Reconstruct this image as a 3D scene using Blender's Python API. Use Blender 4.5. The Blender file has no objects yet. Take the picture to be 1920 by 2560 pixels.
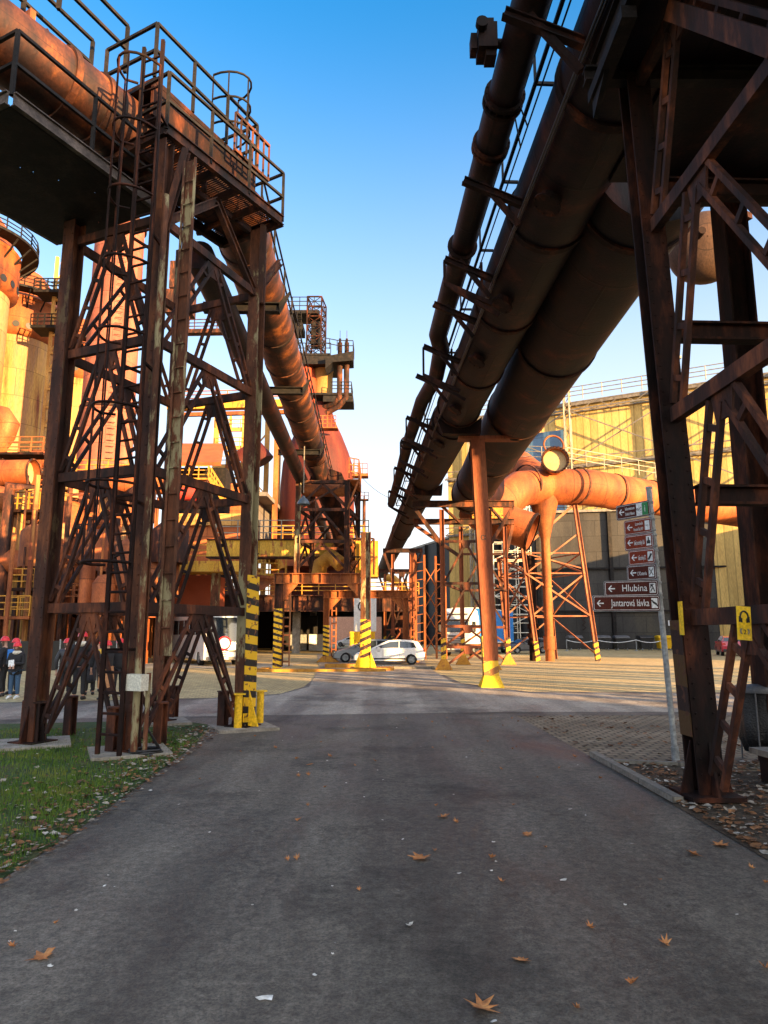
import bpy, math, random
from math import sin, cos, pi, radians, sqrt
from mathutils import Vector, Matrix
random.seed(7)
SC = bpy.context.scene
COL = SC.collection
# ---------------------------------------------------------------- camera
CAMZ, F, HX, HY = 1.85, 1750.0, 960.0, 1280.0
PITCH = math.atan((1583 - HY) / F)
cd = bpy.data.cameras.new('camera'); cam = bpy.data.objects.new('camera', cd); COL.objects.link(cam)
cam.location = (0, 0, CAMZ); cam.rotation_euler = (pi / 2 + PITCH, 0, 0)
cd.sensor_fit = 'VERTICAL'; cd.sensor_height = 36; cd.lens = 36 * F / 2560
cd.clip_start = 0.05; cd.clip_end = 3000
SC.camera = cam
# ---------------------------------------------------------------- sky, sun, exposure
SUN_EL, SUN_AZ = radians(8.5), radians(135)       # azimuth clockwise from +Y: behind the camera, to the right
w = bpy.data.worlds.new('World'); SC.world = w; w.use_nodes = True
nt = w.node_tree; bg = nt.nodes['Background']
sky = nt.nodes.new('ShaderNodeTexSky'); sky.sky_type = 'NISHITA'; sky.sun_disc = False
sky.sun_elevation = SUN_EL; sky.sun_rotation = SUN_AZ
sky.air_density = 1.0; sky.dust_density = 0.9; sky.ozone_density = 2.0
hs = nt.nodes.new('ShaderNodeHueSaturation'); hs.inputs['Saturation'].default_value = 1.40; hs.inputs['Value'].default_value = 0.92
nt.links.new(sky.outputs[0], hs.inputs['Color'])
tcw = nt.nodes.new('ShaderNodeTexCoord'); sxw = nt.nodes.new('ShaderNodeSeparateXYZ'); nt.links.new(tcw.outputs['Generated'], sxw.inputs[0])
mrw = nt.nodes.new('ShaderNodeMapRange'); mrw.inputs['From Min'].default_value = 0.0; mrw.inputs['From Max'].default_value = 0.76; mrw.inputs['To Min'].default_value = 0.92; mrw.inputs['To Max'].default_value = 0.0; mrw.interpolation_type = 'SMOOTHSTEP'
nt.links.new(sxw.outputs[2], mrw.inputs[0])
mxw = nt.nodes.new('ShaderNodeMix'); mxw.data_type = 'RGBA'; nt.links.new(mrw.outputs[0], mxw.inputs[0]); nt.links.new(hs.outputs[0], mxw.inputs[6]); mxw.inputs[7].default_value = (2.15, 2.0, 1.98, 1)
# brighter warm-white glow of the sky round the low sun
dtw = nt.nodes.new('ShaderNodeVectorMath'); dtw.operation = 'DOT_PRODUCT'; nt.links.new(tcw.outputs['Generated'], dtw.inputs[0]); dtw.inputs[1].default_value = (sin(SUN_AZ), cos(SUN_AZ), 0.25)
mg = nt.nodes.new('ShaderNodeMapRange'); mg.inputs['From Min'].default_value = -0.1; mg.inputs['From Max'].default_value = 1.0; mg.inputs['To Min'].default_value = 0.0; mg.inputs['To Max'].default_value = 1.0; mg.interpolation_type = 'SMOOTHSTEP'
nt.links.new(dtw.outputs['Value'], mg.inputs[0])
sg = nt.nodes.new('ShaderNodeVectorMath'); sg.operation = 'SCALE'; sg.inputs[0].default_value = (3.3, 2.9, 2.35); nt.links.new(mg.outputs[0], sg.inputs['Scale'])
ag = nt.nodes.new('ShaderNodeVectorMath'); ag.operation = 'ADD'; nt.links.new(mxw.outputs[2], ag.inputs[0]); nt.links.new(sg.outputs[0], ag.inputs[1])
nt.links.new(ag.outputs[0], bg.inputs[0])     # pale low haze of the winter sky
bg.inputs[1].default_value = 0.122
sd = bpy.data.lights.new('sun', 'SUN'); sun = bpy.data.objects.new('sun', sd); COL.objects.link(sun)
sd.energy = 5.0; sd.angle = radians(0.5); sd.color = (1.0, 0.60, 0.24)
S = Vector((sin(SUN_AZ) * cos(SUN_EL), cos(SUN_AZ) * cos(SUN_EL), sin(SUN_EL)))
sun.rotation_euler = S.to_track_quat('Z', 'Y').to_euler(); sun.location = (20, -20, 20)
SC.view_settings.view_transform = 'Standard'; SC.view_settings.look = 'None'
SC.view_settings.gamma = 1; SC.view_settings.exposure = 2.32
SC.cycles.max_bounces = 6; SC.cycles.use_denoising = True

# ---------------------------------------------------------------- pixel -> world helpers (source pixels of the photo)
def ray(px, py):
    a = (px - HX) / F; b = (py - HY) / F
    return Vector((a, cos(PITCH) + b * sin(PITCH), sin(PITCH) - b * cos(PITCH)))
def P(px, py, Y):
    r = ray(px, py); return Vector((0, 0, CAMZ)) + r * (Y / r.y)
def H(px, py, z=0.0):
    r = ray(px, py); return Vector((0, 0, CAMZ)) + r * ((z - CAMZ) / r.z)
def G(px, py): return H(px, py, 0.0)
V = Vector
ZU = V((0, 0, 1))

# ---------------------------------------------------------------- materials
MATS = {}
def N(nt, t, **k):
    n = nt.nodes.new(t)
    for a, b in k.items(): setattr(n, a, b)
    return n
def ramp(nt, cols, pos=None):
    r = N(nt, 'ShaderNodeValToRGB'); e = r.color_ramp.elements
    n = len(cols)
    for i in range(n - 2): e.new(0.5)
    for i, c in enumerate(cols):
        e[i].position = pos[i] if pos else i / (n - 1) if n > 1 else 0
    for i, c in enumerate(cols): e[i].color = (*c, 1)
    return r
def mat(name, cols, scale=1.5, streak=1.0, rough=0.8, metal=0.0, bump=0.25, seam=None, lo=0.32, hi=0.68,
        spec=0.35, stripe=None, emit=None, fine=22.0, coat=0.0, seamdark=0.45, paint=None, seambump=0.25):
    if name in MATS: return MATS[name]
    m = bpy.data.materials.new(name); m.use_nodes = True; MATS[name] = m
    nt = m.node_tree; L = nt.links.new; b = nt.nodes['Principled BSDF']
    geo = N(nt, 'ShaderNodeNewGeometry')
    mp = N(nt, 'ShaderNodeMapping'); mp.inputs['Scale'].default_value = (1, 1, 1 / streak)
    L(geo.outputs['Position'], mp.inputs[0])
    n1 = N(nt, 'ShaderNodeTexNoise'); n1.inputs['Scale'].default_value = scale; n1.inputs['Detail'].default_value = 8; n1.inputs['Roughness'].default_value = 0.62
    L(mp.outputs[0], n1.inputs['Vector'])
    k = len(cols); pos = [lo + (hi - lo) * i / max(1, k - 1) for i in range(k)]
    if k == 1: cols = [cols[0], cols[0]]; pos = [0.3, 0.7]
    r = ramp(nt, cols, pos); L(n1.outputs[0], r.inputs[0]); colr = r.outputs[0]
    n2 = N(nt, 'ShaderNodeTexNoise'); n2.inputs['Scale'].default_value = fine; n2.inputs['Detail'].default_value = 5
    L(mp.outputs[0], n2.inputs['Vector'])
    mr = N(nt, 'ShaderNodeMapRange'); mr.inputs['From Min'].default_value = 0.3; mr.inputs['From Max'].default_value = 0.7
    mr.inputs['To Min'].default_value = 0.72; mr.inputs['To Max'].default_value = 1.25
    L(n2.outputs[0], mr.inputs[0])
    mx = N(nt, 'ShaderNodeVectorMath', operation='SCALE'); L(colr, mx.inputs[0]); L(mr.outputs[0], mx.inputs['Scale']); colr = mx.outputs[0]
    if paint:    # (colour, threshold): paint flaking off to the rust beneath
        n3 = N(nt, 'ShaderNodeTexNoise'); n3.inputs['Scale'].default_value = paint[2] if len(paint) > 2 else 2.2; n3.inputs['Detail'].default_value = 10; n3.inputs['Roughness'].default_value = 0.7
        mp3 = N(nt, 'ShaderNodeMapping'); mp3.inputs['Scale'].default_value = (1.6, 1.6, 0.45); L(geo.outputs['Position'], mp3.inputs[0]); L(mp3.outputs[0], n3.inputs['Vector'])
        t = N(nt, 'ShaderNodeMapRange'); t.inputs['From Min'].default_value = paint[1] - 0.02; t.inputs['From Max'].default_value = paint[1] + 0.03
        L(n3.outputs[0], t.inputs[0])
        mm = N(nt, 'ShaderNodeMix', data_type='RGBA'); L(t.outputs[0], mm.inputs[0]); mm.inputs[6].default_value = (*paint[0], 1); L(colr, mm.inputs[7]); colr = mm.outputs[2]
    if stripe:   # hazard stripes (period, slope dx, colour A, colour B)
        sp = N(nt, 'ShaderNodeSeparateXYZ'); L(geo.outputs['Position'], sp.inputs[0])
        a = N(nt, 'ShaderNodeMath', operation='MULTIPLY'); a.inputs[1].default_value = stripe[1]; L(sp.outputs[0], a.inputs[0])
        c = N(nt, 'ShaderNodeMath', operation='ADD'); L(a.outputs[0], c.inputs[0]); L(sp.outputs[2], c.inputs[1])
        d = N(nt, 'ShaderNodeMath', operation='DIVIDE'); d.inputs[1].default_value = stripe[0]; L(c.outputs[0], d.inputs[0])
        e = N(nt, 'ShaderNodeMath', operation='FRACT'); L(d.outputs[0], e.inputs[0])
        g = N(nt, 'ShaderNodeMath', operation='GREATER_THAN'); g.inputs[1].default_value = 0.56; L(e.outputs[0], g.inputs[0])
        mm = N(nt, 'ShaderNodeMix', data_type='RGBA'); L(g.outputs[0], mm.inputs[0]); mm.inputs[6].default_value = (*stripe[2], 1); mm.inputs[7].default_value = (*stripe[3], 1)
        n4 = N(nt, 'ShaderNodeTexNoise'); n4.inputs['Scale'].default_value = 9; n4.inputs['Detail'].default_value = 8
        L(geo.outputs['Position'], n4.inputs['Vector'])
        g2 = N(nt, 'ShaderNodeMapRange'); g2.inputs['From Min'].default_value = 0.58; g2.inputs['From Max'].default_value = 0.62; L(n4.outputs[0], g2.inputs[0])
        m5 = N(nt, 'ShaderNodeMix', data_type='RGBA'); L(g2.outputs[0], m5.inputs[0]); L(mm.outputs[2], m5.inputs[6]); L(colr, m5.inputs[7]); colr = m5.outputs[2]
    hgt = n2.outputs[0]; bb = N(nt, 'ShaderNodeBump'); bb.inputs['Strength'].default_value = bump; bb.inputs['Distance'].default_value = 0.02
    L(hgt, bb.inputs['Height']); nrm = bb.outputs[0]
    if seam:
        uv = N(nt, 'ShaderNodeUVMap'); uv.uv_map = 'UVMap'
        br = N(nt, 'ShaderNodeTexBrick'); br.inputs['Scale'].default_value = 1; br.inputs['Brick Width'].default_value = seam[0]; br.inputs['Row Height'].default_value = seam[1]
        br.inputs['Mortar Size'].default_value = seam[2] if len(seam) > 2 else 0.02; br.inputs['Mortar Smooth'].default_value = 0.2
        br.offset = seam[3] if len(seam) > 3 else 0.5
        br.inputs['Color1'].default_value = (0.8, 0.8, 0.8, 1); br.inputs['Color2'].default_value = (1.12, 1.12, 1.12, 1); br.inputs['Mortar'].default_value = (seamdark,) * 3 + (1,)
        L(uv.outputs[0], br.inputs['Vector'])
        mu = N(nt, 'ShaderNodeVectorMath', operation='MULTIPLY'); L(colr, mu.inputs[0]); L(br.outputs['Color'], mu.inputs[1]); colr = mu.outputs[0]
        b2 = N(nt, 'ShaderNodeBump'); b2.inputs['Strength'].default_value = seambump; b2.inputs['Distance'].default_value = 0.03; b2.invert = True
        L(br.outputs['Fac'], b2.inputs['Height']); L(nrm, b2.inputs['Normal']); nrm = b2.outputs[0]
    L(colr, b.inputs['Base Color']); L(nrm, b.inputs['Normal'])
    b.inputs['Roughness'].default_value = rough; b.inputs['Metallic'].default_value = metal
    b.inputs['Specular IOR Level'].default_value = spec
    if coat: b.inputs['Coat Weight'].default_value = coat
    if emit: b.inputs['Emission Color'].default_value = (*emit[:3], 1); b.inputs['Emission Strength'].default_value = emit[3]
    return m
def plain(name, c, rough=0.5, metal=0.0, spec=0.5, coat=0.0, bump=0.03, var=0.12):
    a = tuple(x * (1 - var) for x in c); d = tuple(min(1, x * (1 + var)) for x in c)
    return mat(name, [a, c, d], scale=3, rough=rough, metal=metal, spec=spec, coat=coat, bump=bump, fine=40)

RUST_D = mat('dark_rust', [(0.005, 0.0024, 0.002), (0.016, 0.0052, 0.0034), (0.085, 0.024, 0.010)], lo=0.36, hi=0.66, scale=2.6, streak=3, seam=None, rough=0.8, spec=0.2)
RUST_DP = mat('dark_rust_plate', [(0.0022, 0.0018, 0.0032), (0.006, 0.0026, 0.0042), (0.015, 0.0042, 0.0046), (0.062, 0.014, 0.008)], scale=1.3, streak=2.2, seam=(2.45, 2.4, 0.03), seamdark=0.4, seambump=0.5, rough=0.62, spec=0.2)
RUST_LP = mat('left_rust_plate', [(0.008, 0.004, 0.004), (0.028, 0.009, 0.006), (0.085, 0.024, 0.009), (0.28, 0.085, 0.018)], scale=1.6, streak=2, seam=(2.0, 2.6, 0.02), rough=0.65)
RUST_M = mat('mid_rust', [(0.009, 0.004, 0.003), (0.040, 0.012, 0.006), (0.17, 0.050, 0.018)], lo=0.36, hi=0.66, scale=2.6, streak=3)
RUST_O = mat('orange_rust', [(0.09, 0.024, 0.010), (0.24, 0.070, 0.020), (0.40, 0.14, 0.038)], scale=0.9, streak=3)
RUST_OP = mat('orange_rust_plate', [(0.10, 0.026, 0.010), (0.24, 0.060, 0.016), (0.33, 0.085, 0.022), (0.42, 0.135, 0.035)], scale=0.9, streak=3, seam=(40, 2.2, 0.03), rough=0.7)
RUST_PK = mat('pink_rust_plate', [(0.16, 0.045, 0.03), (0.27, 0.085, 0.055), (0.36, 0.13, 0.08)], scale=0.6, streak=5, seam=(2.4, 1.6, 0.03))
RED_V = mat('red_furnace_shell', [(0.030, 0.005, 0.004), (0.066, 0.009, 0.006), (0.092, 0.014, 0.008), (0.14, 0.028, 0.012)], scale=0.5, streak=7, rough=0.7)
RED_W = mat('red_oxide_wall', [(0.24, 0.055, 0.02), (0.36, 0.09, 0.03), (0.44, 0.14, 0.04)], scale=0.4, streak=3, seam=(2.6, 2.2, 0.03))
STOVE = mat('stove_shell', [(0.15, 0.036, 0.013), (0.40, 0.19, 0.05), (0.33, 0.18, 0.09), (0.48, 0.27, 0.07), (0.18, 0.045, 0.016)], scale=0.28, streak=9, seam=(4, 3, 0.03), lo=0.36, hi=0.64)
YEL_G = mat('yellow_girder_paint', [(0.42, 0.21, 0.022), (0.56, 0.31, 0.035), (0.60, 0.38, 0.07)], scale=0.8, streak=3, seam=(1.6, 9, 0.02, 0), paint=((0.30, 0.10, 0.03), 0.42))
YEL = mat('yellow_paint', [(0.70, 0.40, 0.010), (0.80, 0.47, 0.012), (0.75, 0.44, 0.010)], scale=3, rough=0.6)
YELR = mat('yellow_paint_worn', [(0.34, 0.15, 0.018), (0.46, 0.22, 0.025)], scale=3, rough=0.7, paint=((0.25, 0.09, 0.03), 0.40, 4))
BEIGE = mat('flaking_beige_column', [(0.03, 0.012, 0.007), (0.09, 0.032, 0.014), (0.16, 0.055, 0.024)], scale=3, streak=3, paint=((0.27, 0.23, 0.125), 0.45, 1.6))
BROWN = mat('brown_column', [(0.012, 0.005, 0.0035), (0.048, 0.015, 0.007), (0.17, 0.055, 0.018)], scale=2.4, streak=4, paint=((0.10, 0.065, 0.03), 0.39, 1.6))
STRIPE = mat('hazard_stripes', [(0.10, 0.04, 0.02), (0.2, 0.08, 0.03)], stripe=(0.30, 0.28, (0.74, 0.43, 0.012), (0.012, 0.011, 0.010)), rough=0.6)
STRIPE2 = mat('hazard_stripes_wide', [(0.14, 0.05, 0.02), (0.25, 0.10, 0.03)], stripe=(0.42, -0.45, (0.62, 0.36, 0.015), (0.03, 0.012, 0.010)), rough=0.6)
STRIPE3 = mat('hazard_stripes_pale', [(0.4, 0.2, 0.03), (0.5, 0.28, 0.04)], stripe=(0.52, -0.45, (0.70, 0.42, 0.03), (0.24, 0.10, 0.03)), rough=0.6)
ORANGE_P = mat('orange_post', [(0.09, 0.026, 0.012), (0.20, 0.055, 0.022), (0.24, 0.09, 0.035)], scale=1.1, streak=5)
GREY_W = mat('dark_cladding', [(0.022, 0.021, 0.021), (0.045, 0.042, 0.038), (0.085, 0.074, 0.052)], scale=0.25, streak=5, seam=(2.6, 1.9, 0.04), rough=0.7)
BLACK_W = mat('black_cladding', [(0.006, 0.006, 0.006), (0.011, 0.011, 0.011), (0.018, 0.017, 0.016)], scale=0.3, streak=8, seam=(1.0, 40, 0.05, 0), rough=0.6)
CREAM_W = mat('cream_cladding', [(0.46, 0.29, 0.085), (0.60, 0.41, 0.13), (0.66, 0.48, 0.19)], scale=0.35, streak=10, seam=(0.9, 60, 0.07, 0), rough=0.75, seamdark=0.62)
STEEL = mat('weathered_steel', [(0.13, 0.11, 0.09), (0.21, 0.185, 0.15), (0.29, 0.26, 0.20)], scale=2, streak=3, rough=0.5, metal=0.3)
STEELD = mat('dark_steel', [(0.004, 0.004, 0.0045), (0.010, 0.009, 0.009), (0.026, 0.019, 0.016)], scale=3, rough=0.7, spec=0.2)
GALV = mat('galvanised_steel', [(0.18, 0.20, 0.21), (0.27, 0.29, 0.30), (0.36, 0.38, 0.38)], scale=6, rough=0.5, metal=0.4)
CONC = mat('concrete', [(0.16, 0.14, 0.11), (0.25, 0.22, 0.18), (0.34, 0.31, 0.26)], scale=3, rough=0.9)
GLASSB = mat('blue_glazing', [(0.05, 0.12, 0.22), (0.09, 0.20, 0.34)], scale=0.2, rough=0.12, spec=0.8, seam=(2.2, 4, 0.04, 0))
WHITE = plain('white_paint', (0.80, 0.80, 0.79), rough=0.3, coat=0.5)
WHITE_M = plain('white_matt', (0.75, 0.75, 0.73), rough=0.6)
SILVER = plain('silver_car_paint', (0.20, 0.23, 0.26), rough=0.3, metal=0.5, coat=0.6)
REDC = plain('red_car_paint', (0.45, 0.015, 0.04), rough=0.28, coat=0.7)
BLUE_T = plain('blue_tarpaulin', (0.03, 0.22, 0.62), rough=0.5)
BLACKP = plain('black_plastic', (0.02, 0.02, 0.022), rough=0.5)
DGREY = plain('dark_grey_plastic', (0.085, 0.085, 0.09), rough=0.55)
TYRE = plain('tyre_rubber', (0.015, 0.015, 0.016), rough=0.85, spec=0.2)
GLASS = plain('dark_window_glass', (0.02, 0.028, 0.035), rough=0.06, spec=0.9, var=0.05, bump=0.0)
REDL = plain('red_lamp_plastic', (0.5, 0.02, 0.015), rough=0.25)
REDS = plain('sign_red', (0.65, 0.02, 0.03), rough=0.4)
SBROWN = plain('sign_brown', (0.075, 0.012, 0.006), rough=0.55, spec=0.2, var=0.05)
SBROWN2 = plain('sign_red_brown', (0.22, 0.03, 0.01), rough=0.55, spec=0.2, var=0.05)
SWHITE = plain('sign_white', (0.72, 0.74, 0.74), rough=0.4)
SGREEN = plain('sign_green', (0.01, 0.22, 0.06), rough=0.4)
SBLACK = plain('sign_black', (0.012, 0.012, 0.012), rough=0.5)
SYEL = plain('sign_yellow', (0.80, 0.50, 0.012), rough=0.45, var=0.05)
SKIN = plain('skin', (0.50, 0.28, 0.20), rough=0.6)

# ---------------------------------------------------------------- mesh builder
class MB:
    def __init__(s): s.v = []; s.f = []; s.uv = []; s.sm = []
    def face(s, ps, uvs=None, smooth=False):
        n = len(s.v); s.v += [tuple(p) for p in ps]; s.f.append(tuple(range(n, n + len(ps))))
        if uvs is None:
            p0 = V(ps[0]); e = (V(ps[1]) - p0); e = e.normalized() if e.length > 1e-9 else V((1, 0, 0))
            nn = e.cross(V(ps[-1]) - p0); t = nn.cross(e); t = t.normalized() if t.length > 1e-9 else ZU
            uvs = [((V(p) - p0).dot(e), (V(p) - p0).dot(t)) for p in ps]
        s.uv.append(uvs); s.sm.append(smooth)
    def obox(s, c, ax, ay, az):   # half-extent vectors
        c = V(c)
        P8 = [c + ax * i + ay * j + az * k for i in (-1, 1) for j in (-1, 1) for k in (-1, 1)]
        for q in ((0, 4, 5, 1), (6, 2, 3, 7), (2, 0, 1, 3), (4, 6, 7, 5), (1, 5, 7, 3), (2, 6, 4, 0)):
            s.face([P8[i] for i in q])
        return s
    def box(s, c, size, rz=0):
        R = Matrix.Rotation(rz, 3, 'Z')
        return s.obox(c, R @ V((size[0] / 2, 0, 0)), R @ V((0, size[1] / 2, 0)), V((0, 0, size[2] / 2)))
    def frame(s, p, q, up=ZU):
        d = V(q) - V(p); L = d.length; d = d / L if L else ZU
        if abs(d.dot(up)) > 0.98: up = V((0, 1, 0)) if abs(d.y) < 0.9 else V((1, 0, 0))
        side = d.cross(up).normalized(); u = side.cross(d).normalized()
        return d, side, u, L
    def bar(s, p, q, w, h=None, up=ZU):
        h = h or w; p = V(p); q = V(q); d, side, u, L = s.frame(p, q, up)
        return s.obox((p + q) / 2, d * L / 2, side * w / 2, u * h / 2)
    def ibeam(s, p, q, w, h, t=0.03, up=ZU):     # flanges lie at +-h/2 along up
        p = V(p); q = V(q); d, side, u, L = s.frame(p, q, up); c = (p + q) / 2
        for k in (-1, 1): s.obox(c + u * k * (h / 2 - t / 2), d * L / 2, side * w / 2, u * t / 2)
        s.obox(c, d * (L / 2 - 0.002), side * t / 2, u * (h / 2 - t)); return s
    def angle(s, p, q, w, t=0.015, up=ZU):
        p = V(p); q = V(q); d, side, u, L = s.frame(p, q, up); c = (p + q) / 2
        s.obox(c, d * L / 2, side * w / 2, u * t / 2); s.obox(c + side * (w / 2 - t / 2) + u * (w / 2), d * (L / 2 - .002), side * t / 2, u * (w / 2 - t / 2 - .001)); return s
    def laced(s, p, q, gap, w, n=6, side=None, t=None):   # two chords joined by battens; side = direction across
        p = V(p); q = V(q); d = (q - p).normalized(); side = V(side).normalized(); side = (side - d * side.dot(d)).normalized()
        a, b = side * gap / 2, -side * gap / 2; nn = d.cross(side)
        t = t or w
        for o in (a, b): s.obox((p + q) / 2 + o, d * (q - p).length / 2, side * w / 2, nn * t / 2)
        for i in range(n):
            c = p + (q - p) * ((i + 0.5) / n); s.obox(c, d * w * 0.55, side * (gap / 2 - w / 2), nn * t * 0.35)
        return s
    def tube(s, p, q, r, r2=None, n=12, cap=True, smooth=True):
        p = V(p); q = V(q); r2 = r if r2 is None else r2; d, side, u, L = s.frame(p, q)
        A = [(side * cos(2 * pi * i / n) + u * sin(2 * pi * i / n)) for i in range(n)]
        for i in range(n):
            j = (i + 1) % n; ua, ub = 2 * pi * r * i / n, 2 * pi * r * (i + 1) / n
            s.face([p + A[i] * r, p + A[j] * r, q + A[j] * r2, q + A[i] * r2], [(ua, 0), (ub, 0), (ub, L), (ua, L)], smooth)
        if cap:
            if r > 0: s.face([p + a * r for a in reversed(A)])
            if r2 > 0: s.face([q + a * r2 for a in A])
        return s
    def pipe(s, pts, r, n=16, cap=True, rf=None):
        pts = [V(p) for p in pts]; m = len(pts); T = []
        for i in range(m):
            a = (pts[i] - pts[i - 1]).normalized() if i else None; b = (pts[i + 1] - pts[i]).normalized() if i < m - 1 else None
            T.append(((a or b) + (b or a)).normalized())
        up = ZU if abs(T[0].z) < 0.95 else V((0, 1, 0)); side = T[0].cross(up).normalized(); rings = []; Ls = [0]
        base = len(s.v)
        for i in range(m):
            side = (side - T[i] * side.dot(T[i])).normalized(); u = side.cross(T[i]).normalized()
            rr = rf(i) if rf else r; k = 1.0
            if 0 < i < m - 1: k = 1 / max(0.6, T[i].dot((pts[i + 1] - pts[i]).normalized()))
            for j in range(n):
                c_, s_ = cos(2 * pi * j / n), sin(2 * pi * j / n); s.v.append(tuple(pts[i] + (side * c_ + u * s_) * rr))
            if i: Ls.append(Ls[-1] + (pts[i] - pts[i - 1]).length)
        for i in range(m - 1):
            for j in range(n):
                j2 = (j + 1) % n
                s.f.append((base + i * n + j, base + i * n + j2, base + (i + 1) * n + j2, base + (i + 1) * n + j))
                ua, ub = 2 * pi * r * j / n, 2 * pi * r * (j + 1) / n
                s.uv.append([(ua, Ls[i]), (ub, Ls[i]), (ub, Ls[i + 1]), (ua, Ls[i + 1])]); s.sm.append(True)
        if cap:
            s.face([s.v[base + j] for j in reversed(range(n))]); s.face([s.v[base + (m - 1) * n + j] for j in range(n)])
        return s
    def lathe(s, c, prof, n=32, smooth=True, axis=ZU, a0=0, a1=2 * pi):
        c = V(c); axis = V(axis).normalized(); q = axis.to_track_quat('Z', 'Y')
        L = 0; base = len(s.v); m = len(prof); full = abs(a1 - a0 - 2 * pi) < 1e-6; nn = n if full else n + 1
        R0 = max(r for r, z in prof)
        for (r, z) in prof:
            for j in range(nn):
                a = a0 + (a1 - a0) * j / n; s.v.append(tuple(c + q @ V((r * cos(a), r * sin(a), z))))
        for i in range(m - 1):
            dl = sqrt((prof[i + 1][0] - prof[i][0]) ** 2 + (prof[i + 1][1] - prof[i][1]) ** 2)
            for j in range(n):
                j2 = (j + 1) % nn
                s.f.append((base + i * nn + j, base + i * nn + j2, base + (i + 1) * nn + j2, base + (i + 1) * nn + j))
                ua, ub = (a1 - a0) * R0 * j / n, (a1 - a0) * R0 * (j + 1) / n
                s.uv.append([(ua, L), (ub, L), (ub, L + dl), (ua, L + dl)]); s.sm.append(smooth)
            L += dl
        return s
    def ring(s, c, axis, R, r, n=28, k=6):
        c = V(c); axis = V(axis).normalized(); q = axis.to_track_quat('Z', 'Y')
        s.pipe([c + q @ V((R * cos(2 * pi * i / n), R * sin(2 * pi * i / n), 0)) for i in range(n + 1)], r, n=k, cap=False); return s
    def band(s, c, axis, r, w, t=0.05, n=28):    # flange / stiffener band round a pipe
        c = V(c); a = V(axis).normalized()
        return s.lathe(c - a * w / 2, [(r - 0.01, 0), (r + t, 0), (r + t, w), (r - 0.01, w)], n=n, smooth=False, axis=a)
    def plate(s, pts, th, nrm=None):      # flat polygon with thickness
        pts = [V(p) for p in pts]; nrm = V(nrm).normalized() if nrm else (pts[1] - pts[0]).cross(pts[2] - pts[0]).normalized()
        a = [p + nrm * th / 2 for p in pts]; b = [p - nrm * th / 2 for p in pts]
        s.face(a); s.face(list(reversed(b)))
        for i in range(len(pts)):
            j = (i + 1) % len(pts); s.face([b[i], b[j], a[j], a[i]])
        return s
    def rail(s, pts, h=1.1, step=1.5, r=0.025, mid=1, closed=False, kick=False):
        pts = [V(p) for p in pts]
        if closed: pts.append(pts[0])
        for i in range(len(pts) - 1):
            a, b = pts[i], pts[i + 1]; L = (b - a).length; k = max(1, round(L / step))
            for j in range(k + (1 if i == len(pts) - 2 else 0)):
                p = a + (b - a) * j / k; s.bar(p, p + ZU * h, r * 2, r * 2)
            for m_ in range(mid + 1):
                z = h * (m_ + 1) / (mid + 1); s.bar(a + ZU * (z + .002 * m_), b + ZU * (z + .002 * m_), r * 1.8, r * 1.8)
            if kick: s.bar(a + ZU * 0.08, b + ZU * 0.08, 0.012, 0.14)
        return s
    def ladder(s, p, q, w, side, r=0.02, step=0.3):
        p = V(p); q = V(q); side = V(side).normalized() * w / 2
        s.bar(p + side, q + side, r * 2.2, r * 2.2); s.bar(p - side, q - side, r * 2.2, r * 2.2)
        n = int((q - p).length / step)
        for i in range(1, n): c = p + (q - p) * i / n; s.tube(c + side, c - side, r * .8, n=5)
        return s
    def build(s, name, m, parent=None, label=None, loc=None):
        o0 = V(parent['_w']) if parent is not None and '_w' in parent else (V(loc) if loc is not None else V((0, 0, 0)))
        me = bpy.data.meshes.new(name); me.from_pydata([tuple(V(p) - o0) for p in s.v], [], s.f); me.polygons.foreach_set('use_smooth', s.sm)
        uvl = me.uv_layers.new(name='UVMap'); flat = [c for u in s.uv for p in u for c in p]; uvl.data.foreach_set('uv', flat)
        me.materials.append(m); me.update()
        o = bpy.data.objects.new(name, me); COL.objects.link(o)
        if parent is not None: o.parent = parent
        else: o.location = o0
        o['_w'] = tuple(o0)
        if label: o['label'] = label
        return o
def tag(o, label=None, cat=None, group=None, kind=None):
    if label: o['label'] = label
    if cat: o['category'] = cat
    if group: o['group'] = group
    if kind: o['kind'] = kind
    return o
def thing(name, label, cat, loc=(0, 0, 0), group=None):
    o = bpy.data.objects.new(name, None); COL.objects.link(o); o.location = loc; o['_w'] = tuple(loc); o.empty_display_size = 0.2
    return tag(o, label, cat, group)
def solo(mb, name, m, label, cat, loc=(0, 0, 0), group=None):
    return tag(mb.build(name, m, None, loc=loc), label, cat, group)
def structure(mb, name, m, kind='structure'): return tag(mb.build(name, m), kind=kind)
def copytree(o, parent=None):
    c = o.copy(); COL.objects.link(c)
    if parent is not None: c.parent = parent
    for ch in list(o.children): copytree(ch, c)
    return c
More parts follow.
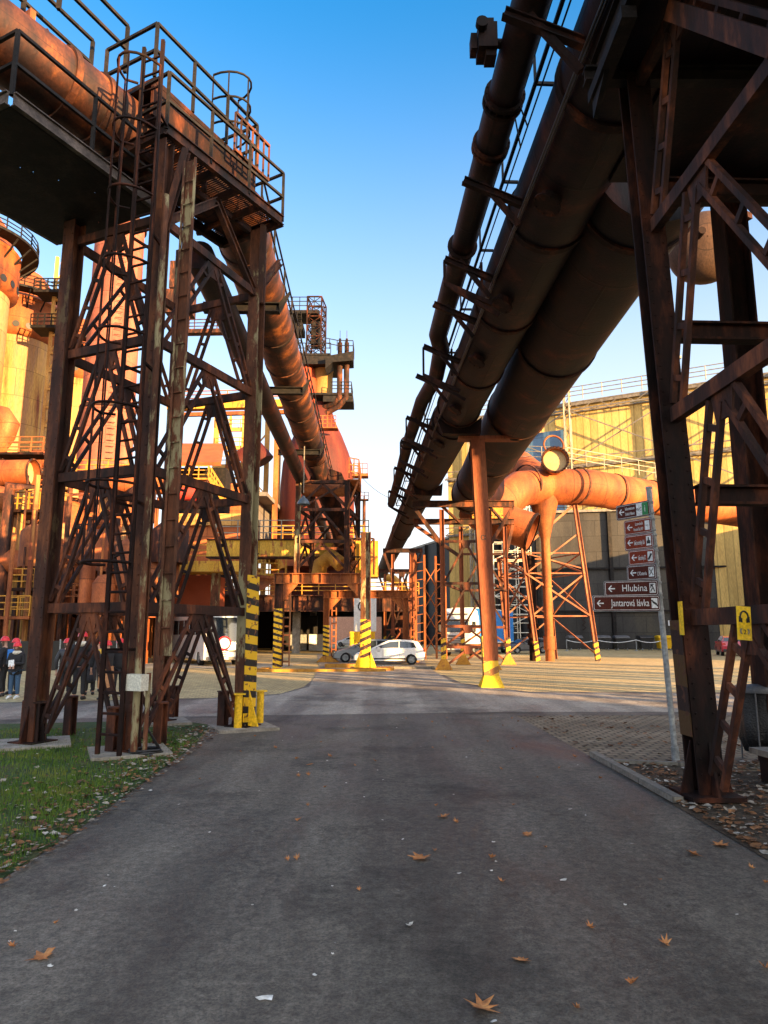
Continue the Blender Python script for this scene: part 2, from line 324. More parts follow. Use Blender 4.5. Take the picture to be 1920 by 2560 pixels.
def text(name, body, size, m, parent, origin, xdir, ydir, align='LEFT', sx=1.0, fit=None):
    cu = bpy.data.curves.new('t', 'FONT'); cu.body = body; cu.size = size; cu.align_x = align; cu.extrude = 0.0015; cu.resolution_u = 3
    ob = bpy.data.objects.new('t', cu); COL.objects.link(ob)
    me = bpy.data.meshes.new_from_object(ob.evaluated_get(bpy.context.evaluated_depsgraph_get()))
    bpy.data.objects.remove(ob)
    if fit and len(me.vertices): wd_ = (max(v.co.x for v in me.vertices) - min(v.co.x for v in me.vertices)); sx = min(sx, fit / max(wd_, 1e-6))
    x = V(xdir).normalized(); y = V(ydir).normalized(); z = x.cross(y)
    w0 = V(parent['_w']); M = Matrix((x, y, z)).transposed()
    for v in me.vertices: v.co = M @ V((v.co.x * sx, v.co.y, v.co.z)) + V(origin) - w0
    me.materials.clear(); me.materials.append(m)
    o = bpy.data.objects.new(name, me); COL.objects.link(o); o.parent = parent; o['_w'] = tuple(w0); return o
exec_parts = True
# ================================================================ GROUND
def asphalt_mat(name, base, stain):
    m = bpy.data.materials.new(name); m.use_nodes = True; nt = m.node_tree; L = nt.links.new; b = nt.nodes['Principled BSDF']
    geo = N(nt, 'ShaderNodeNewGeometry')
    n1 = N(nt, 'ShaderNodeTexNoise'); n1.inputs['Scale'].default_value = 0.55; n1.inputs['Detail'].default_value = 9; n1.inputs['Roughness'].default_value = 0.65; n1.inputs['Distortion'].default_value = 0.6
    mp = N(nt, 'ShaderNodeMapping'); mp.inputs['Scale'].default_value = (1.5, 0.55, 1); L(geo.outputs['Position'], mp.inputs[0]); L(mp.outputs[0], n1.inputs['Vector'])
    r = ramp(nt, [stain, tuple(x * .75 for x in base), base, tuple(x * 1.25 for x in base)], [0.30, 0.42, 0.52, 0.72]); L(n1.outputs[0], r.inputs[0])
    n2 = N(nt, 'ShaderNodeTexNoise'); n2.inputs['Scale'].default_value = 55; n2.inputs['Detail'].default_value = 8; n2.inputs['Roughness'].default_value = 0.75; L(geo.outputs['Position'], n2.inputs['Vector'])
    mr = N(nt, 'ShaderNodeMapRange'); mr.inputs['From Min'].default_value = 0.3; mr.inputs['From Max'].default_value = 0.7; mr.inputs['To Min'].default_value = 0.30; mr.inputs['To Max'].default_value = 1.85; L(n2.outputs[0], mr.inputs[0])
    sc = N(nt, 'ShaderNodeVectorMath', operation='SCALE'); L(r.outputs[0], sc.inputs[0]); L(mr.outputs[0], sc.inputs['Scale'])
    # pale aggregate / gum specks
    vo = N(nt, 'ShaderNodeTexVoronoi'); vo.inputs['Scale'].default_value = 7.5; vo.inputs['Randomness'].default_value = 1; L(geo.outputs['Position'], vo.inputs['Vector'])
    lt = N(nt, 'ShaderNodeMath', operation='LESS_THAN'); lt.inputs[1].default_value = 0.055; L(vo.outputs['Distance'], lt.inputs[0])
    sp = N(nt, 'ShaderNodeSeparateColor'); L(vo.outputs['Color'], sp.inputs[0])
    g2 = N(nt, 'ShaderNodeMath', operation='GREATER_THAN'); g2.inputs[1].default_value = 0.70; L(sp.outputs[0], g2.inputs[0])
    ml = N(nt, 'ShaderNodeMath', operation='MULTIPLY'); L(lt.outputs[0], ml.inputs[0]); L(g2.outputs[0], ml.inputs[1])
    m2 = N(nt, 'ShaderNodeMath', operation='MULTIPLY'); m2.inputs[1].default_value = 0.55; L(ml.outputs[0], m2.inputs[0])
    mx = N(nt, 'ShaderNodeMix', data_type='RGBA'); L(m2.outputs[0], mx.inputs[0]); L(sc.outputs[0], mx.inputs[6]); mx.inputs[7].default_value = (0.28, 0.27, 0.25, 1)
    L(mx.outputs[2], b.inputs['Base Color'])
    # hairline cracks and dark patches
    nw = N(nt, 'ShaderNodeTexNoise'); nw.inputs['Scale'].default_value = 1.3; nw.inputs['Detail'].default_value = 6; L(geo.outputs['Position'], nw.inputs['Vector'])
    aw = N(nt, 'ShaderNodeVectorMath', operation='MULTIPLY_ADD'); L(nw.outputs['Color'], aw.inputs[0]); aw.inputs[1].default_value = (1.6, 1.6, 0); L(geo.outputs['Position'], aw.inputs[2])
    vc = N(nt, 'ShaderNodeTexVoronoi', feature='DISTANCE_TO_EDGE'); vc.inputs['Scale'].default_value = 0.42; L(aw.outputs[0], vc.inputs['Vector'])
    lc = N(nt, 'ShaderNodeMapRange'); lc.inputs['From Min'].default_value = 0.0; lc.inputs['From Max'].default_value = 0.008; lc.inputs['To Min'].default_value = 0.72; lc.inputs['To Max'].default_value = 1.0; L(vc.outputs['Distance'], lc.inputs[0])
    np_ = N(nt, 'ShaderNodeTexNoise'); np_.inputs['Scale'].default_value = 0.33; np_.inputs['Detail'].default_value = 10; np_.inputs['Roughness'].default_value = 0.72; L(geo.outputs['Position'], np_.inputs['Vector'])
    lp2 = N(nt, 'ShaderNodeMapRange'); lp2.inputs['From Min'].default_value = 0.50; lp2.inputs['From Max'].default_value = 0.60; lp2.inputs['To Min'].default_value = 1.0; lp2.inputs['To Max'].default_value = 0.5; L(np_.outputs[0], lp2.inputs[0])
    n6 = N(nt, 'ShaderNodeTexNoise'); n6.inputs['Scale'].default_value = 14; n6.inputs['Detail'].default_value = 6; L(geo.outputs['Position'], n6.inputs['Vector'])
    l6 = N(nt, 'ShaderNodeMapRange'); l6.inputs['From Min'].default_value = 0.3; l6.inputs['From Max'].default_value = 0.7; l6.inputs['To Min'].default_value = 0.7; l6.inputs['To Max'].default_value = 1.3; L(n6.outputs[0], l6.inputs[0])
    mc = N(nt, 'ShaderNodeMath', operation='MULTIPLY'); L(lc.outputs[0], mc.inputs[0]); L(lp2.outputs[0], mc.inputs[1])
    md = N(nt, 'ShaderNodeMath', operation='MULTIPLY'); L(mc.outputs[0], md.inputs[0]); L(l6.outputs[0], md.inputs[1])
    m7 = N(nt, 'ShaderNodeMapping'); m7.inputs['Scale'].default_value = (1.25, 0.035, 1); L(geo.outputs['Position'], m7.inputs[0])     # tyre tracks along the road
    n7 = N(nt, 'ShaderNodeTexNoise'); n7.inputs['Scale'].default_value = 1.0; n7.inputs['Detail'].default_value = 3; L(m7.outputs[0], n7.inputs['Vector'])
    l7 = N(nt, 'ShaderNodeMapRange'); l7.inputs['From Min'].default_value = 0.35; l7.inputs['From Max'].default_value = 0.65; l7.inputs['To Min'].default_value = 0.72; l7.inputs['To Max'].default_value = 1.28; L(n7.outputs[0], l7.inputs[0])
    me_ = N(nt, 'ShaderNodeMath', operation='MULTIPLY'); L(md.outputs[0], me_.inputs[0]); L(l7.outputs[0], me_.inputs[1]); md = me_
    s9 = N(nt, 'ShaderNodeVectorMath', operation='SCALE'); L(mx.outputs[2], s9.inputs[0]); L(md.outputs[0], s9.inputs['Scale']); L(s9.outputs[0], b.inputs['Base Color'])
    rr = N(nt, 'ShaderNodeMapRange'); rr.inputs['From Min'].default_value = 0.3; rr.inputs['From Max'].default_value = 0.6; rr.inputs['To Min'].default_value = 0.42; rr.inputs['To Max'].default_value = 0.85; L(n1.outputs[0], rr.inputs[0]); L(rr.outputs[0], b.inputs['Roughness'])
    bp = N(nt, 'ShaderNodeBump'); bp.inputs['Strength'].default_value = 0.8; bp.inputs['Distance'].default_value = 0.015; L(n2.outputs[0], bp.inputs['Height']); L(bp.outputs[0], b.inputs['Normal'])
    b.inputs['Specular IOR Level'].default_value = 0.4
    return m
ASPH = asphalt_mat('asphalt', (0.112, 0.096, 0.076), (0.040, 0.035, 0.029))
ASPH2 = asphalt_mat('pale_asphalt', (0.26, 0.225, 0.18), (0.16, 0.14, 0.11))
SETT = mat('sett_paving', [(0.11, 0.088, 0.055), (0.20, 0.16, 0.10), (0.30, 0.24, 0.16)], scale=0.8, seam=(0.22, 0.16, 0.022), rough=0.75, fine=14, seambump=0.9, seamdark=0.25)
SETTF = mat('yard_paving', [(0.36, 0.27, 0.125), (0.49, 0.37, 0.175), (0.57, 0.44, 0.23)], scale=0.12, seam=(0.30, 0.22, 0.02), rough=0.85, fine=6, seamdark=0.5)
SOIL = mat('soil_with_litter', [(0.025, 0.018, 0.010), (0.055, 0.038, 0.022), (0.10, 0.07, 0.04)], scale=4, rough=0.95, fine=30, bump=0.8)
GRASSG = mat('grass_ground', [(0.02, 0.035, 0.008), (0.035, 0.07, 0.012), (0.06, 0.05, 0.02)], scale=2, rough=0.95, bump=0.8)
KERB = mat('kerb_stone', [(0.16, 0.145, 0.12), (0.24, 0.22, 0.18)], scale=5, seam=(1.0, 3, 0.02, 0), rough=0.85)
def flat(pts, z, name, m):
    mb = MB(); mb.face([(x, y, z) for x, y in pts], [(x, y) for x, y in pts]); return structure(mb, name, m)
flat([(-900, -300), (900, -300), (900, 1200), (-900, 1200)], 0.0, 'ground', SETTF)
flat([(-2.75, -20), (3.2, -20), (3.2, 6), (3.14, 10.7), (2.98, 16.4), (30, 16.8), (60, 17), (60, 24.5), (30, 23), (12, 22.6), (4.6, 23), (2.9, 27), (2.7, 32), (-2.9, 32), (-2.8, 25), (-3.2, 22.2),
      (-5, 20.8), (-12, 19), (-40, 17.5), (-40, 13), (-12, 14.0), (-4.4, 15.4), (-3.4, 14.6), (-3.15, 11.5), (-2.9, 7)], 0.012, 'road', ASPH)
flat([(-40, 14.6), (-12, 15.0), (-4.5, 16.2), (2.9, 17.1), (30, 17.3), (60, 17.5), (60, 24), (30, 22.6), (12, 22.2), (4.4, 22.6), (2.6, 27), (2.4, 40), (3.4, 64), (-6, 64), (-3.6, 40), (-2.6, 25), (-3.2, 21.7), (-5, 20.4), (-12, 18.6), (-40, 17.1)], 0.016, 'cross_road', ASPH2)
flat([(3.14, 9.6), (14, 9.9), (40, 12), (40, 17.2), (2.92, 16.7)], 0.008, 'cobbled_pavement', SETT)
flat([(-2.72, -20), (-2.9, 7), (-3.1, 11.4), (-3.5, 14.7), (-4.4, 15.5), (-12, 14.1), (-40, 13.1), (-40, -20)], 0.02, 'grass_bank', GRASSG)
flat([(3.15, -20), (40, -20), (40, 11.9), (14, 9.8), (4.6, 9.9), (3.12, 10.9), (3.15, 6)], 0.02, 'verge_soil', SOIL)
k = MB(); k.box((3.2, 9.6, 0.02), (0.12, 3.0, 0.12), radians(1)); k.box((3.95, 10.35, 0.02), (1.6, 0.10, 0.09), radians(-14)); structure(k, 'kerb', KERB)
z = MB()
for i in range(6):
    y = 38.2 + i * 1.15; z.face([(-14.5, y, .02), (-5.6 + i * .1, y, .02), (-5.6 + i * .1, y + .5, .02), (-14.5, y + .5, .02)])
structure(z, 'crossing_stripes', plain('road_marking_paint', (0.55, 0.52, 0.45), rough=0.8))
k = MB(); k.box((-3.1, 34.9, 0.06), (6.4, 0.5, 0.14), 0.02); k.box((-6.0, 35.6, 0.06), (0.4, 2.2, 0.14)); k.box((-0.6, 36.4, .07), (2.2, 1.6, .16)); k.box((-1.9, 38.8, .07), (2.6, .7, .3), .1)
structure(k, 'traffic_island', YELR)
k = MB(); k.box((1.2, 37.6, .06), (3.4, .35, .14), -.05); structure(k, 'island_kerb', KERB)

# grass blades and litter
GR = [mat('grass_blade', [(0.035, 0.075, 0.006), (0.075, 0.14, 0.012), (0.15, 0.16, 0.025)], scale=1.5, rough=0.8, fine=9)]
LEAFM = [mat('leaf_brown', [(0.055, 0.026, 0.012), (0.15, 0.065, 0.025), (0.34, 0.15, 0.055)], scale=5, rough=0.75, fine=30),
         mat('leaf_pale', [(0.14, 0.11, 0.08), (0.30, 0.25, 0.19), (0.55, 0.50, 0.43)], scale=4, rough=0.7, fine=30)]
ROADLEAF = [mat('road_leaf_brown', [(0.22, 0.08, 0.025), (0.42, 0.16, 0.05), (0.55, 0.26, 0.09)], scale=9, rough=0.75, fine=30), mat('road_leaf_pale', [(0.30, 0.26, 0.20), (0.62, 0.58, 0.50), (0.78, 0.75, 0.70)], scale=9, rough=0.6, fine=30)]
def in_grass(x, y):
    if x > -2.95 - 0.03 * max(0, y - 7): return False
    return y < 14.0 and not (y > 13 and x > -3.6)
mb = MB()
rg = random.Random(3)
for i in range(62000):
    y = 4.2 + 10.6 * rg.random() ** 1.3; x = -2.85 - rg.random() * (0.62 * y - 2.0)
    if not in_grass(x, y): continue
    dens = 0.5 + 0.5 * sin(x * 2.3 + 1) * sin(y * 1.7 + x)
    if rg.random() > 0.15 + 0.85 * dens ** 1.5: continue
    if x > -3.25 and rg.random() < 0.6: continue
    h = 0.03 + 0.05 * rg.random(); a = rg.random() * 6.28; wv = 0.004 + 0.004 * rg.random(); l = 0.03 * rg.random()
    dx, dy = cos(a), sin(a); mb.face([(x - dx * wv, y - dy * wv, 0.02), (x + dx * wv, y + dy * wv, 0.02), (x - dy * l, y + dx * l, 0.02 + h)], [(0, 0), (.01, 0), (0, .1)])
tag(mb.build('grass', GR[0]), 'short patchy green grass on the bank under the left steel tower', 'grass', kind='stuff')
LS = [(0, -1), (.12, -.35), (.6, -.62), (.45, -.2), (1, .05), (.55, .2), (.62, .7), (.22, .45), (0, 1), (-.22, .45), (-.62, .7), (-.55, .2), (-1, .05), (-.45, -.2), (-.6, -.62), (-.12, -.35)]
SCRAP = [(-.9, -.3), (-.3, -.55), (.4, -.4), (.95, -.1), (.6, .35), (.1, .25), (-.5, .5)]
def leaf(mb, x, y, z0, s, rg, curl=0.35, simple=False):
    a = rg.random() * 6.28; ca, sa = cos(a), sin(a); c = curl * rg.random(); tx, ty = rg.uniform(-.25, .25), rg.uniform(-.25, .25)
    pts = []
    for (u, v) in (SCRAP if simple == 2 else LS[::2] if simple else LS):
        jj = 0.68 + 0.6 * rg.random(); u *= s * jj; v *= s * jj; zz = abs(u) * c + abs(v) * c * .5 + u * tx + v * ty
        pts.append(V((x + u * ca - v * sa, y + u * sa + v * ca, zz)))
    mz = min(p.z for p in pts)
    for p in pts: p.z += z0 - mz + 0.002
    cen = sum(pts, V((0, 0, 0))) / len(pts); cen.z = min(p.z for p in pts) + 0.003
    for i in range(len(pts)): mb.face([cen, pts[i], pts[(i + 1) % len(pts)]])
lb, lp = MB(), MB()
rg = random.Random(11)
for i in range(4200):      # right verge
    y = 4.6 + 6.0 * rg.random(); x = 3.2 + 5.0 * rg.random() ** 1.4
    if x > 0.62 * y + .4: continue
    leaf(lb if rg.random() < 0.68 else lp, x, y, 0.022 + 0.015 * rg.random(), 0.014 + 0.034 * rg.random() ** 2, rg, 0.5, True)
for i in range(2600):     # grass edge
    y = 4.4 + 10 * rg.random(); e = -2.85 - 0.035 * max(0, y - 7); x = e - abs(rg.gauss(0, 0.55 if i % 3 else 1.6)) + 0.05
    leaf(lb if rg.random() < 0.6 else lp, x, y, 0.035, 0.012 + 0.03 * rg.random() ** 2, rg, 0.5, True)
for i in range(200):
    y = 9.8 + 6.4 * rg.random(); x = 3.1 + 7 * rg.random(); leaf(lb, x, y, 0.02, 0.03 + 0.03 * rg.random(), rg, 0.6, True)
tag(lb.build('leaf_litter', LEAFM[0]), 'brown leaf litter along both edges of the road', 'leaf litter', kind='stuff')
tag(lp.build('pale_leaf_litter', LEAFM[1]), 'pale dried leaf litter along both edges of the road', 'leaf litter', kind='stuff')
big = [(1050, 2152, .085, 0, 'large orange maple leaf lying flat in the middle of the road'), (1107, 2047, .06, 0, 'orange maple leaf curled on the road beyond the largest leaf'),
       (1318, 2092, .06, 0, 'tan maple leaf on the right half of the road'), (1802, 2120, .085, 0, 'orange maple leaf at the right road edge by the leaf litter'),
       (1733, 2142, .07, 0, 'reddish maple leaf just left of the right road edge'), (108, 2400, .075, 0, 'red-brown maple leaf on the dark asphalt at lower left'),
       (1205, 2530, .09, 0, 'red-brown curled leaf at the very front of the road'), (665, 2505, .06, 1, 'pale curled leaf at the front of the road left of centre'),
       (1408, 2207, .04, 1, 'white scrap of leaf on the right wheel track'), (375, 1980, .05, 1, 'white flattened scrap beside the left grass edge'), (433, 2122, .035, 1, 'small white scrap on the left wheel track'),
       (1148, 2190, .035, 1, 'grey-white curled scrap right of the large orange leaf'), (1022, 2320, .045, 1, 'beige torn leaf on the road centre in front of the large orange leaf'), (1425, 2028, .035, 1, 'white scrap beside two others on the right half of the road'),
       (1580, 2115, .04, 1, 'pale folded leaf near the right road edge'), (1305, 2408, .05, 0, 'dark twisted leaf with long stalk on the right half of the road'), (775, 1915, .045, 0, 'brown leaf beside a pale scrap at the middle of the road')]
for (px, py, s, k_, lab) in big:
    g = G(px, py); mb = MB(); leaf(mb, g.x, g.y, 0.016, s * (1.15 if k_ == 0 else .8), random.Random(px), 0.45, 2 if k_ else False); solo(mb, 'fallen_leaf', ROADLEAF[k_], lab, 'leaf', (g.x, g.y, 0.016), 'fallen leaves on the road')
rg = random.Random(5)
for k_ in range(2):
    base = None
    for i in range(66):
        y = 3.0 + 13 * rg.random() ** 1.3; x = rg.uniform(-2.4, 3.0)
        if base is None:
            mb = MB(); leaf(mb, 0, 0, 0.0, 0.036 if k_ == 0 else 0.024, rg, 0.9, 2 if k_ else False); base = solo(mb, 'fallen_leaf', ROADLEAF[k_], ['small dry brown leaf among the leaves strewn over the road', 'small pale scrap of leaf among the leaves strewn over the road'][k_], 'leaf', (0, 0, 0), ['small brown leaves strewn over the road', 'small pale leaves strewn over the road'][k_]); o = base
        else: o = base.copy(); COL.objects.link(o)
        o.location = (x, y, 0.0135); s = rg.uniform(.6, 1.3); o.scale = (s, s * rg.uniform(.6, 1), s); o.rotation_euler = (0, 0, rg.random() * 6.28)

# ================================================================ UNSEEN BUILDINGS AND MASTS ADDED TO CAST THE LONG SHADE
def hall(name, label, pts, h, m, roofm, cat='building', windows=0):
    cx = sum(p[0] for p in pts) / len(pts); cy = sum(p[1] for p in pts) / len(pts)
    r = thing(name, label, cat, (cx, cy, 0)); wl = MB()
    for i in range(len(pts)):
        a, b = pts[i], pts[(i + 1) % len(pts)]; wl.face([(a[0], a[1], 0), (b[0], b[1], 0), (b[0], b[1], h), (a[0], a[1], h)])
    wl.build('wall', m, r); rf = MB(); rf.plate([(cx + (p[0] - cx) * 1.02, cy + (p[1] - cy) * 1.02, h + .15) for p in pts], 0.3); rf.build('roof', roofm, r)
    return r
BRICK = mat('brick_wall', [(0.20, 0.07, 0.045), (0.30, 0.11, 0.07), (0.36, 0.15, 0.10)], scale=1, seam=(0.25, 0.08, 0.01), fine=8)
d = V((1, 1, 0)).normalized(); e = V((1, -1, 0)).normalized()
a = V((46.3, -21.0, 0)); b_ = a - d * 30
hall('shade_building', 'unseen tall brick building behind the viewer, placed so its shadow covers the near road', [tuple(a)[:2], tuple(b_)[:2], tuple(b_ + e * 14)[:2], tuple(a + e * 14)[:2]], 19.5, BRICK, STEELD)  # out-of-view block, placed and sized so its shade covers the near road
hall('shade_hall', 'unseen long hall beyond the right edge of the yard, added to shade the dark building', [(44, 29), (62, 29), (62, 76), (44, 76)], 14.0, BRICK, STEELD)  # out-of-view block added to shade the lower wall at right
for i, (x, y, h, q_) in enumerate([(20.0, 7.4, 12, .45), (21.2, 7.6, 13, .3), (22.4, 8.4, 12, .7), (23.6, 8.9, 12, .35), (25.0, 9.2, 13, .9), (26.6, 9.6, 12, .4), (29.0, 10.5, 12, .6), (28.0, 13.6, 13, .9), (31.0, 12.8, 12, .5), (33.0, 13.5, 13, 1.2), (36, 15, 12, .6), (38, 18, 13, 1.0)]):
    mb = MB(); mb.ibeam((x, y, 0), (x, y, h), q_, q_); mb.box((x, y, h - .5), (q_ + .2, q_ + .2, 1.0)); mb.box((x, y, .15), (.8, .8, .3)); solo(mb, 'shadow_mast', RUST_M, 'unseen rusty steel mast added to cast a shadow streak over the yard', 'mast', (x, y, 0), 'unseen masts added to cast shadow streaks over the yard')  # masts out of view, added only for their shadow streaks on the ground

# ================================================================ LATTICE TOWERS
def rot2(v, a): return V((v.x * cos(a) - v.y * sin(a), v.x * sin(a) + v.y * cos(a), 0))
def lattice(r, C4, levels, ztop, colw, colm, brm, beamh=0.16, lace=0.17, chord=0.055, top=None, midt=0.5, faces=((0, 1), (1, 2), (2, 3), (3, 0)), skip=()):
    """C4: base corners in order; columns lean to 'top' corners if given"""
    T4 = top or C4
    at_ = lambda i, z_: V(C4[i]).lerp(V(T4[i]), z_ / ztop) + ZU * z_
    for i in range(4):
        u = (V(C4[(i + 1) % 4]) - V(C4[i])).normalized() if i % 2 == 0 else (V(C4[i]) - V(C4[(i - 1) % 4])).normalized()
        mb = MB(); mb.ibeam(at_(i, 0.05), at_(i, ztop), colw[i], colw[i], 0.03, up=u)
        sv = V((u.y, -u.x, 0))
        for k_ in range(int(ztop / .17)):
            for s_ in (-1, 1):
                for e_ in (-1, 1): q = at_(i, .3 + k_ * .165) + u * e_ * (colw[i] / 2) + sv * s_ * colw[i] * .34; mb.tube(q, q + u * e_ * .012, .016, .009, n=5, smooth=False)
        c = mb.build('column', colm[i], r)
        bp = MB(); b0 = V(C4[i])
        bp.box(b0 + ZU * .06, (colw[i] * 2.0, colw[i] * 2.0, .05), math.atan2(u.y, u.x))
        v_ = V((-u.y, u.x, 0))
        for s in (-1, 1):
            for (q, w_) in ((u, v_), (v_, u)):
                bp.plate([b0 + q * s * colw[i] * .5 + ZU * .08, b0 + q * s * colw[i] * 1.0 + ZU * .08, b0 + q * s * colw[i] * .5 + ZU * .65], 0.03, w_)
        bp.build('base_plate', RUST_D, r)
    zs = [0] + list(levels)
    for fi, (i, j) in enumerate(faces):
        for k_ in range(1, len(zs)):
            a, b = at_(i, zs[k_]), at_(j, zs[k_]); dd = (b - a).normalized()
            mb = MB(); inset = colw[i] * .5 + .004
            mb.bar(a + dd * inset, b - dd * inset, beamh * .6, beamh); mb.plate([a.lerp(b, midt) + dd * s * .22 - ZU * (q) for s, q in ((-1, beamh * .5), (1, beamh * .5), (.7, beamh * .5 + .3), (-.7, beamh * .5 + .3))], .03)
            mb.build('beam', brm, r)
            if (fi, k_) in skip: continue
            m_ = a.lerp(b, midt) - ZU * (beamh * .5 + .06); zl = zs[k_ - 1] + (0.25 if k_ == 1 else beamh * .5 + .02)
            for (q, s) in ((i, -1), (j, 1)):
                c = at_(q, zl); c = c - dd * s * (inset + lace * .45) ; c.z = zl
                mm = MB(); mm.laced(m_ + dd * s * lace * .55, c, lace, chord, n=4, side=dd); mm.build('brace', brm, r)
    return at_

u = V((0.387, 0.922, 0)); v = V((0.922, -0.387, 0))
L2 = G(322, 1885); L4 = L2 + u * 3.1; L1 = L2 - v * 2.05; L3 = L1 + u * 3.1
TW = thing('steel_lattice_tower', 'rusty lattice tower with caged ladder and top platform on the grass at left', 'tower', tuple(L2))
TZ = 10.6; LV = [2.27, 4.55, 6.85, 9.1]
lattice(TW, [L2, L4, L3, L1], LV, TZ, [.24, .26, .25, .27], [BROWN, BEIGE, BEIGE, BROWN], RUST_M)
mb = MB(); mb.bar(L4 + ZU * .12 + v * .142, L4 + ZU * 3.0 + v * .142, .42, .014, up=v); mb.build('hazard_stripe_cladding', STRIPE, TW)
mb = MB()
for s in (-.35,): mb.plate([L4 + v * .2 + u * s * .3 + ZU * .08, L4 + v * .42 + u * s * .3 + ZU * .08, L4 + v * .2 + u * s * .3 + ZU * .75], .03)
mb.build('yellow_gusset', YEL, TW)
for i, q in enumerate((L1, L2, L3, L4)):     # concrete footings
    mb = MB(); mb.box(q + ZU * .02, (1.15, 1.15, .09), radians(25)); mb.build('footing', CONC, TW)
# ladder with cage at the front corner
lp_ = L2 - u * .50 + v * .06; ld = MB(); ld.ladder(lp_ + ZU * .05, lp_ + ZU * 12.2, .42, v, r=.028); ld.build('ladder', RUST_D, TW)
cg = MB(); R_ = .40
for i in range(9):
    zz = 2.9 + i * 1.22; n = 12
    if zz > 12.3: break
    cg.pipe([lp_ - u * (R_ * 0.15 + 0.62 * sin(pi * j / n)) + v * R_ * cos(pi * j / n) * (1 if j not in (0, n) else .6) + ZU * zz for j in range(n + 1)], .024, n=5)
for j in range(1, 12, 2): q = lp_ - u * (R_ * .15 + .62 * sin(pi * j / 12)) + v * R_ * cos(pi * j / 12); cg.bar(q + ZU * 2.9, q + ZU * 11.45, .028, .012, up=u)
for i in range(5): zz = 1.6 + i * 2.3; cg.bar(lp_ + v * .21 + ZU * zz, L2 + v * .1 + ZU * zz, .04, .04); cg.bar(lp_ - v * .21 + ZU * zz, L2 - v * .1 + ZU * zz, .04, .04)
cg.build('ladder_cage', RUST_D, TW)
# riser pipes and cable tray beside the ladder
mb = MB(); mb.tube(L2 + v * .34 - u * .28 + ZU * .1, L2 + v * .34 - u * .28 + ZU * 9.3, .055); mb.tube(L2 + v * .48 - u * .2 + ZU * .1, L2 + v * .48 - u * .2 + ZU * 1.25, .035); mb.build('riser_pipe', BEIGE, TW)
mb = MB(); mb.ladder(L2 + v * .50 + u * .10 + ZU * 1.5, L2 + v * .50 + u * .10 + ZU * 10.2, .24, v, r=.018, step=.42); mb.face([L2 + v * .39 + u * .13 + ZU * 1.5, L2 + v * .61 + u * .13 + ZU * 1.5, L2 + v * .61 + u * .13 + ZU * 10.2, L2 + v * .39 + u * .13 + ZU * 10.2]); mb.build('cable_tray', BEIGE, TW)
mb = MB(); mb.box(L2 + v * .42 - u * .40 + ZU * 1.12, (.34, .16, .24), radians(-25)); mb.build('junction_box', plain('pale_box', (.62, .60, .50)), TW)
# diagonals carrying the platform
mb = MB()
for s in (0, 1):
    q = L2 if s == 0 else L4
    mb.ibeam(q + ZU * 8.9 + v * .1, q + v * .28 + ZU * 10.55 + u * (0.25 if s == 0 else -.25), .12, .14, .02)
mb.ibeam(L4 + ZU * 9.2, L4 + u * .9 + ZU * 10.35, .12, .14, .02); mb.ibeam(L2 + ZU * 9.0, L2.lerp(L4, .5) + ZU * 10.4, .12, .16, .02); mb.ibeam(L4 + ZU * 9.0, L2.lerp(L4, .5) + ZU * 10.4, .12, .16, .02)
mb.build('platform_strut', BROWN, TW)
# platform on the road side: frame, grating, railing
p0 = H(416, 322, 10.75); p1 = H(706, 553, 10.75); uu = (p1 - p0).normalized(); vv = V((uu.y, -uu.x, 0))
W_ = 1.75; A_, B_, C_, D_ = p0, p1, p1 - vv * W_, p0 - vv * W_
fr = MB()
for (x, y) in ((A_, B_), (B_, C_), (C_, D_), (D_, A_)): fr.ibeam(x, y, .10, .22, .02)
for t in (.2, .4, .6, .8): q = A_.lerp(B_, t); fr.bar(q - vv * .06, q - vv * (W_ - .06), .06, .14)
fr.bar(A_.lerp(B_, .02) - vv * W_ * .5, A_.lerp(B_, .98) - vv * W_ * .5, .10, .12)
fr.build('platform_frame', RUST_M, TW)
gt = MB(); L_ = (B_ - A_).length; n = int(L_ / .055)
for i in range(n):
    q = A_ + uu * (i + .5) * L_ / n + ZU * .13; gt.bar(q - vv * .03, q - vv * (W_ - .03), .012, .03)
for i in range(7): q = A_ - vv * (i + .5) * W_ / 7 + ZU * .132; gt.bar(q, q + uu * L_, .012, .026)
gt.build('grating', RUST_D, TW)
rl = MB(); rl.rail([D_, A_, B_, C_], 1.15, 1.25, .028, mid=1); rl.build('railing', STEELD, TW)
# upper walkway housing above the pipe, with peaked railing
q0 = P(386, 192, 11.5); zt = q0.z; q1 = H(640, 428, zt); uh = (q1 - q0).normalized(); vh = V((uh.y, -uh.x, 0))
bx = MB(); Wd = 1.35
bx.obox((q0 + q1) / 2 - vh * Wd / 2 - ZU * .05, uh * (q1 - q0).length / 2, vh * Wd / 2, ZU * .05)
bx.obox((q0 + q1) / 2 - vh * .03 - ZU * .44, uh * (q1 - q0).length / 2, vh * .03, ZU * .33)
bx.obox((q0 + q1) / 2 - vh * (Wd - .03) - ZU * .44, uh * (q1 - q0).length / 2, vh * .03, ZU * .33)
bx.build('upper_deck', RUST_D, TW)
rl = MB(); rl.rail([q1 - vh * Wd, q1, q0, q0 - vh * Wd], 1.15, 1.15, .03, mid=1); rl.build('railing', STEELD, TW)
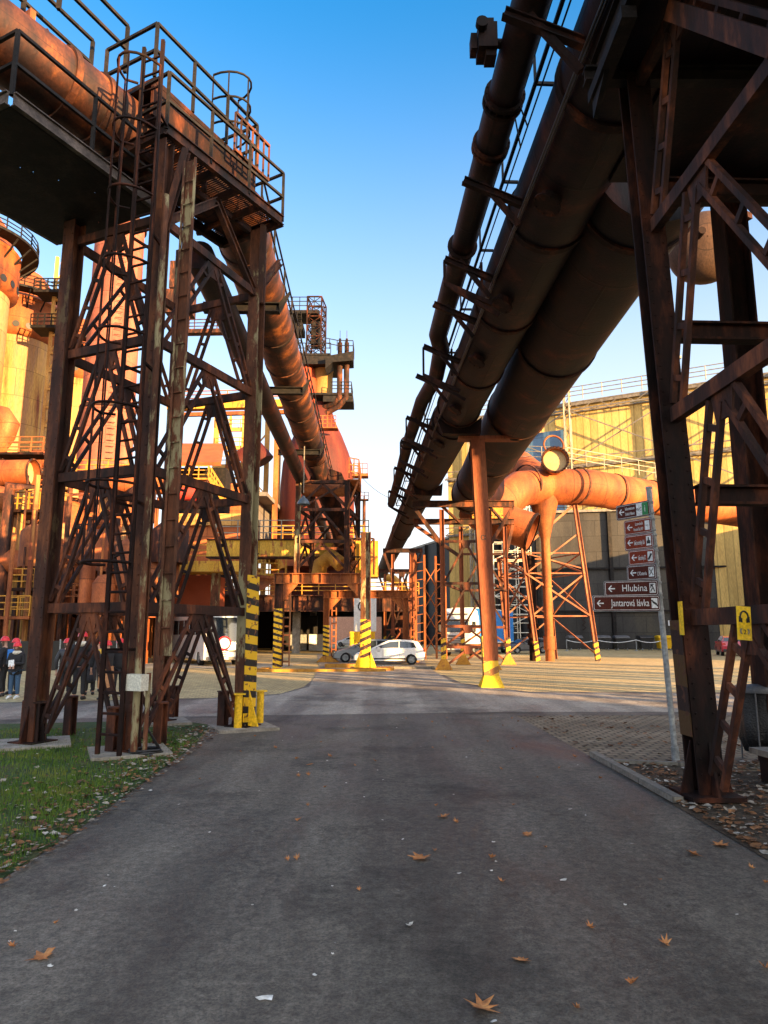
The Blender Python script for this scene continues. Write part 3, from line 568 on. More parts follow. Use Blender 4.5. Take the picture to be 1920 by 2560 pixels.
# hooped ladder head at the far end of the upper deck
hp = MB(); hc = q0.lerp(q1, .78) - vh * Wd * .35
for zz in (.55, 1.15, 1.75): hp.pipe([hc + uh * .42 * cos(pi * j / 10) * 1.0 + vh * (.1 + .62 * sin(pi * j / 10)) + ZU * zz for j in range(11)], .025, n=5)
for j in (0, 2, 5, 8, 10): q = hc + uh * .42 * cos(pi * j / 10) + vh * (.1 + .62 * sin(pi * j / 10)); hp.bar(q + ZU * (0 if j in (0, 10) else .55), q + ZU * 1.75, .03, .014)
hp.build('ladder_hoop', STEELD, TW)
gtm = MB(); ga = q0.lerp(q1, .62) + vh * .35 - ZU * .0; gb = q0.lerp(q1, 1.0) + vh * .35
for zz in (-.35, .5): gtm.bar(ga + ZU * zz, gb + ZU * zz, .06, .06)
for i in range(7): q = ga.lerp(gb, i / 6); gtm.bar(q - ZU * .35, q + ZU * .5, .04, .04)
gtm.build('gate', RUST_M, TW)
mb = MB()     # legs of the upper deck
for t in (.12, .5, .88):
    for s in (.08, 1.27): q = q0.lerp(q1, t) - vh * s; mb.bar(V((q.x, q.y, 10.7)), q - ZU * .12, .10, .10)
mb.build('deck_post', RUST_M, TW)

# walkway slab running in from the upper left
dk = H(26, 268, 9.5); dB = H(292, 462, 9.5); ud = (dB - dk).normalized(); vd = V((ud.y, -ud.x, 0)); WD = 2.5
WK = thing('elevated_walkway', 'dark steel walkway slab with thin railings running out of the upper left corner', 'walkway', tuple(dk))
s0 = dk; s1 = dB + ud * .9
sl = MB()
nx, ny = 34, 26; Ls = (s1 - s0).length; rg = random.Random(2)
def dp(i, j): return s0 + ud * (Ls * i / nx) - vd * (WD * j / ny)
for k_ in (0, 1):
    for i in range(nx):
        for j in range(ny):
            if ((i * 7 + j * 3) % 11 == 0 and 4 < j < 22 and rg.random() < .55):
                c4 = [dp(i, j), dp(i + 1, j), dp(i + 1, j + 1), dp(i, j + 1)]; cc = sum(c4, V((0, 0, 0))) / 4; inn = [cc + (p - cc) * .36 for p in c4]
                for q in range(4): sl.face([c4[q] + ZU * .02 * k_, c4[(q + 1) % 4] + ZU * .02 * k_, inn[(q + 1) % 4] + ZU * .02 * k_, inn[q] + ZU * .02 * k_])
            else: sl.face([dp(i, j) + ZU * .02 * k_, dp(i + 1, j) + ZU * .02 * k_, dp(i + 1, j + 1) + ZU * .02 * k_, dp(i, j + 1) + ZU * .02 * k_])
sl.build('deck_slab', STEELD, WK)
mb = MB(); mb.ibeam(s0 + ZU * .12 + vd * .05, s1 + ZU * .12 + vd * .05, .09, .22, .02); mb.ibeam(s0 + ZU * .12 - vd * (WD + .05), s1 + ZU * .12 - vd * (WD + .05), .09, .22, .02); mb.ibeam(s0 + ZU * .12 - ud * .05, s0 + ZU * .12 - ud * .05 - vd * WD, .09, .22, .02)
for t in (.25, .5, .75): q = s0.lerp(s1, t) + ZU * .09; mb.bar(q, q - vd * WD, .08, .10)
mb.build('edge_beam', mat('edge_beam_steel', [(.03, .024, .022), (.07, .055, .05), (.14, .11, .095)], scale=3), WK)
mb = MB(); mb.rail([s0 - vd * WD + ZU * .2, s0 + ZU * .2, s1 + ZU * .2], 1.1, 1.3, .028); mb.build('railing', STEELD, WK)
mb = MB()
a1, b1 = H(-60, -180, 13.3), H(312, 176, 13.3)
e1 = (b1 - a1).normalized(); e2 = V((e1.y, -e1.x, 0))
mb.rail([a1 - ZU * .05, b1 - ZU * .05], 1.1, 1.9, .035, mid=1); mb.rail([a1 - e2 * 1.0, b1 - e2 * 1.0], 1.1, 1.9, .035, mid=1); mb.build('upper_railing', STEELD, WK)
mb = MB()
for t in (.15, .55, .95): q = a1.lerp(b1, t) - e2 * .5; mb.bar(V((q.x, q.y, 11.9)), V((q.x, q.y, 13.15)), .1)
mb.build('walkway_post', RUST_M, WK)

# pipe coming from upper left, bending at the tower and running along the road
VPL = 928
aL = math.atan((VPL - 960) / F * cos(PITCH)); dL = V((sin(aL), cos(aL), 0))
ZP = 11.4; off = -0.33 * (ZP - CAMZ)
def onL(y, z=ZP, k_=-0.33): return V((k_ * (z - CAMZ) + (y) * dL.x / dL.y, y, z))
m0, m1 = H(-400, -180, ZP), H(330, 345, ZP); dm = (m1 - m0).normalized()
m0 = m1 - dm * 11
bend = onL(14.6)
pts = [m0, m1 - dm * 3, m1, bend - (bend - m1) * .25, bend + V((.05, .1, 0)), onL(15.6), onL(20), onL(30), onL(45), onL(62), onL(80)]
LP = thing('gas_main', 'large rusty gas main running from the upper left over the lattice tower toward the furnace', 'pipe', tuple(m1))
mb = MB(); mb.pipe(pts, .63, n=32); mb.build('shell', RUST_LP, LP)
for y in (16, 18.6, 21, 23.6, 26.2, 29, 32, 35.5, 39, 43, 48, 54, 62): MB().band(onL(y), dL, .63, .14, .035).build('flange', RUST_M, LP)
for t in (.9, 1.6, 4.2): MB().band(m1 - dm * t, dm, .63, .12, .05).build('flange', RUST_M, LP)
mb = MB()      # lugs above the near length
for t in (2.3, 2.9):
    c = m1 - dm * t; mb.obox(c + ZU * .3, dm * .05, V((dm.y, -dm.x, 0)) * .30, ZU * .46)
mb.build('lug', RUST_O, LP)
mb = MB(); sd_ = V((dL.y, -dL.x, 0))
rr = [onL(y) + sd_ * .45 + ZU * .5 for y in (15.5, 20, 26, 32, 38, 45, 55)]
mb.rail(rr, 1.0, 2.2, .025, mid=1); mb.build('railing', STEELD, LP)
# smaller pipe beside and below
LQ = thing('small_gas_pipe', 'narrower dark pipe hung beside and below the large left gas main', 'pipe', tuple(onL(14, 10.05, -.465)))
mb = MB(); mb.pipe([onL(14.2, 10.05, -.465), onL(22, 10.05, -.465), onL(36, 10.05, -.465), onL(60, 10.05, -.465)], .33, n=20); mb.build('shell', RUST_DP, LQ)
for y in (17.8, 24.4, 33.2):
    mb = MB(); c = onL(y, 10.55, -.33); mb.ibeam(c - sd_ * 1.7, c + sd_ * .35, .22, .26, .03)
    mb.bar(c - sd_ * 1.5, c - sd_ * 1.5 + ZU * .4, .08); mb.plate([c + sd_ * .35 + ZU * .13, c + sd_ * .35 - ZU * .13, c + sd_ * .62 + ZU * .45], .2)
    solo(mb, 'pipe_bracket', STEELD, 'dark cross bracket under the left gas main', 'bracket', tuple(c), 'cross brackets carrying the left gas main')
mb = MB(); c = onL(31.5, 10.4, -.33) - sd_ * .3
lt = thing('floodlight', 'grey bell floodlight hanging on a rod below the left gas main', 'lamp', tuple(c))
mb.bar(c, c - ZU * 2.2, .04); mb.build('rod', STEEL, lt); mb = MB(); mb.lathe(c - ZU * 2.75, [(.30, 0), (.29, .08), (.20, .22), (.08, .32), (.05, .4)], n=18); mb.build('lamp_shade', plain('lamp_enamel', (.08, .10, .12), rough=.4), lt)
# ================================================================ RIGHT SIDE: PIPES A, B, C
aA = math.atan((885 - 960) / F * cos(PITCH)); dA = V((sin(aA), cos(aA), 0)); sA = V((dA.y, -dA.x, 0))
ZA = 10.05
def onA(y, k_=0.463, z=ZA): return V((k_ * (z - CAMZ) + y * dA.x / dA.y, y, z))
PA = thing('gas_main', 'large dark gas main overhead on the right, nearer the road of the two', 'pipe', tuple(onA(10)))
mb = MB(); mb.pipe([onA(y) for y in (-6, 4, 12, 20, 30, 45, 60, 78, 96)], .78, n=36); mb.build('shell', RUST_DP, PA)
for y in (9.3, 12.7, 16.5, 20.6, 24.6, 28.4, 32.5, 37, 42, 48, 56): MB().band(onA(y), dA, .78, .16, .045, n=36).build('flange', RUST_D, PA)
mb = MB(); mb.pipe([onA(26.2), onA(26.8), onA(34), onA(36)], .84, n=36); mb.build('sleeve', RUST_DP, PA)
for (y, f_) in ((24.9, 1), (36.4, 1)):
    mb = MB(); c = onA(y)
    mb.plate([c - sA * .85 - ZU * .35, c - sA * .6 - ZU * 1.0, c + sA * .8 - ZU * 1.0, c + sA * .85 - ZU * .35, c + sA * .4 - ZU * .72, c - ZU * .83, c - sA * .4 - ZU * .72], .3, dA); mb.build('saddle', RUST_D, PA)
for y in (11.2, 15.0, 18.4, 22.7, 27.0):
    mb = MB(); o_ = (-sA * .5 - ZU * .86).normalized(); c = onA(y) + o_ * .74; mb.tube(c, c + o_ * .16, .20, n=18); mb.tube(c + o_ * .16, c + o_ * .20, .26, n=18)
    for i in range(8): q_ = o_.to_track_quat('Z', 'Y') @ V((.225 * cos(i * pi / 4), .225 * sin(i * pi / 4), 0)); mb.tube(c + q_ + o_ * .19, c + q_ + o_ * .225, .016, n=6)
    mb.build('inspection_hatch', RUST_D, PA)
mb = MB()
for s in (0, .07): mb.pipe([onA(y) - sA * (.70 + s) - ZU * (.42 + s + .03 * ((y // 3) % 2)) for y in range(2, 62, 3)], .022, n=5)
mb.build('cable_run', SBLACK, PA)
def onB(y, z=ZA): return V((4.86 + 0.010 * (y - 10.5), y, z))
PB = thing('gas_main', 'large dark gas main overhead on the right, behind the one nearer the road', 'pipe', tuple(onB(10)))
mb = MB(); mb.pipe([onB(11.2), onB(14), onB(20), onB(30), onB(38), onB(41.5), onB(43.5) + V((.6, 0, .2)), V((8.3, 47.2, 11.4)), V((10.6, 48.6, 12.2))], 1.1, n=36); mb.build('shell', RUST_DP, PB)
for y in (12.2, 18.8, 25.2, 31.5, 37.6, 41): MB().band(onB(y), V((.01, 1, 0)), 1.1, .16, .05, n=36).build('flange', RUST_D, PB)
ZC = 10.55
def onC(y, k_=0.277, z=ZC): return V((k_ * (z - CAMZ) + y * dA.x / dA.y, y, z))
PC = thing('service_pipe', 'slim dark pipe with bolted flanges beside the right gas mains', 'pipe', tuple(onC(10)))
mb = MB(); mb.pipe([onC(-4), onC(10.2)], .27, n=24); mb.pipe([onC(10.2) , onC(11.3)], .285, n=24)
mb.pipe([onC(11.3), onC(16), onC(19.5), onC(20.6, .305), onC(23, .318), onC(25.5, .29), onC(31, .281), onC(40, .285), onC(47, .285)], .26, n=24); mb.build('shell', RUST_DP, PC)
for y in (10.15, 10.32, 11.3, 11.42, 14.7, 31.5):
    fo_ = MB().band(onC(y), dA, .27, .07, .07, n=24).build('flange', RUST_D, PC)
    if y in (10.15, 11.3):
        mb = MB()
        for i in range(16): a = 2 * pi * i / 16; c = onC(y + .085) + sA * .31 * cos(a) + ZU * .31 * sin(a); mb.tube(c - dA * .13, c + dA * .13, .016, n=6)
        mb.build('bolt_circle', RUST_D, fo_)
c = onC(9.2) - sA * .48 + ZU * .05
mb = MB(); mb.box(c, (.28, .36, .42)); mb.box(c + ZU * .26, (.2, .26, .12)); mb.box(c - ZU * .25 + V((.05, 0, 0)), (.16, .24, .12)); mb.tube(c, c + sA * .4, .07); mb.box(c - sA * .2 - ZU * .05, (.09, .2, .26)); mb.tube(c - V((.1, .2, -.1)), c - V((.1, .3, -.1)), .09); mb.build('valve_actuator', RUST_D, PC)
for (y, hh) in ((8.3, 0), (11.9, 0), (14.7, .6), (16.9, 0), (19.6, .9), (22.0, 0), (26.5, .9), (30, .9), (35, .9), (41, .9)):
    c = onC(y); a = onA(y); mb = MB(); q = c - sA * .42 - ZU * .33; e_ = a - sA * .72 - ZU * .33
    mb.ibeam(q, e_, .12, .14, .02); mb.bar(q + sA * .35 - ZU * .02, a - sA * .8 - ZU * .75, .08, .10)
    if hh:
        for s in (0, .84): mb.bar(c - sA * (.42 - s) - ZU * .4, c - sA * (.42 - s) - ZU * (.33 + hh), .06)
        mb.bar(c - sA * .42 - ZU * (.33 + hh), a - sA * .75 - ZU * (.33 + hh), .08, .10); mb.bar(c - sA * .42 - ZU * (.33 + hh), a - sA * .6 - ZU * (.6 + hh), .07, .09)
    solo(mb, 'pipe_bracket', RUST_D, 'rusty bracket frame holding the slim pipe off the right gas main', 'bracket', tuple(c), 'bracket frames of the slim right pipe')
# handrail / conduits on the left flank of main A
mb = MB()
hr = [onA(y) - sA * .93 + ZU * .55 for y in (2, 7, 10, 12.5, 15, 18, 21, 24, 28, 33, 40, 48)]
for i in range(len(hr) - 1): mb.bar(hr[i], hr[i + 1], .055); mb.bar(hr[i] + ZU * .5, hr[i + 1] + ZU * .5, .022); mb.bar(hr[i] - ZU * .18 + sA * .05, hr[i + 1] - ZU * .18 + sA * .05, .022)
for q in hr: mb.bar(q, q + ZU * .55, .04); mb.bar(q, q + sA * .3, .05)
mb.build('handrail', STEELD, PA)
mb = MB(); y = 10.6
for (yy, zz) in ((10.8, .9), (10.3, .4)): q = onA(yy) - sA * 1.0; mb.pipe([q, q - sA * .12 + ZU * zz, q - sA * .18 + ZU * (zz + .25), q - sA * .05 + ZU * (zz + .3)], .014, n=5)
mb.build('loose_rod', STEELD, PA)

# central H post with hazard stripes
pb = G(1228, 1718); zt = 8.95
PO = thing('steel_post', 'tall orange-lit steel post with striped foot carrying the right gas mains', 'post', tuple(pb))
mb = MB(); tp = pb + V((-.25, .3, zt)); mb.ibeam(pb + ZU * .9, tp, .50, .44, .04, up=V((0, 1, 0))); mb.box(tp + V((.45, 0, .06)), (2.3, .5, .12)); mb.build('shaft', ORANGE_P, PO)
mb = MB(); lo_ = pb.lerp(tp, .9 / zt)
mb.bar(pb + ZU * .36 - V((0, 0, 0)), pb + V((-.045, .045, 1.75)), .515, .455, up=V((0, 1, 0))); mb.build('striped_sleeve', STRIPE3, PO)
mb = MB()
b0 = [(-.30, -.32), (.30, -.32), (.30, .32), (-.30, .32)]; t0 = [(-.262, -.232), (.262, -.232), (.262, .232), (-.262, .232)]
for i in range(4):
    j = (i + 1) % 4; k2 = 1.7
    mb.face([pb + V((b0[i][0] * 1.35, b0[i][1] * 1.35, .0)), pb + V((b0[j][0] * 1.35, b0[j][1] * 1.35, .0)), pb + V((t0[j][0], t0[j][1], .40)), pb + V((t0[i][0], t0[i][1], .40))])
mb.build('foot', YEL, PO)
text('stencil_letter', 'α', .34, SBLACK, PO, pb.lerp(tp, 5.15 / zt) + V((-.12, -.235, 0)), (1, 0, 0), (0, -.03, 1))

# trestle S beneath mains (front and rear bents), far trestles
def bent(r, c, du, z_top, x0, x1, wide, foot=True, dz=(2.2, 4.4, 6.6)):
    du = V(du).normalized(); a, b = c + du * x0, c + du * x1; lev = [1.15] + list(dz)
    for q in (a, b):
        mb = MB(); mb.ibeam(q + ZU * .05, q + ZU * (z_top - .3), .22, .24, .025, up=du); mb.build('leg', ORANGE_P, r)
        mb = MB(); mb.bar(q + ZU * .35, q + ZU * 1.6, .235, .255, up=du); mb.build('striped_sleeve', STRIPE2, r)
        mb = MB(); mb.plate([q - du * .45 + ZU * .01, q + du * .45 + ZU * .01, q + du * .14 + ZU * .55, q - du * .14 + ZU * .55], .26, V((-du.y, du.x, 0))); mb.build('foot', YELR, r)
    mb = MB(); mb.ibeam(c + du * wide[0] + ZU * z_top, c + du * wide[1] + ZU * z_top, .26, .34, .03); mb.build('cross_beam', RUST_M, r)
    mb = MB(); mb.bar(a + ZU * (z_top - 2.2), c + du * (wide[0] + .1) + ZU * (z_top - .2), .16, .2); mb.bar(b + ZU * (z_top - 2.2), c + du * (wide[1] - .1) + ZU * (z_top - .2), .16, .2); mb.build('knee_brace', RUST_M, r)
    for i, zl in enumerate(lev):
        mb = MB(); mb.bar(a + ZU * zl, b + ZU * zl, .1, .14)
        m_ = (a + b) / 2 + ZU * zl; mb.plate([m_ + du * s * .25 - ZU * q for s, q in ((-1, .05), (1, .05), (.6, .35), (-.6, .35))], .12, V((-du.y, du.x, 0)))
        z0 = (lev[i - 1] if i else 0.1)
        for q in (a, b): mb.bar(m_ - ZU * .1, q + ZU * (z0 + .12) + (m_ - ZU * m_.z + V((0, 0, 0)) - V((q.x, q.y, 0))).normalized() * .12, .07, .11)
        mb.build('brace', ORANGE_P if i < 2 else RUST_M, r)
    return a, b
TS = thing('pipe_trestle', 'orange-lit steel trestle with striped yellow feet behind the central post', 'trestle', (4, 36.5, 0))
f1 = bent(TS, V((3.0, 36.5, 0)), (1, 0.0, 0), 8.6, 0.05, 2.55, (-1.5, 3.9)); f2 = bent(TS, V((4.3, 42.5, 0)), (1, 0.0, 0), 8.6, .4, 3.1, (-2.5, 3.7))
for i in (0, 1):
    for zl in (1.2, 4.4, 8.5): MB().bar(f1[i] + ZU * zl, f2[i] + ZU * zl, .1, .14).build('side_tie', RUST_M, TS)
mb = MB(); mb.box((6.35, 42.4, 9.15), (1.9, .3, .75)); mb.build('saddle_plate', YELR, TS)
mb = MB()
for i in range(9): mb.box((5.5 + i * .22, 42.24, 8.95), (.1, .03, .06))
mb.build('rivet_row', RUST_M, TS)
for k_, (y, xo) in enumerate(((56, -.3), (70, -.9))):
    T2 = thing('pipe_trestle', ['rusty trestle under the gas mains left of the black hall', 'farthest rusty trestle under the gas mains beside the ladder frame'][k_], 'trestle', (xo, y, 0))
    bent(T2, V((xo + 1.0, y, 0)), (1, 0, 0), 8.4 if k_ == 0 else 8, 0, 1.5, (-.8, 2.4))
mb = MB(); c = V((2.35, 58, 0)); mb.ibeam(c, c + ZU * 8.5, .55, .5, .04, up=V((0, 1, 0))); solo(mb, 'steel_post', ORANGE_P, 'plain orange steel post left of the black hall', 'post', tuple(c))

# ---------------- right near tower
R1 = G(1768, 2000); u2 = V((-.042, 1, 0)).normalized(); v2 = V((u2.y, -u2.x, 0))
R0 = R1 - u2 * 3.2; R3 = R1 + v2 * 2.05 + u2 * .0; R2 = R0 + v2 * 2.05
RT = thing('steel_lattice_tower', 'near dark lattice tower at the right edge rising from leaf litter', 'tower', tuple(R1))
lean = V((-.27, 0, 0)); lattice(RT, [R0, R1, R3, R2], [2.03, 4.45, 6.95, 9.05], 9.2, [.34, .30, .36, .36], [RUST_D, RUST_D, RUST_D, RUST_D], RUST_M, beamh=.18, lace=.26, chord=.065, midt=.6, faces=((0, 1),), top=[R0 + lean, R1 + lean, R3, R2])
for zl in (2.03, 3.5, 5.6, 7.6):
    for (a, b) in ((R1, R3), (R0, R2)): dd = (b - a).normalized(); MB().ibeam(a + lean * (zl / 9.2) + dd * .24 + ZU * zl, b - dd * .24 + ZU * zl, .18, .24 if zl > 3 else .16, .03).build('cross_beam', RUST_D, RT)
mb = MB()      # broad X diagonals on the road face rising to the right
for (z0, z1) in ((6.95, 9.0),):
    a = R0.lerp(R1, .6) + lean * (z1 / 9.2) + ZU * z1 - v2 * .12; b = R0 + lean * (z0 / 9.2) + ZU * z0 + u2 * .26 - v2 * .12; mb.bar(a, b, .05, .20)
mb.build('diagonal', RUST_M, RT)
mb = MB(); mb.bar(R1 + ZU * .7 - v2 * .165 + lean * .07, R1 + ZU * 2.0 - v2 * .165 + lean * .21, .28, .012, up=v2); mb.build('hazard_stripe_cladding', mat('faded_hazard_stripes', [(.05, .02, .012), (.09, .035, .02)], stripe=(.62, .9, (.070, .036, .011), (.02, .010, .008))), RT)
mb = MB(); q = R1 - v2 * .18 - u2 * .18 + ZU * 2.02 + lean * .2; mb.obox(q, v2 * .004, u2 * .05, ZU * .19); mb.build('yellow_plate', SYEL, RT)
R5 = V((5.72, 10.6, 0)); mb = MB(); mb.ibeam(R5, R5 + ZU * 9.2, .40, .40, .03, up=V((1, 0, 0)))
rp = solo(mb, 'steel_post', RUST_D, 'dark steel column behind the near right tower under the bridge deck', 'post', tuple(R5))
# bridge deck above
BD = thing('pipe_bridge', 'dark steel bridge deck overhead at the upper right corner', 'bridge', (6, 6, 8.8))
def deck(pts, z0, th, m, name): mb = MB(); mb.plate([(x, y, z0 + th / 2) for x, y in pts], th); return mb.build(name, m, BD)
deck([(3.05, -3), (12, -3), (12, 8.45), (3.0, 8.45)], 9.37, .14, RUST_DP, 'deck_plate')
deck([(3.9, 8.50), (12, 8.50), (12, 10.7), (3.8, 10.7)], 9.35, .12, RUST_DP, 'deck_plate')
for (p_, q_, w_, h_) in (((2.93, -3, 9.27), (2.88, 8.4, 9.27), .16, .42), ((2.7, 8.3, 9.25), (12, 8.3, 9.25), .16, .22), ((4.7, 10.7, 9.15), (12, 10.7, 9.15), .16, .4)): MB().ibeam(p_, q_, w_, h_, .03).build('girder', STEELD, BD)
for y in (0, 1.5, 3, 4.5): MB().ibeam((3.1, y, 9.21), (12, y, 9.21), .12, .28, .02).build('joist', STEELD, BD)
for x in (4.9, 6.6): MB().bar((x, -3, 9.0), (x, 10.6, 9.0), .12, .12).build('stringer', STEELD, BD)
mb = MB(); mb.plate([(2.82, 8.3, 9.05), (2.82, 8.3, 8.6), (2.82, 7.4, 9.05)], .06, V((1, 0, 0))); mb.bar((2.84, 7.0, 8.95), (2.84, 8.35, 8.95), .18, .16); mb.build('corbel', STEELD, BD)
for (p_, q_) in (((5.9, 3, 8.85), (8.5, 9, 8.85)), ((6.2, 9, 8.75), (10.0, 10.6, 8.75))): MB().bar(p_, q_, .14, .1).build('wind_brace', RUST_D, BD)
# drum end beyond
dc = P(1762, 618, 21.0); rD = 106 / F * 21.0 * .93
DR = thing('pressure_vessel', 'rusty drum with domed end behind the near right tower against the sky', 'tank', tuple(dc))
ax = V((-.32, -1, -.02)).normalized()
mb = MB(); mb.lathe(dc, [(.02, -rD * .9), (rD * .6, -rD * .7), (rD * .93, -rD * .35), (rD, 0), (rD * .985, rD * .12), (rD * .93, rD * .25), (rD * .8, rD * .40), (rD * .6, rD * .51), (rD * .35, rD * .58), (.02, rD * .6)], n=40, axis=ax)
mb.build('shell', mat('vessel_rust', [(.035, .017, .011), (.08, .040, .022), (.13, .07, .036)], scale=.6, streak=2, seam=(1.2, 1.4, .02)), DR)
mb = MB(); q = dc + V((.9, -.9, .5)); mb.box(q, (.28, .3, .2), .5); mb.tube(dc + V((-.6, -.8, -.1)), dc + V((-.6, -1.15, -.1)), .12); mb.build('nozzle', RUST_D, DR)

# ================================================================ ORANGE PIPE JUNCTION
J = V((11.3, 48, 12.0))
JP = thing('pipe_junction', 'sunlit orange pipe junction with blind flange and hopper in front of the hall', 'pipework', tuple(J))
jr = 1.28
e = P(1925, 1292, 58); a = P(1470, 1219, 48.0)
mb = MB(); mb.pipe([J - V((.5, 0, 0)), J + V((1.5, .1, -.05)), a, a.lerp(e, .5), e, e + (e - a) * .3], jr, n=36, rf=lambda i: jr * (1.0 if i < 3 else .96)); mb.build('right_arm', RUST_OP, JP)
for t in (-.05, .12, .3): MB().band(a.lerp(e, t), (e - a), jr * .99, .14, .05).build('flange', RUST_M, JP)
l1 = P(1300, 1222, 46.5); l0 = P(1215, 1285, 45)
mb = MB(); mb.pipe([J, l1.lerp(J, .5), l1, l0], 1.22, n=32); mb.build('left_arm', RUST_OP, JP)
mb = MB(); mb.band(P(1318, 1208, 46.8), J - l1, 1.22, .14, .07); mb.build('flange', RUST_M, JP)
mb = MB(); t0, t1 = P(1300, 1165, 52), P(1215, 1135, 55); mb.pipe([J + V((0, 1, .3)), t0, t1], 1.15, n=28); mb.build('rear_arm', RUST_OP, JP)
fc = P(1388, 1149, 45.9); fd = V((-.12, -1, .05)).normalized()
mb = MB(); mb.tube(fc - fd * 2.0, fc, .80, n=32, cap=False); mb.build('stub', RUST_O, JP)
mb = MB(); mb.tube(fc - fd * .35, fc - fd * .32, .78, n=32); mb.build('blind_disc', mat('tan_disc', [(.36, .25, .11), (.46, .33, .16)], scale=1), JP)
mb = MB(); mb.band(fc, fd, .80, .10, .13, n=32)
for i in range(24): q = fd.to_track_quat('Z', 'Y'); p = fc + q @ V((.9 * cos(i * pi / 12), .9 * sin(i * pi / 12), 0)); mb.tube(p - fd * .1, p + fd * .14, .035, n=6)
mb.build('flange', RUST_D, JP)
mb = MB(); mb.ring(P(1384, 1113, 47.2), V((.1, -1, .1)), .70, .07); mb.build('ring', RUST_O, JP)
e1_ = P(1215, 1290, 44.5); e2_ = P(1330, 1330, 43.5)
mb = MB(); mb.pipe([P(1180, 1262, 45), e1_, e1_.lerp(e2_, .5), e2_], 1.18, n=32, cap=False); mb.build('lower_elbow', RUST_OP, JP)
mb = MB(); mb.band(e2_, (e2_ - e1_), 1.18, .16, .08); mb.build('flange', RUST_D, JP)
hb = V((J.x - .15, 48, 0))
mb = MB(); mb.lathe(hb, [(.30, 8.2), (.34, 8.4), (1.12, 11.4)], n=28); mb.build('hopper', RUST_O, JP)
mb = MB(); mb.tube(hb, hb + ZU * 8.3, .30, n=20); mb.band(hb + ZU * 1.2, ZU, .3, .9, .08); mb.band(hb + ZU * 5, ZU, .3, .1, .06); mb.build('drop_pipe', RUST_O, JP)
mb = MB(); h2 = hb + V((-.9, .8, 0)); mb.tube(h2, h2 + ZU * 7.2, .30, n=20)
for z_ in (1.2, 1.7, 2.3): mb.band(h2 + ZU * z_, ZU, .3, .3, .10)
mb.build('drop_pipe', RUST_D, JP)
mb = MB(); mb.rail([P(1230, 1150, 50), P(1420, 1165, 48.5) + ZU * 0.2, P(1640, 1195, 52)], 1.15, 1.6, .025, mid=2); mb.build('railing', STEEL, JP)
# its support tower
t = [G(1335, 1651), G(1482, 1651)]; b0, b1 = V((t[0].x, 48, 0)), V((t[1].x, 48, 0)); b0.x = (1337 - 960) / F * 48; b1.x = (1484 - 960) / F * 48
r0, r1 = b0 + V((-1.3, 4, 0)), b1 + V((-1.9, 4, 0))
TT = thing('pipe_support_tower', 'braced pinkish steel tower with striped feet under the orange pipe junction', 'tower', tuple(b0))
PINK = mat('pinkish_steel', [(.17, .055, .028), (.28, .10, .05), (.38, .17, .085)], scale=1.4, streak=3)
tops = [b0 + V((-.75, 0, 7.6)), b1 + V((-1.1, 0, 11.0)), r1 + V((-.5, 0, 10.4)), r0 + V((-.5, 0, 7.4))]
for q, tp in zip((b0, b1, r1, r0), tops):
    mb = MB(); mb.ibeam(q, tp, .26, .28, .03, up=V((1, 0, 0))); mb.build('leg', PINK, TT)
for q, tp in ((b0, tops[0]), (b1, tops[1])):
    mb = MB(); mb.bar(q + ZU * .01, q.lerp(tp, 1.3 / tp.z), .28, .30, up=V((1, 0, 0))); mb.build('striped_sleeve', STRIPE2, TT)
def lv(q, tp, z_): return q.lerp(tp, z_ / tp.z)
for (i, j) in ((0, 1), (3, 2), (0, 3), (1, 2)):
    Q = [b0, b1, r1, r0]; mb = MB(); zz = [.5, 3.0, 5.9, 7.3]
    for a_ in zz[1:]: mb.bar(lv(Q[i], tops[i], a_), lv(Q[j], tops[j], a_), .08, .08)
    for k_ in range(1, 2 if (i, j) == (0, 1) else 3):
        mb.bar(lv(Q[i], tops[i], zz[k_]), lv(Q[j], tops[j], zz[k_ + 1]), .07, .11); o_ = V((-.06, -.09, 0)) * 1.2; mb.bar(lv(Q[j], tops[j], zz[k_]) + o_, lv(Q[i], tops[i], zz[k_ + 1]) + o_, .07, .11)
    if i in (3, 1): mb.bar(lv(Q[i], tops[i], .4), lv(Q[j], tops[j], 3), .07, .09)
    mb.build('brace', PINK, TT)
mb = MB(); mb.bar(tops[0], tops[1] - ZU * .3, .12, .16); mb.bar(lv(b0, tops[0], 5.9), lv(b1, tops[1], 8.7), .07, .09); mb.bar(lv(b0, tops[0], 7.3), lv(b1, tops[1], 6.2), .06, .08); mb.build('raking_strut', PINK, TT)
mb = MB(); mb.box(tops[1] + V((.3, 0, .25)), (1.6, .4, .25)); mb.build('saddle', STEELD, TT)

# ================================================================ HALLS ON THE RIGHT
def wall_seg(mb, a, b, z0, z1): mb.face([(a[0], a[1], z0), (b[0], b[1], z0), (b[0], b[1], z1), (a[0], a[1], z1)])
hd = V((1.89, -1, 0)).normalized(); hn = V((-hd.y, hd.x, 0)) * -1      # wall direction, outward normal (to camera)
if hn.y > 0: hn = -hn
hA = V((24.0, 88, 0)) - hd * 17; hB = V((24.0, 88, 0)) + hd * 60; HZ = 31.0
HL = thing('gasometer_hall', 'huge cream-clad hall with external trusses and blue glazing at right', 'building', tuple(hA))
mb = MB(); q = -hn * 30; wall_seg(mb, hA, hB, 0, HZ); wall_seg(mb, hB, hB + q, 0, HZ); wall_seg(mb, hB + q, hA + q, 0, HZ); wall_seg(mb, hA + q, hA, 0, HZ); mb.build('wall', CREAM_W, HL)
mb = MB(); mb.plate([p + ZU * (HZ + .2) + hn * (.4 if k_ < 2 else -.0) for k_, p in enumerate((hA, hB, hB + q, hA + q))], .4); mb.build('roof', STEEL, HL)
L_h = (hB - hA).length
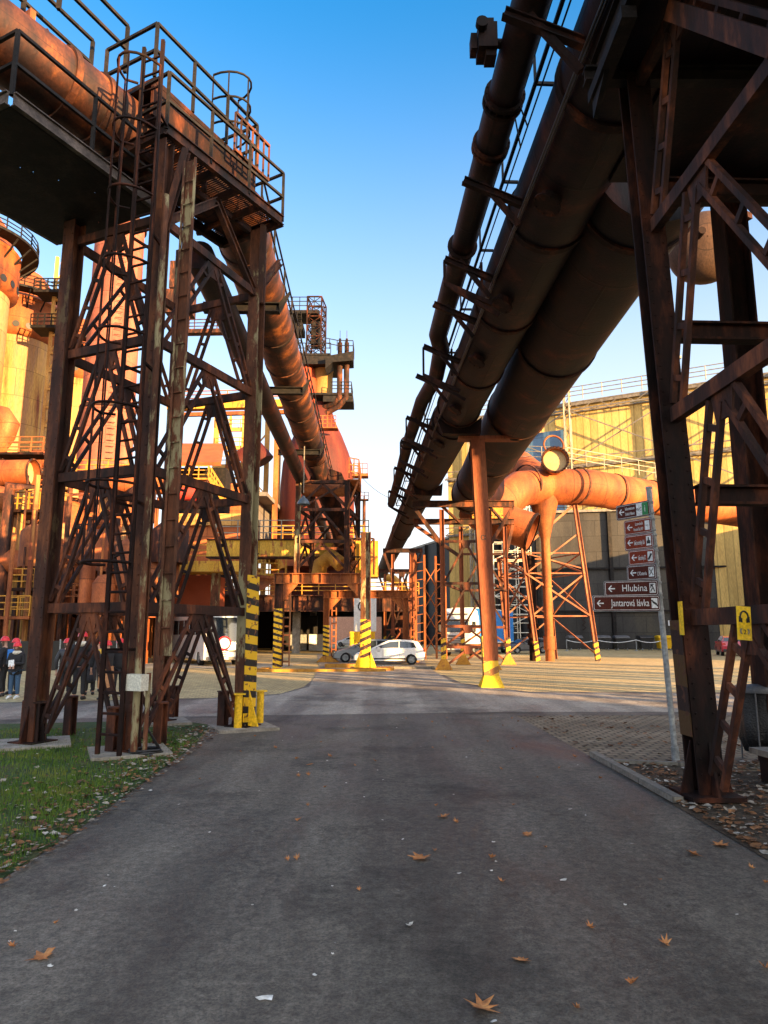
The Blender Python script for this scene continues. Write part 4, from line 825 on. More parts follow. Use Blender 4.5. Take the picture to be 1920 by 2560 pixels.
for (x0, x1, z0, z1) in ((7.5, 16.4, 17.0, 22.5), (7.5, 16.4, 23.3, 28.0)):
    mb = MB(); a, b = hA + hd * x0 + hn * .12, hA + hd * x1 + hn * .12; mb.obox((a + b) / 2 + ZU * (z0 + z1) / 2, hd * (x1 - x0) / 2, hn * .1, ZU * (z1 - z0) / 2); mb.build('glazing', GLASSB, HL)
for x0 in (4, 17.2, 30.4, 43.6, 56.8):     # lattice masts
    mb = MB(); c = hA + hd * x0 + hn * 1.5
    for s in (-.35, .35):
        mb.bar(c + hd * s, c + hd * s + ZU * 34.5, .16, .16); mb.bar(c + hd * s - hn * .7, c + hd * s - hn * .7 + ZU * 34.5, .16, .16)
    for i in range(30): mb.bar(c + hd * (-.35 if i % 2 else .35) + ZU * (i * 1.12 + .5), c + hd * (.35 if i % 2 else -.35) + ZU * (i * 1.12 + 1.6), .07, .07)
    mb.box(c + ZU * 34.6, (1.3, 1.3, .3)); mb.build('mast', STEEL, HL)
mb = MB()
for zc in (15.0, 22.8, 30.2):      # horizontal lattice girders
    for o_ in (.15, 1.1): mb.bar(hA + hn * o_ + ZU * zc, hB + hn * o_ + ZU * zc, .18, .18)
    mb.bar(hA + hn * 1.1 + ZU * (zc + 1.0), hB + hn * 1.1 + ZU * (zc + 1.0), .14, .14)
    nn = int(L_h / 1.6)
    for i in range(nn): a, b = hA + hd * (i * 1.6) + hn * 1.1, hA + hd * ((i + 1) * 1.6) + hn * 1.1; mb.bar(a + ZU * (zc + (i % 2)), b + ZU * (zc + ((i + 1) % 2)), .07, .07)
mb.build('lattice_girder', STEEL, HL)
mb = MB()
for i, x0 in enumerate((4, 17.2, 30.4, 43.6)):
    for (za, zb) in ((15.5, 22.8), (23.2, 30.2)):
        a, b = hA + hd * x0 + hn * .95, hA + hd * (x0 + 13.2) + hn * .95; mb.bar(a + ZU * za, b + ZU * zb, .13, .13); mb.bar(a + ZU * zb + hn * .2, b + ZU * za + hn * .2, .13, .13)
mb.build('cross_brace', STEEL, HL)
mb = MB(); mb.rail([hA + hn * .9 + ZU * 31.6, hB + hn * .9 + ZU * 31.6], 1.7, 2.4, .05, mid=2); mb.build('railing', STEEL, HL)
# dark clad building in front of it
dA0 = V((17.6, 84.5, 0)); dB0 = dA0 + hd * 0 + V((62, -12, 0)); dC = V((4.6, 122, 0)); DZ = 16.2
DH = thing('dark_clad_building', 'dark sheet-clad building behind the bins and the truck', 'building', tuple(dA0))
mb = MB(); wall_seg(mb, dA0, dB0, 0, DZ); wall_seg(mb, dB0, dB0 + V((2, 8, 0)), 0, DZ); mb.build('front_wall', GREY_W, DH)
mb = MB(); wall_seg(mb, dC, dA0, 0, DZ); mb.build('side_wall', BLACK_W, DH)
mb = MB(); mb.plate([dC + ZU * (DZ + .15), dA0 + V((-.3, -.3, DZ + .15)), dB0 + V((.2, -.4, DZ + .15)), dB0 + V((2, 8, DZ + .15)), dC + V((14, 0, DZ + .15))], .3); mb.build('roof', STEEL, DH)
wd = (dB0 - dA0).normalized(); wn = V((wd.y, -wd.x, 0))
for i in range(7):
    mb = MB(); c = dA0 + wd * (1.0 + i * 8.4) + wn * .3; mb.bar(c, c + ZU * DZ, .4, .4); mb.build('pilaster', STEELD, DH)
mb = MB()
for z_ in (4.4, 9.4): mb.bar(dA0 + wn * .25 + ZU * z_, dB0 + wn * .25 + ZU * z_, .2, .2)
mb.rail([dA0 + wn * .2 + ZU * (DZ + .3), dB0 + wn * .2 + ZU * (DZ + .3)], 1.1, 2.2, .04, mid=2); mb.build('ledge', STEELD, DH)
mb = MB()
for i in range(8): c = dC.lerp(dA0, (i + .5) / 8) + V((-.2, -.05, 0)); mb.bar(c, c + ZU * DZ, .3, .3)
mb.build('side_rib', STEELD, DH)
mb = MB(); c = dA0 + wd * 15.6 + wn * .15; mb.box(c + ZU * 3.0, (.5, .06, .6)); mb.build('notice', SWHITE, DH)
mb = MB(); c = dA0 + wd * 6.0 + wn * .4; mb.pipe([c + ZU * (2.2 + i * .3) + wd * .2 * (1 if i % 2 else -1) for i in range(9)], .05, n=5); mb.build('spring_cable', RUST_D, DH)
# scaffold stair tower
sc = V((11.6, 74, 0)); ST = thing('scaffold_stair_tower', 'pale scaffold stair tower against the black hall', 'scaffold', tuple(sc))
mb = MB()
for x in (0, 1.2, 2.6, 4.0):
    for y in (0, 1.4): mb.tube(sc + V((x, y, 0)), sc + V((x, y, 15.8)), .05, n=6)
for k_ in range(8):
    z_ = 1.9 * (k_ + 1)
    for y in (0, 1.4): mb.tube(sc + V((0, y, z_)), sc + V((4, y, z_)), .045, n=5); mb.tube(sc + V((0, y, z_ + 1)), sc + V((4, y, z_ + 1)), .03, n=5)
    mb.tube(sc + V((0, 0, z_)), sc + V((0, 1.4, z_)), .045, n=5)
    a, b = (0, 4) if k_ % 2 else (4, 0); mb.tube(sc + V((a, 0, z_ - 1.9)), sc + V((b, 0, z_)), .04, n=5)
mb.build('tubes', plain('scaffold_tube', (.62, .58, .48), rough=.4, metal=.2), ST)
mb = MB()
for k_ in range(7):
    z0 = 1.9 * (k_ + 1)
    for i in range(9): t_ = i / 9; x = 1.2 + 1.5 * (t_ if k_ % 2 else 1 - t_); mb.box(sc + V((x, .7, z0 + 1.9 * t_)), (.26, .7, .04))
mb.build('steps', plain('step_metal', (.55, .48, .33)), ST)
# ================================================================ CENTRE: PORTAL, TRUSS TOWER, YELLOW GIRDER
def boxcol(mb, x, y, z0, z1, w, d): mb.box((x, y, (z0 + z1) / 2), (w, d, z1 - z0))
PT = thing('portal_frame', 'rusty portal frame with black and yellow striped legs in the middle of the yard', 'gantry', (-3.2, 37, 0))
xl, xr, yp = -5.45, -.95, 36.5
mb = MB(); mb.ibeam((xl, yp, 1.0), (xl, yp, 4.9), .36, .40, .03, up=V((1, 0, 0))); mb.laced((xl + .42, yp + .1, .2), (xl + .42, yp + .1, 4.2), .34, .07, n=9, side=(1, 0, 0)); mb.build('leg', RUST_M, PT)
mb = MB(); mb.bar((xl, yp, .1), (xl, yp, 3.1), .38, .42, up=V((1, 0, 0))); mb.build('striped_sleeve', STRIPE, PT)
mb = MB(); mb.ibeam((xr, yp, .4), (xr, yp, 7.1), .50, .52, .03, up=V((1, 0, 0))); mb.build('leg', BEIGE, PT)
mb = MB(); mb.bar((xr, yp - .0, .6), (xr, yp, 2.55), .515, .535, up=V((1, 0, 0))); mb.build('striped_sleeve', STRIPE2, PT)
mb = MB(); mb.bar((xr, yp, .05), (xr, yp, .62), .56, .56); mb.plate([(xr - .6, yp - .3, .05), (xr - .28, yp - .3, .9), (xr - .28, yp - .3, .05)], .1); mb.plate([(xr + .6, yp - .3, .05), (xr + .28, yp - .3, .9), (xr + .28, yp - .3, .05)], .1); mb.build('yellow_foot', YEL, PT)
mb = MB(); mb.ibeam((xl - .3, yp, 4.65), (xr - .27, yp, 4.65), .36, .55, .04)
for i in range(9): x = xl + .2 + i * .5; mb.box((x, yp - .09, 4.65), (.03, .16, .46))
mb.build('girder', RUST_O, PT)
for (x, s) in ((xl, 1), (xr, -1)): MB().plate([(x + s * .22, yp, 4.38), (x + s * 1.0, yp, 4.38), (x + s * .22, yp, 3.5)], .18, V((0, 1, 0))).build('haunch', RUST_O, PT)
# tower standing on the portal, carrying the left main
TT2 = thing('lattice_tower', 'rusty braced steel tower standing on the portal frame and carrying the left gas main', 'tower', (-3.2, 37, 4.95))
tz = 9.9; x0, x1 = -4.55, -1.95
Q = [V((x0, yp, 0)), V((x1, yp, 0)), V((x1 + .45, yp + 3.2, 0)), V((x0 + .45, yp + 3.2, 0))]
for i, q in enumerate(Q):
    mb = MB(); mb.ibeam(q + ZU * 4.95, q + ZU * tz, .26, .28, .03, up=V((1, 0, 0))); mb.build('leg', BEIGE if i == 0 else RUST_M, TT2)
for (i, j) in ((0, 1), (1, 2), (2, 3), (3, 0)):
    mb = MB(); zz = [5.05, 6.6, 8.3, 9.8]
    for a_ in zz[1:]: mb.bar(Q[i] + ZU * a_, Q[j] + ZU * a_, .12, .16)
    for k_ in range(3):
        m_ = (Q[i] + Q[j]) / 2 + ZU * (zz[k_ + 1] - .1)
        mb.bar(m_, Q[i] + ZU * (zz[k_] + .1), .08, .13); mb.bar(m_, Q[j] + ZU * (zz[k_] + .1), .08, .13)
        if k_ == 2: mb.bar(Q[i] + ZU * zz[2], Q[j] + ZU * zz[3], .06, .1)
    mb.build('brace', RUST_M, TT2)
mb = MB(); mb.tube(V((x0 + .2, yp + .6, 9.45)), V((x1 - .1, yp + .6, 9.45)), .34, n=16); mb.build('roller', RUST_O, TT2)
mb = MB(); mb.plate([(x0 + .3, yp + 1.5, 9.9), (x1 - .1, yp + 1.5, 9.9), (x1 - .4, yp + 1.5, 10.6), ((x0 + x1) / 2 + .2, yp + 1.5, 10.85), (x0 + .6, yp + 1.5, 10.6)], .4, V((0, 1, 0))); mb.build('saddle', RUST_D, TT2)
mb = MB(); mb.rail([(x1 + .1, yp - .3, 9.95), (x1 + .6, yp + .1, 9.95), (x1 + .6, yp + 3.4, 9.95)], 1.1, .4, .03, mid=2); mb.box((x1 + .3, yp + 1.6, 9.9), (.6, 3.4, .06)); mb.bar((x1, yp, 8.3), (x1 + .6, yp, 9.9), .08); mb.build('side_platform', RUST_O, TT2)
mb = MB()     # dark down-leg inside the tower
mb.pipe([onL(37, 11.0) + V((0, .3, 0)), V((-3.0, 38.6, 9.2)), V((-2.5, 39.6, 7.6)), V((-2.2, 40.6, 6.0))], .5, n=20)
solo(mb, 'branch_pipe', RUST_D, 'dark pipe dropping through the steel tower on the portal', 'pipe', (-3, 38, 9))
mb = MB(); g0, g1 = V((-10.4, 41.2, 6.75)), V((-.9, 41.2, 6.75)); mb.bar(g0, g1, .8, .95); GY = thing('yellow_girder', 'long yellow-painted box girder behind the tower on the portal', 'girder', tuple(g0)); mb.build('web', YEL_G, GY)
mb = MB(); mb.bar(g0 + ZU * .52, g1 + ZU * .52, 1.0, .07); mb.bar(g0 - ZU * .52, g1 - ZU * .52, 1.0, .07); mb.build('flange', RUST_D, GY)
mb = MB(); mb.rail([g0 + V((.5, -.4, .56)), g1 + V((0, -.4, .56))], 1.1, 1.3, .03, mid=2); mb.build('railing', STEEL, GY)
mb = MB(); mb.ladder(V((-7.6, 40.7, 4.9)), V((-7.6, 40.7, 8.4)), .4, (1, 0, 0), r=.03)
for i in range(4): mb.ring(V((-7.6, 40.4, 5.6 + i * .8)), ZU, .34, .02, n=14, k=4)
mb.build('ladder', RUST_M, GY)
mb = MB(); mb.box((-.95, 39.2, 5.9), (1.25, 1.4, 2.0)); mb.build('end_box', YEL_G, GY)
# frame with clutter right of the tower on the portal
CF = thing('valve_frame', 'rusty frame crowded with valve gear on the right half of the portal', 'frame', (-1.5, 38, 4.95)); mb = MB()
for x in (-1.85, -.55):
    for y in (37.6, 39): mb.bar((x, y, 4.95), (x, y, 6.9), .1)
for z_ in (5.9, 6.9): mb.bar((-1.85, 37.6, z_), (-.55, 37.6, z_), .08); mb.bar((-1.85, 39, z_), (-.55, 39, z_), .08)
mb.bar((-1.85, 37.6, 4.95), (-.55, 37.6, 6.9), .06); mb.build('frame', RUST_M, CF)
mb = MB(); rg = random.Random(8)
for i in range(10): c = V((rg.uniform(-1.8, -.6), rg.uniform(37.7, 38.9), rg.uniform(5.1, 6.6))); q = c + V((rg.uniform(-.5, .5), rg.uniform(-.3, .3), rg.uniform(-.6, .6))); mb.tube(c, q, rg.uniform(.05, .16), n=10)
mb.build('valves', RUST_O, CF)
mb = MB(); mb.pipe([V((-3.6, 38.6, 5.0)), V((-3.5, 38.6, 5.6)), V((-2.9, 38.2, 6.0)), V((-2.3, 37.9, 5.5))], .42, n=18); solo(mb, 'elbow_pipe', YELR, 'worn yellow elbow of pipe inside the tower on the portal', 'pipe', (-3, 38.3, 5.4))

# second smaller portal behind
P2 = thing('portal_frame', 'smaller orange-lit portal frame behind the parked cars', 'gantry', (.2, 45, 0)); y2 = 46.0
xa, xb = (815 + 0 - 960) / F * y2 * 1.0, (1000 - 960) / F * y2 + .35
xa = -3.75; 
for x, st in ((xa, STRIPE), (xb, None)):
    mb = MB(); mb.ibeam((x, y2, .2), (x, y2, 4.1), .38, .36, .03, up=V((1, 0, 0))); mb.laced((x + .5, y2 + .1, .2), (x + .5, y2 + .1, 3.5), .28, .07, n=8, side=(1, 0, 0)); mb.build('leg', RUST_O, P2)
    if st: mb = MB(); mb.bar((x, y2, .35), (x, y2, 2.35), .40, .38, up=V((1, 0, 0))); mb.build('striped_sleeve', st, P2)
    mb = MB(); mb.plate([(x - .6, y2, .02), (x + .9, y2, .02), (x + .3, y2, .4), (x - .2, y2, .4)], .7, V((0, 1, 0))); mb.build('foot', YELR, P2)
mb = MB(); mb.ibeam((xa - .2, y2, 4.35), (xb + .4, y2, 4.35), .36, .5, .04)
for i in range(10): mb.box((xa + .3 + i * .52, y2 - .09, 4.35), (.03, .16, .41))
for (x, s) in ((xa, 1), (xb, -1)): mb.plate([(x + s * .2, y2, 4.08), (x + s * .95, y2, 4.08), (x + s * .2, y2, 3.3)], .18, V((0, 1, 0)))
mb.build('girder', RUST_O, P2)
# narrow ladder frame right of it
LF = thing('ladder_frame', 'narrow rusty ladder frame between the second portal and the black hall', 'frame', (3.0, 52, 0)); mb = MB()
for x in (2.35, 3.0, 3.9, 4.6): mb.bar((x, 52 + (x > 3.5) * .8, 0), (x, 52 + (x > 3.5) * .8, 7.6 - (x > 4) * 1.5), .16, .16)
for i in range(11): z_ = .6 + i * .64; mb.bar((2.35, 52, z_), (3.0, 52, z_ + .1), .05); mb.bar((3.9, 52.8, z_), (4.6, 52.8, z_ + (.6 if i % 2 else -.1)), .07)
for i in range(4): mb.bar((3.0, 52, .5 + 1.6 * i), (3.9, 52.8, 1.9 + 1.6 * i), .07); mb.bar((3.9, 52.8, .5 + 1.6 * i), (3.0, 52, 1.9 + 1.6 * i), .07)
mb.build('frame', RUST_O, LF)

# big elevated deck with dark underpass
UD = thing('elevated_deck', 'long dark elevated deck over the underpass beyond the cars', 'viaduct', (-12, 66, 0))
mb = MB(); mb.box((-13, 78, 5.1), (32, 26, .5)); mb.build('slab', RUST_D, UD)
mb = MB(); mb.ibeam((-29, 64.8, 4.55), (3.2, 64.8, 4.55), .5, 1.5, .08)
for i in range(24): mb.box((-28.5 + i * 1.35, 64.66, 4.55), (.05, .2, 1.3))
mb.build('edge_girder', RUST_M, UD)
for i, x in enumerate((-24, -17.5, -12.6, -8.2, 1.6)):
    for (y_, h_) in ((66.5, 3.8), (82, 4.8)): MB().bar((x, y_, 0), (x, y_, h_), .7, .7).build('pier', CONC if i % 2 else RUST_D, UD)
mb = MB(); mb.rail([(-29, 64.6, 5.35), (3.2, 64.6, 5.35)], 1.1, 1.5, .04, mid=2); mb.build('railing', YELR, UD)
UW = thing('underpass_wall', 'dark back wall of the underpass with a bright opening', 'wall', (-14, 88, 0)); mb = MB()
for (xx0, xx1, z0, z1) in ((-30, -7.2, 0, 5), (-.3, 4, 0, 5), (-7.2, -.3, 3.9, 5)): mb.box(((xx0 + xx1) / 2, 90, (z0 + z1) / 2), (xx1 - xx0, .5, z1 - z0))
mb.box((-9.6, 80, 1.9), (4.2, .5, 3.8)); mb.build('panel', BLACK_W, UW)
mb = MB(); mb.box((-6, 118, 2.5), (30, .6, 5)); solo(mb, 'far_wall', mat('pink_render', [(.50, .27, .19), (.62, .36, .26)], scale=.4, streak=3), 'pinkish rendered wall seen through the underpass', 'wall', (-6, 118, 0))
for i, (x, w_) in enumerate(((-9.0, 1.8), (-7.1, 1.5), (-20.2, 2.6), (-17.4, 2.4), (-14.8, 1.6))):
    mb = MB(); mb.box((x, 62.5 + (i < 2) * 12, .9), (w_, .12, 1.7)); solo(mb, 'hoarding_panel', [GALV, SWHITE, STEEL, mat('cream_panel', [(.55, .48, .32), (.66, .6, .45)], scale=1), GALV][i],
        ['grey metal hoarding panel by the underpass opening', 'white hoarding panel by the underpass opening', 'pale wide hoarding panel left of the portal', 'cream hoarding panel with dark scribbles left of the portal', 'grey hoarding panel nearest the portal leg'][i], 'hoarding', (x, 62.5, 0))
mb = MB(); rg = random.Random(4)
for i in range(9): a = V((-18.4 + rg.random() * 2, 62.41, .4 + rg.random() * 1.1)); mb.bar(a, a + V((rg.uniform(-.5, .5), 0, rg.uniform(-.4, .4))), .03, .08)
solo(mb, 'graffiti', SBLACK, 'dark scribbled graffiti strokes on the cream panel', 'graffiti', (-17.4, 62.4, 0))

# ---------------- blast furnace
FX, FY = (793 - 960) / F * 78 / .98, 78.0; fcx = V((FX, FY, 0))
BF = thing('blast_furnace', 'tall dark red blast furnace shell with working platforms on top', 'furnace', tuple(fcx))
def zat(py, Y): r = ray(960, py); return CAMZ + r.z / r.y * Y
zs = [(5.5, 4.3), (8, 4.3), (zat(1345, 78), 4.3), (zat(1215, 78), 4.15), (zat(1160, 78), 3.95), (zat(1130, 78), 3.5), (zat(1090, 78), 2.75), (zat(1055, 78), 1.95), (zat(1030, 78), 1.6), (zat(1010, 78), 1.1)]
mb = MB(); mb.lathe(fcx, [(r_, z_) for z_, r_ in zs], n=48); mb.build('shell', RED_V, BF)
mb = MB(); n0, n1 = zat(1000, 78), zat(925, 78); ncx = fcx + V((.45, 0, 0)); mb.lathe(ncx, [(1.15, n0), (1.15, n1 - .2), (1.25, n1 - .2), (1.25, n1)], n=32); mb.build('neck', mat('golden_rust', [(.20, .10, .03), (.30, .17, .05), (.36, .22, .075)], scale=.6, streak=4), BF)
mb = MB(); mb.box(fcx + V((1.2, -.2, n0)), (5.6, 4, .25)); mb.box(fcx + V((2.4, -.6, n0 - .55)), (3.4, 3, .7)); mb.box(fcx + V((-.2, 0, n1 + .35)), (5.0, 4.5, 1.0)); mb.box(fcx + V((-.9, -.3, n1 + 1.0)), (4.8, 4.0, .25)); 
mb.build('platform', STEELD, BF)
gz = zat(925, 78)
mb = MB(); mb.plate([V((FX + 1.0, FY - 2, gz + .4)), V((FX + 4.1, FY - 2, gz + 1.0)), V((FX + 4.1, FY - 2, gz - .1)), V((FX + 1.8, FY - 2, gz - .3)), V((FX + 1.0, FY - 2, gz - 1.1))], 2.4, V((0, 1, 0))); mb.build('gallery_bracket', STEELD, BF)
mb = MB(); mb.rail([V((FX + .6, FY - 3.3, gz + 1.4)), V((FX + 2.3, FY - 3.3, gz + 1.05)), V((FX + 4.1, FY - 3.3, gz + 1.0)), V((FX + 4.1, FY - .8, gz + 1.0))], 1.2, .9, .04, mid=1)
mb.rail([V((FX + 1.6, FY - 2.3, n0 + .15)), V((FX + 3.9, FY - 2.3, n0 + .15)), V((FX + 3.9, FY + 1, n0 + .15))], 1.2, .8, .04, mid=2)
mb.rail([V((FX - 3.3, FY - 2.3, n1 + 1.15)), V((FX + 1.5, FY - 2.3, n1 + 1.15))], 1.2, .9, .04, mid=1); mb.build('railing', STEELD, BF)
for px in (850, 867):
    x = (px - 960) / F * 78 / .97; mb = MB(); mb.pipe([V((x, FY - 2, gz + 1.0)), V((x, FY - 2, zat(1008, 78))), V((x - .5 - (px - 850) * .02, FY - 1.8, zat(1020, 78) - (px > 855) * .4)), V((x - 2.1 - (px > 855) * 1.0, FY - 1.0, zat(1028, 78) - (px > 855) * 1.0))], .32, n=12); mb.build('vent_pipe', RUST_M, BF)
    mb = MB(); mb.tube(V((x, FY - 2, gz + 1)), V((x, FY - 2, gz + 2.5)), .26, n=10); mb.tube(V((x, FY - 2, gz + 2.5)), V((x, FY - 2, gz + 3)), .14, n=8); mb.tube(V((x, FY - 2, gz + 3)), V((x, FY - 2, gz + 4.0)), .03, n=5); mb.build('vent_stack', RUST_D, BF)
# hoist tower on top
hx0, hx1 = (771 - 960) / F * 78 / .94, (806 - 960) / F * 78 / .94; hz0, hz1, hzp = n1 + 1.1, zat(756, 78), zat(793, 78)
mb = MB(); Hc = [V((hx0, FY - 1.5, 0)), V((hx1, FY - 1.5, 0)), V((hx1 + .3, FY + 1.2, 0)), V((hx0 + .3, FY + 1.2, 0))]
for q in Hc: mb.bar(q + ZU * hz0, q + ZU * hz1, .16, .16)
for i in range(4):
    a, b = Hc[i], Hc[(i + 1) % 4]; nn = 6
    for k_ in range(nn + 1): z_ = hz0 + (hz1 - hz0) * k_ / nn; mb.bar(a + ZU * z_, b + ZU * z_, .12, .12)
    for k_ in range(nn): za, zb = hz0 + (hz1 - hz0) * k_ / nn, hz0 + (hz1 - hz0) * (k_ + 1) / nn; mb.bar(a + ZU * za, b + ZU * zb, .07); mb.bar(b + ZU * za, a + ZU * zb, .07)
mb.build('hoist_frame', RUST_D, BF)
mb = MB(); mb.box(V((hx0 - .6, FY, hzp)), (4.0, 3.0, .4)); mb.box(V((hx0 - 2.3, FY, hzp - 1.7)), (3.6, 2.6, .8)); mb.box(V(((hx0 + hx1) / 2 + .1, FY - .2, zat(840, 78))), (1.0, 1.6, 2.8)); mb.build('hoist_house', STEELD, BF)
mb = MB(); mb.rail([V((hx0 - 2.6, FY - 1.5, hzp + .2)), V((hx1, FY - 1.5, hzp + .2))], 1.6, .9, .04, mid=2); mb.rail([V((hx0 - 4.1, FY - 1.3, hzp - 1.3)), V((hx0 - 1.8, FY - 1.3, hzp - 1.3))], 1.4, .9, .04, mid=2)
mb.ladder(V((hx0 - .9, FY - 1.6, hz0)), V((hx0 - .9, FY - 1.6, hzp)), .5, (1, 0, 0), r=.035)
for i in range(5): mb.ring(V((hx0 - .9, FY - 2.0, hz0 + 1.6 + i * .7)), ZU, .42, .025, n=12, k=4)
mb.bar(V((hx0 - 1.9, FY, n1)), V((hx0 - 1.9, FY, hzp - 1.7)), .15); mb.build('ladder_and_rails', STEELD, BF)
# furnace side platforms and tuyere clutter
mb = MB(); sx = (828 - 960) / F * 76
mb.rail([V((sx - 1.4, 73.4, zat(1085, 76))), V((sx + .5, 73.4, zat(1085, 76)))], 1.3, .45, .04, mid=2); mb.box(V((sx - .4, 73.9, zat(1086, 76))), (2.2, 1.2, .12)); mb.bar(V((sx - .4, 73.5, zat(1085, 76))), V((sx - .4, 73.5, zat(1045, 76))), .08)
x = (895 - 960) / F * 78; mb.box(V((x + .2, 78, zat(1190, 78))), (1.8, 1.5, .3)); mb.rail([V((x - .6, 77.2, zat(1188, 78))), V((x + 1.0, 77.2, zat(1188, 78)))], 1.2, .6, .035)
mb.build('side_platform', RUST_O, BF)
mb = MB(); mb.pipe([V((FX - 3.3, FY - 1, n1 + .8)), V((FX - 1.6, FY - .5, n1 - .3)), V((FX - 1.3, FY - .5, n0 + 1)), V((FX - 1.5, FY - .5, n0 - 3))], 1.25, n=24); mb.build('downcomer', mat('red_pipe', [(.24, .03, .012), (.32, .05, .018)], scale=.6, streak=3), BF)
# low roofs and rails around the furnace foot
mb = MB(); mb.box((FX + 1.2, 70.5, 9.6), (9, 5, 2.6)); fb = thing('furnace_house', 'orange sheet-clad casing at the foot of the red furnace', 'building', (FX, 70, 8)); mb.build('wall', RUST_OP, fb)
mb = MB(); mb.rail([(FX - 3.3, 67.9, 10.95), (FX + 5.6, 67.9, 10.95), (FX + 5.6, 73, 10.95)], 1.3, 1.0, .05, mid=2); mb.build('railing', YELR, fb)
mb = MB(); x = (893 - 960) / F * 95
for dx in (0, .9): mb.tube((x + dx, 95, 8), (x + dx, 95, zat(1252, 95)), .22, n=10); mb.tube((x + dx, 95, zat(1252, 95)), (x + dx, 95, zat(1240, 95)), .1, n=8)
mb.box((x + .4, 95, zat(1250, 95)), (2.2, 1, .15)); mb.rail([(x - .6, 94.5, zat(1250, 95)), (x + 1.5, 94.5, zat(1250, 95))], 1, .6, .04); mb.bar((x + .9, 95, 12), (x - .6, 95, 9), .4); mb.rail([(x - 1.4, 94, 11), (x + 2, 94, 11)], 1.2, .6, .05, mid=2); mb.box((x, 94.5, 10.4), (3.4, 1, 1.2))
solo(mb, 'vent_stacks', RUST_M, 'pair of thin vent stacks right of the red furnace', 'stack', (x, 95, 8))
# distant pale buildings at the VP and a wire
mb = MB(); x = (948 - 960) / F * 150
for i in range(5): mb.bar((x - 3 + i * 2.2, 150, 0), (x - 3 + i * 2.2, 150, 14 - (i % 2) * 4), .35)
for z_ in (3, 6, 9): mb.bar((x - 3, 150, z_), (x + 6, 150, z_ + .6), .3)
mb.pipe([(x + 1, 140, 13), (x + 3, 140, 12.5), (x + 5.5, 140, 10), (x + 5.5, 140, 6)], .8, n=14)
solo(mb, 'far_pipe_rack', YELR, 'small yellowish pipe rack in the gap below the right mains', 'pipework', (x, 150, 0))
cw = MB(); p_, q_ = V((FX + 5, 76, zat(1190, 76))), V((6, 76, zat(1215, 76))); cw.pipe([p_.lerp(q_, t / 12) - ZU * 2.2 * (1 - (t / 6 - 1) ** 2) for t in range(13)], .025, n=4); solo(cw, 'overhead_wire', STEELD, 'thin sagging wire across the gap of sky', 'wire', tuple(p_))

# ================================================================ CAST HOUSE BEHIND THE LEFT TOWER
CH = thing('cast_house', 'red oxide cast house with yellow walkway behind the left tower', 'building', (-16, 50, 0))
yb = 52.0
def wx(px, Y, py=1450): r = ray(px, py); return r.x / r.y * Y
mb = MB(); xx0, xx1 = wx(425, yb), wx(596, yb)
zt_, zm = zat(1290, yb), zat(1415, yb)
mb.box(((xx0 + xx1) / 2, yb + 4, (zt_ + zm) / 2 + .0), (xx1 - xx0, 8, zt_ - zm)); mb.build('upper_wall', RED_W, CH)
mb = MB(); mb.box(((xx0 + xx1) / 2, yb - .1, zat(1300, yb)), (xx1 - xx0 + .1, .3, .9)); mb.build('eaves_band', mat('golden_band', [(.42, .20, .05), (.52, .28, .08)], scale=1, seam=(.9, 3, .03, 0)), CH)
mb = MB(); mb.box(((xx0 + xx1) / 2 - .4, yb - 1.6, zat(1425, yb)), (xx1 - xx0 + 3.5, 2.6, .75)); mb.build('yellow_girder', YEL_G, CH)
mb = MB(); mb.rail([(xx0 - 2, yb - 2.8, zat(1412, yb)), (xx1 + 1.2, yb - 2.8, zat(1412, yb))], 1.15, .9, .045, mid=2); mb.build('railing', YELR, CH)
mb = MB(); zl, zh = zat(1520, yb), zat(1438, yb); mb.box(((xx0 + wx(540, yb)) / 2, yb + 1.5, (zl + zh) / 2), (wx(540, yb) - xx0, 3, zh - zl)); mb.build('lower_wall', mat('red_panel', [(.30, .06, .02), (.40, .09, .035)], scale=.5), CH)
mb = MB(); mb.bar((wx(552, yb), yb - 1.5, 0), (wx(552, yb), yb - 1.5, zat(1435, yb)), .55); mb.build('pier', BEIGE, CH)
mb = MB(); mb.box(((xx0 + xx1) / 2 - 4, yb + 3, zat(1526, yb)), (xx1 - xx0 + 9, 7, .4)); mb.box(((xx0 + xx1) / 2 - 3, yb + 5, 1.6), (xx1 - xx0 + 7, .4, 3.0)); mb.build('plinth', STEELD, CH)
# roof house above with red roof and stairs
mb = MB(); zr = zat(1130, 60); mb.plate([V((wx(430, 60, 1150), 58, zat(1160, 58))), V((wx(566, 60, 1150), 58, zat(1160, 58))), V((wx(560, 66, 1110), 66, zat(1112, 66))), V((wx(425, 66, 1110), 66, zat(1112, 66)))], .3); mb.build('roof', mat('red_roof', [(.30, .06, .02), (.40, .10, .03)], scale=.8), CH)
mb = MB(); mb.box((wx(500, 62, 1220), 63, (zat(1160, 60) + zat(1290, 60)) / 2), (5, 4, zat(1165, 60) - zat(1290, 60))); mb.build('shadow_house', STEELD, CH)
mb = MB(); a, b = V((wx(425, 57, 1190), 57, zat(1197, 57))), V((wx(520, 57, 1190), 57, zat(1197, 57))); mb.rail([a, b], 1.1, .8, .04, mid=2); mb.box((a + b) / 2 - ZU * .1, ) if False else None
mb.bar(a - ZU * .1, b - ZU * .1, 1.0, .15)
c = V((wx(566, 57, 1240), 57, zat(1262, 57))); d_ = V((wx(525, 57, 1190), 57, zat(1197, 57)))
for o_ in (-.4, .4): mb.bar(c + V((0, o_, 0)), d_ + V((0, o_, 0)), .1, .25); mb.rail([d_ + V((0, o_, 0)), c + V((0, o_, 0))], 1.0, .8, .04)
for i in range(12): mb.box(c.lerp(d_, i / 12), (.25, .8, .04))
mb.build('outside_stair', YELR, CH)
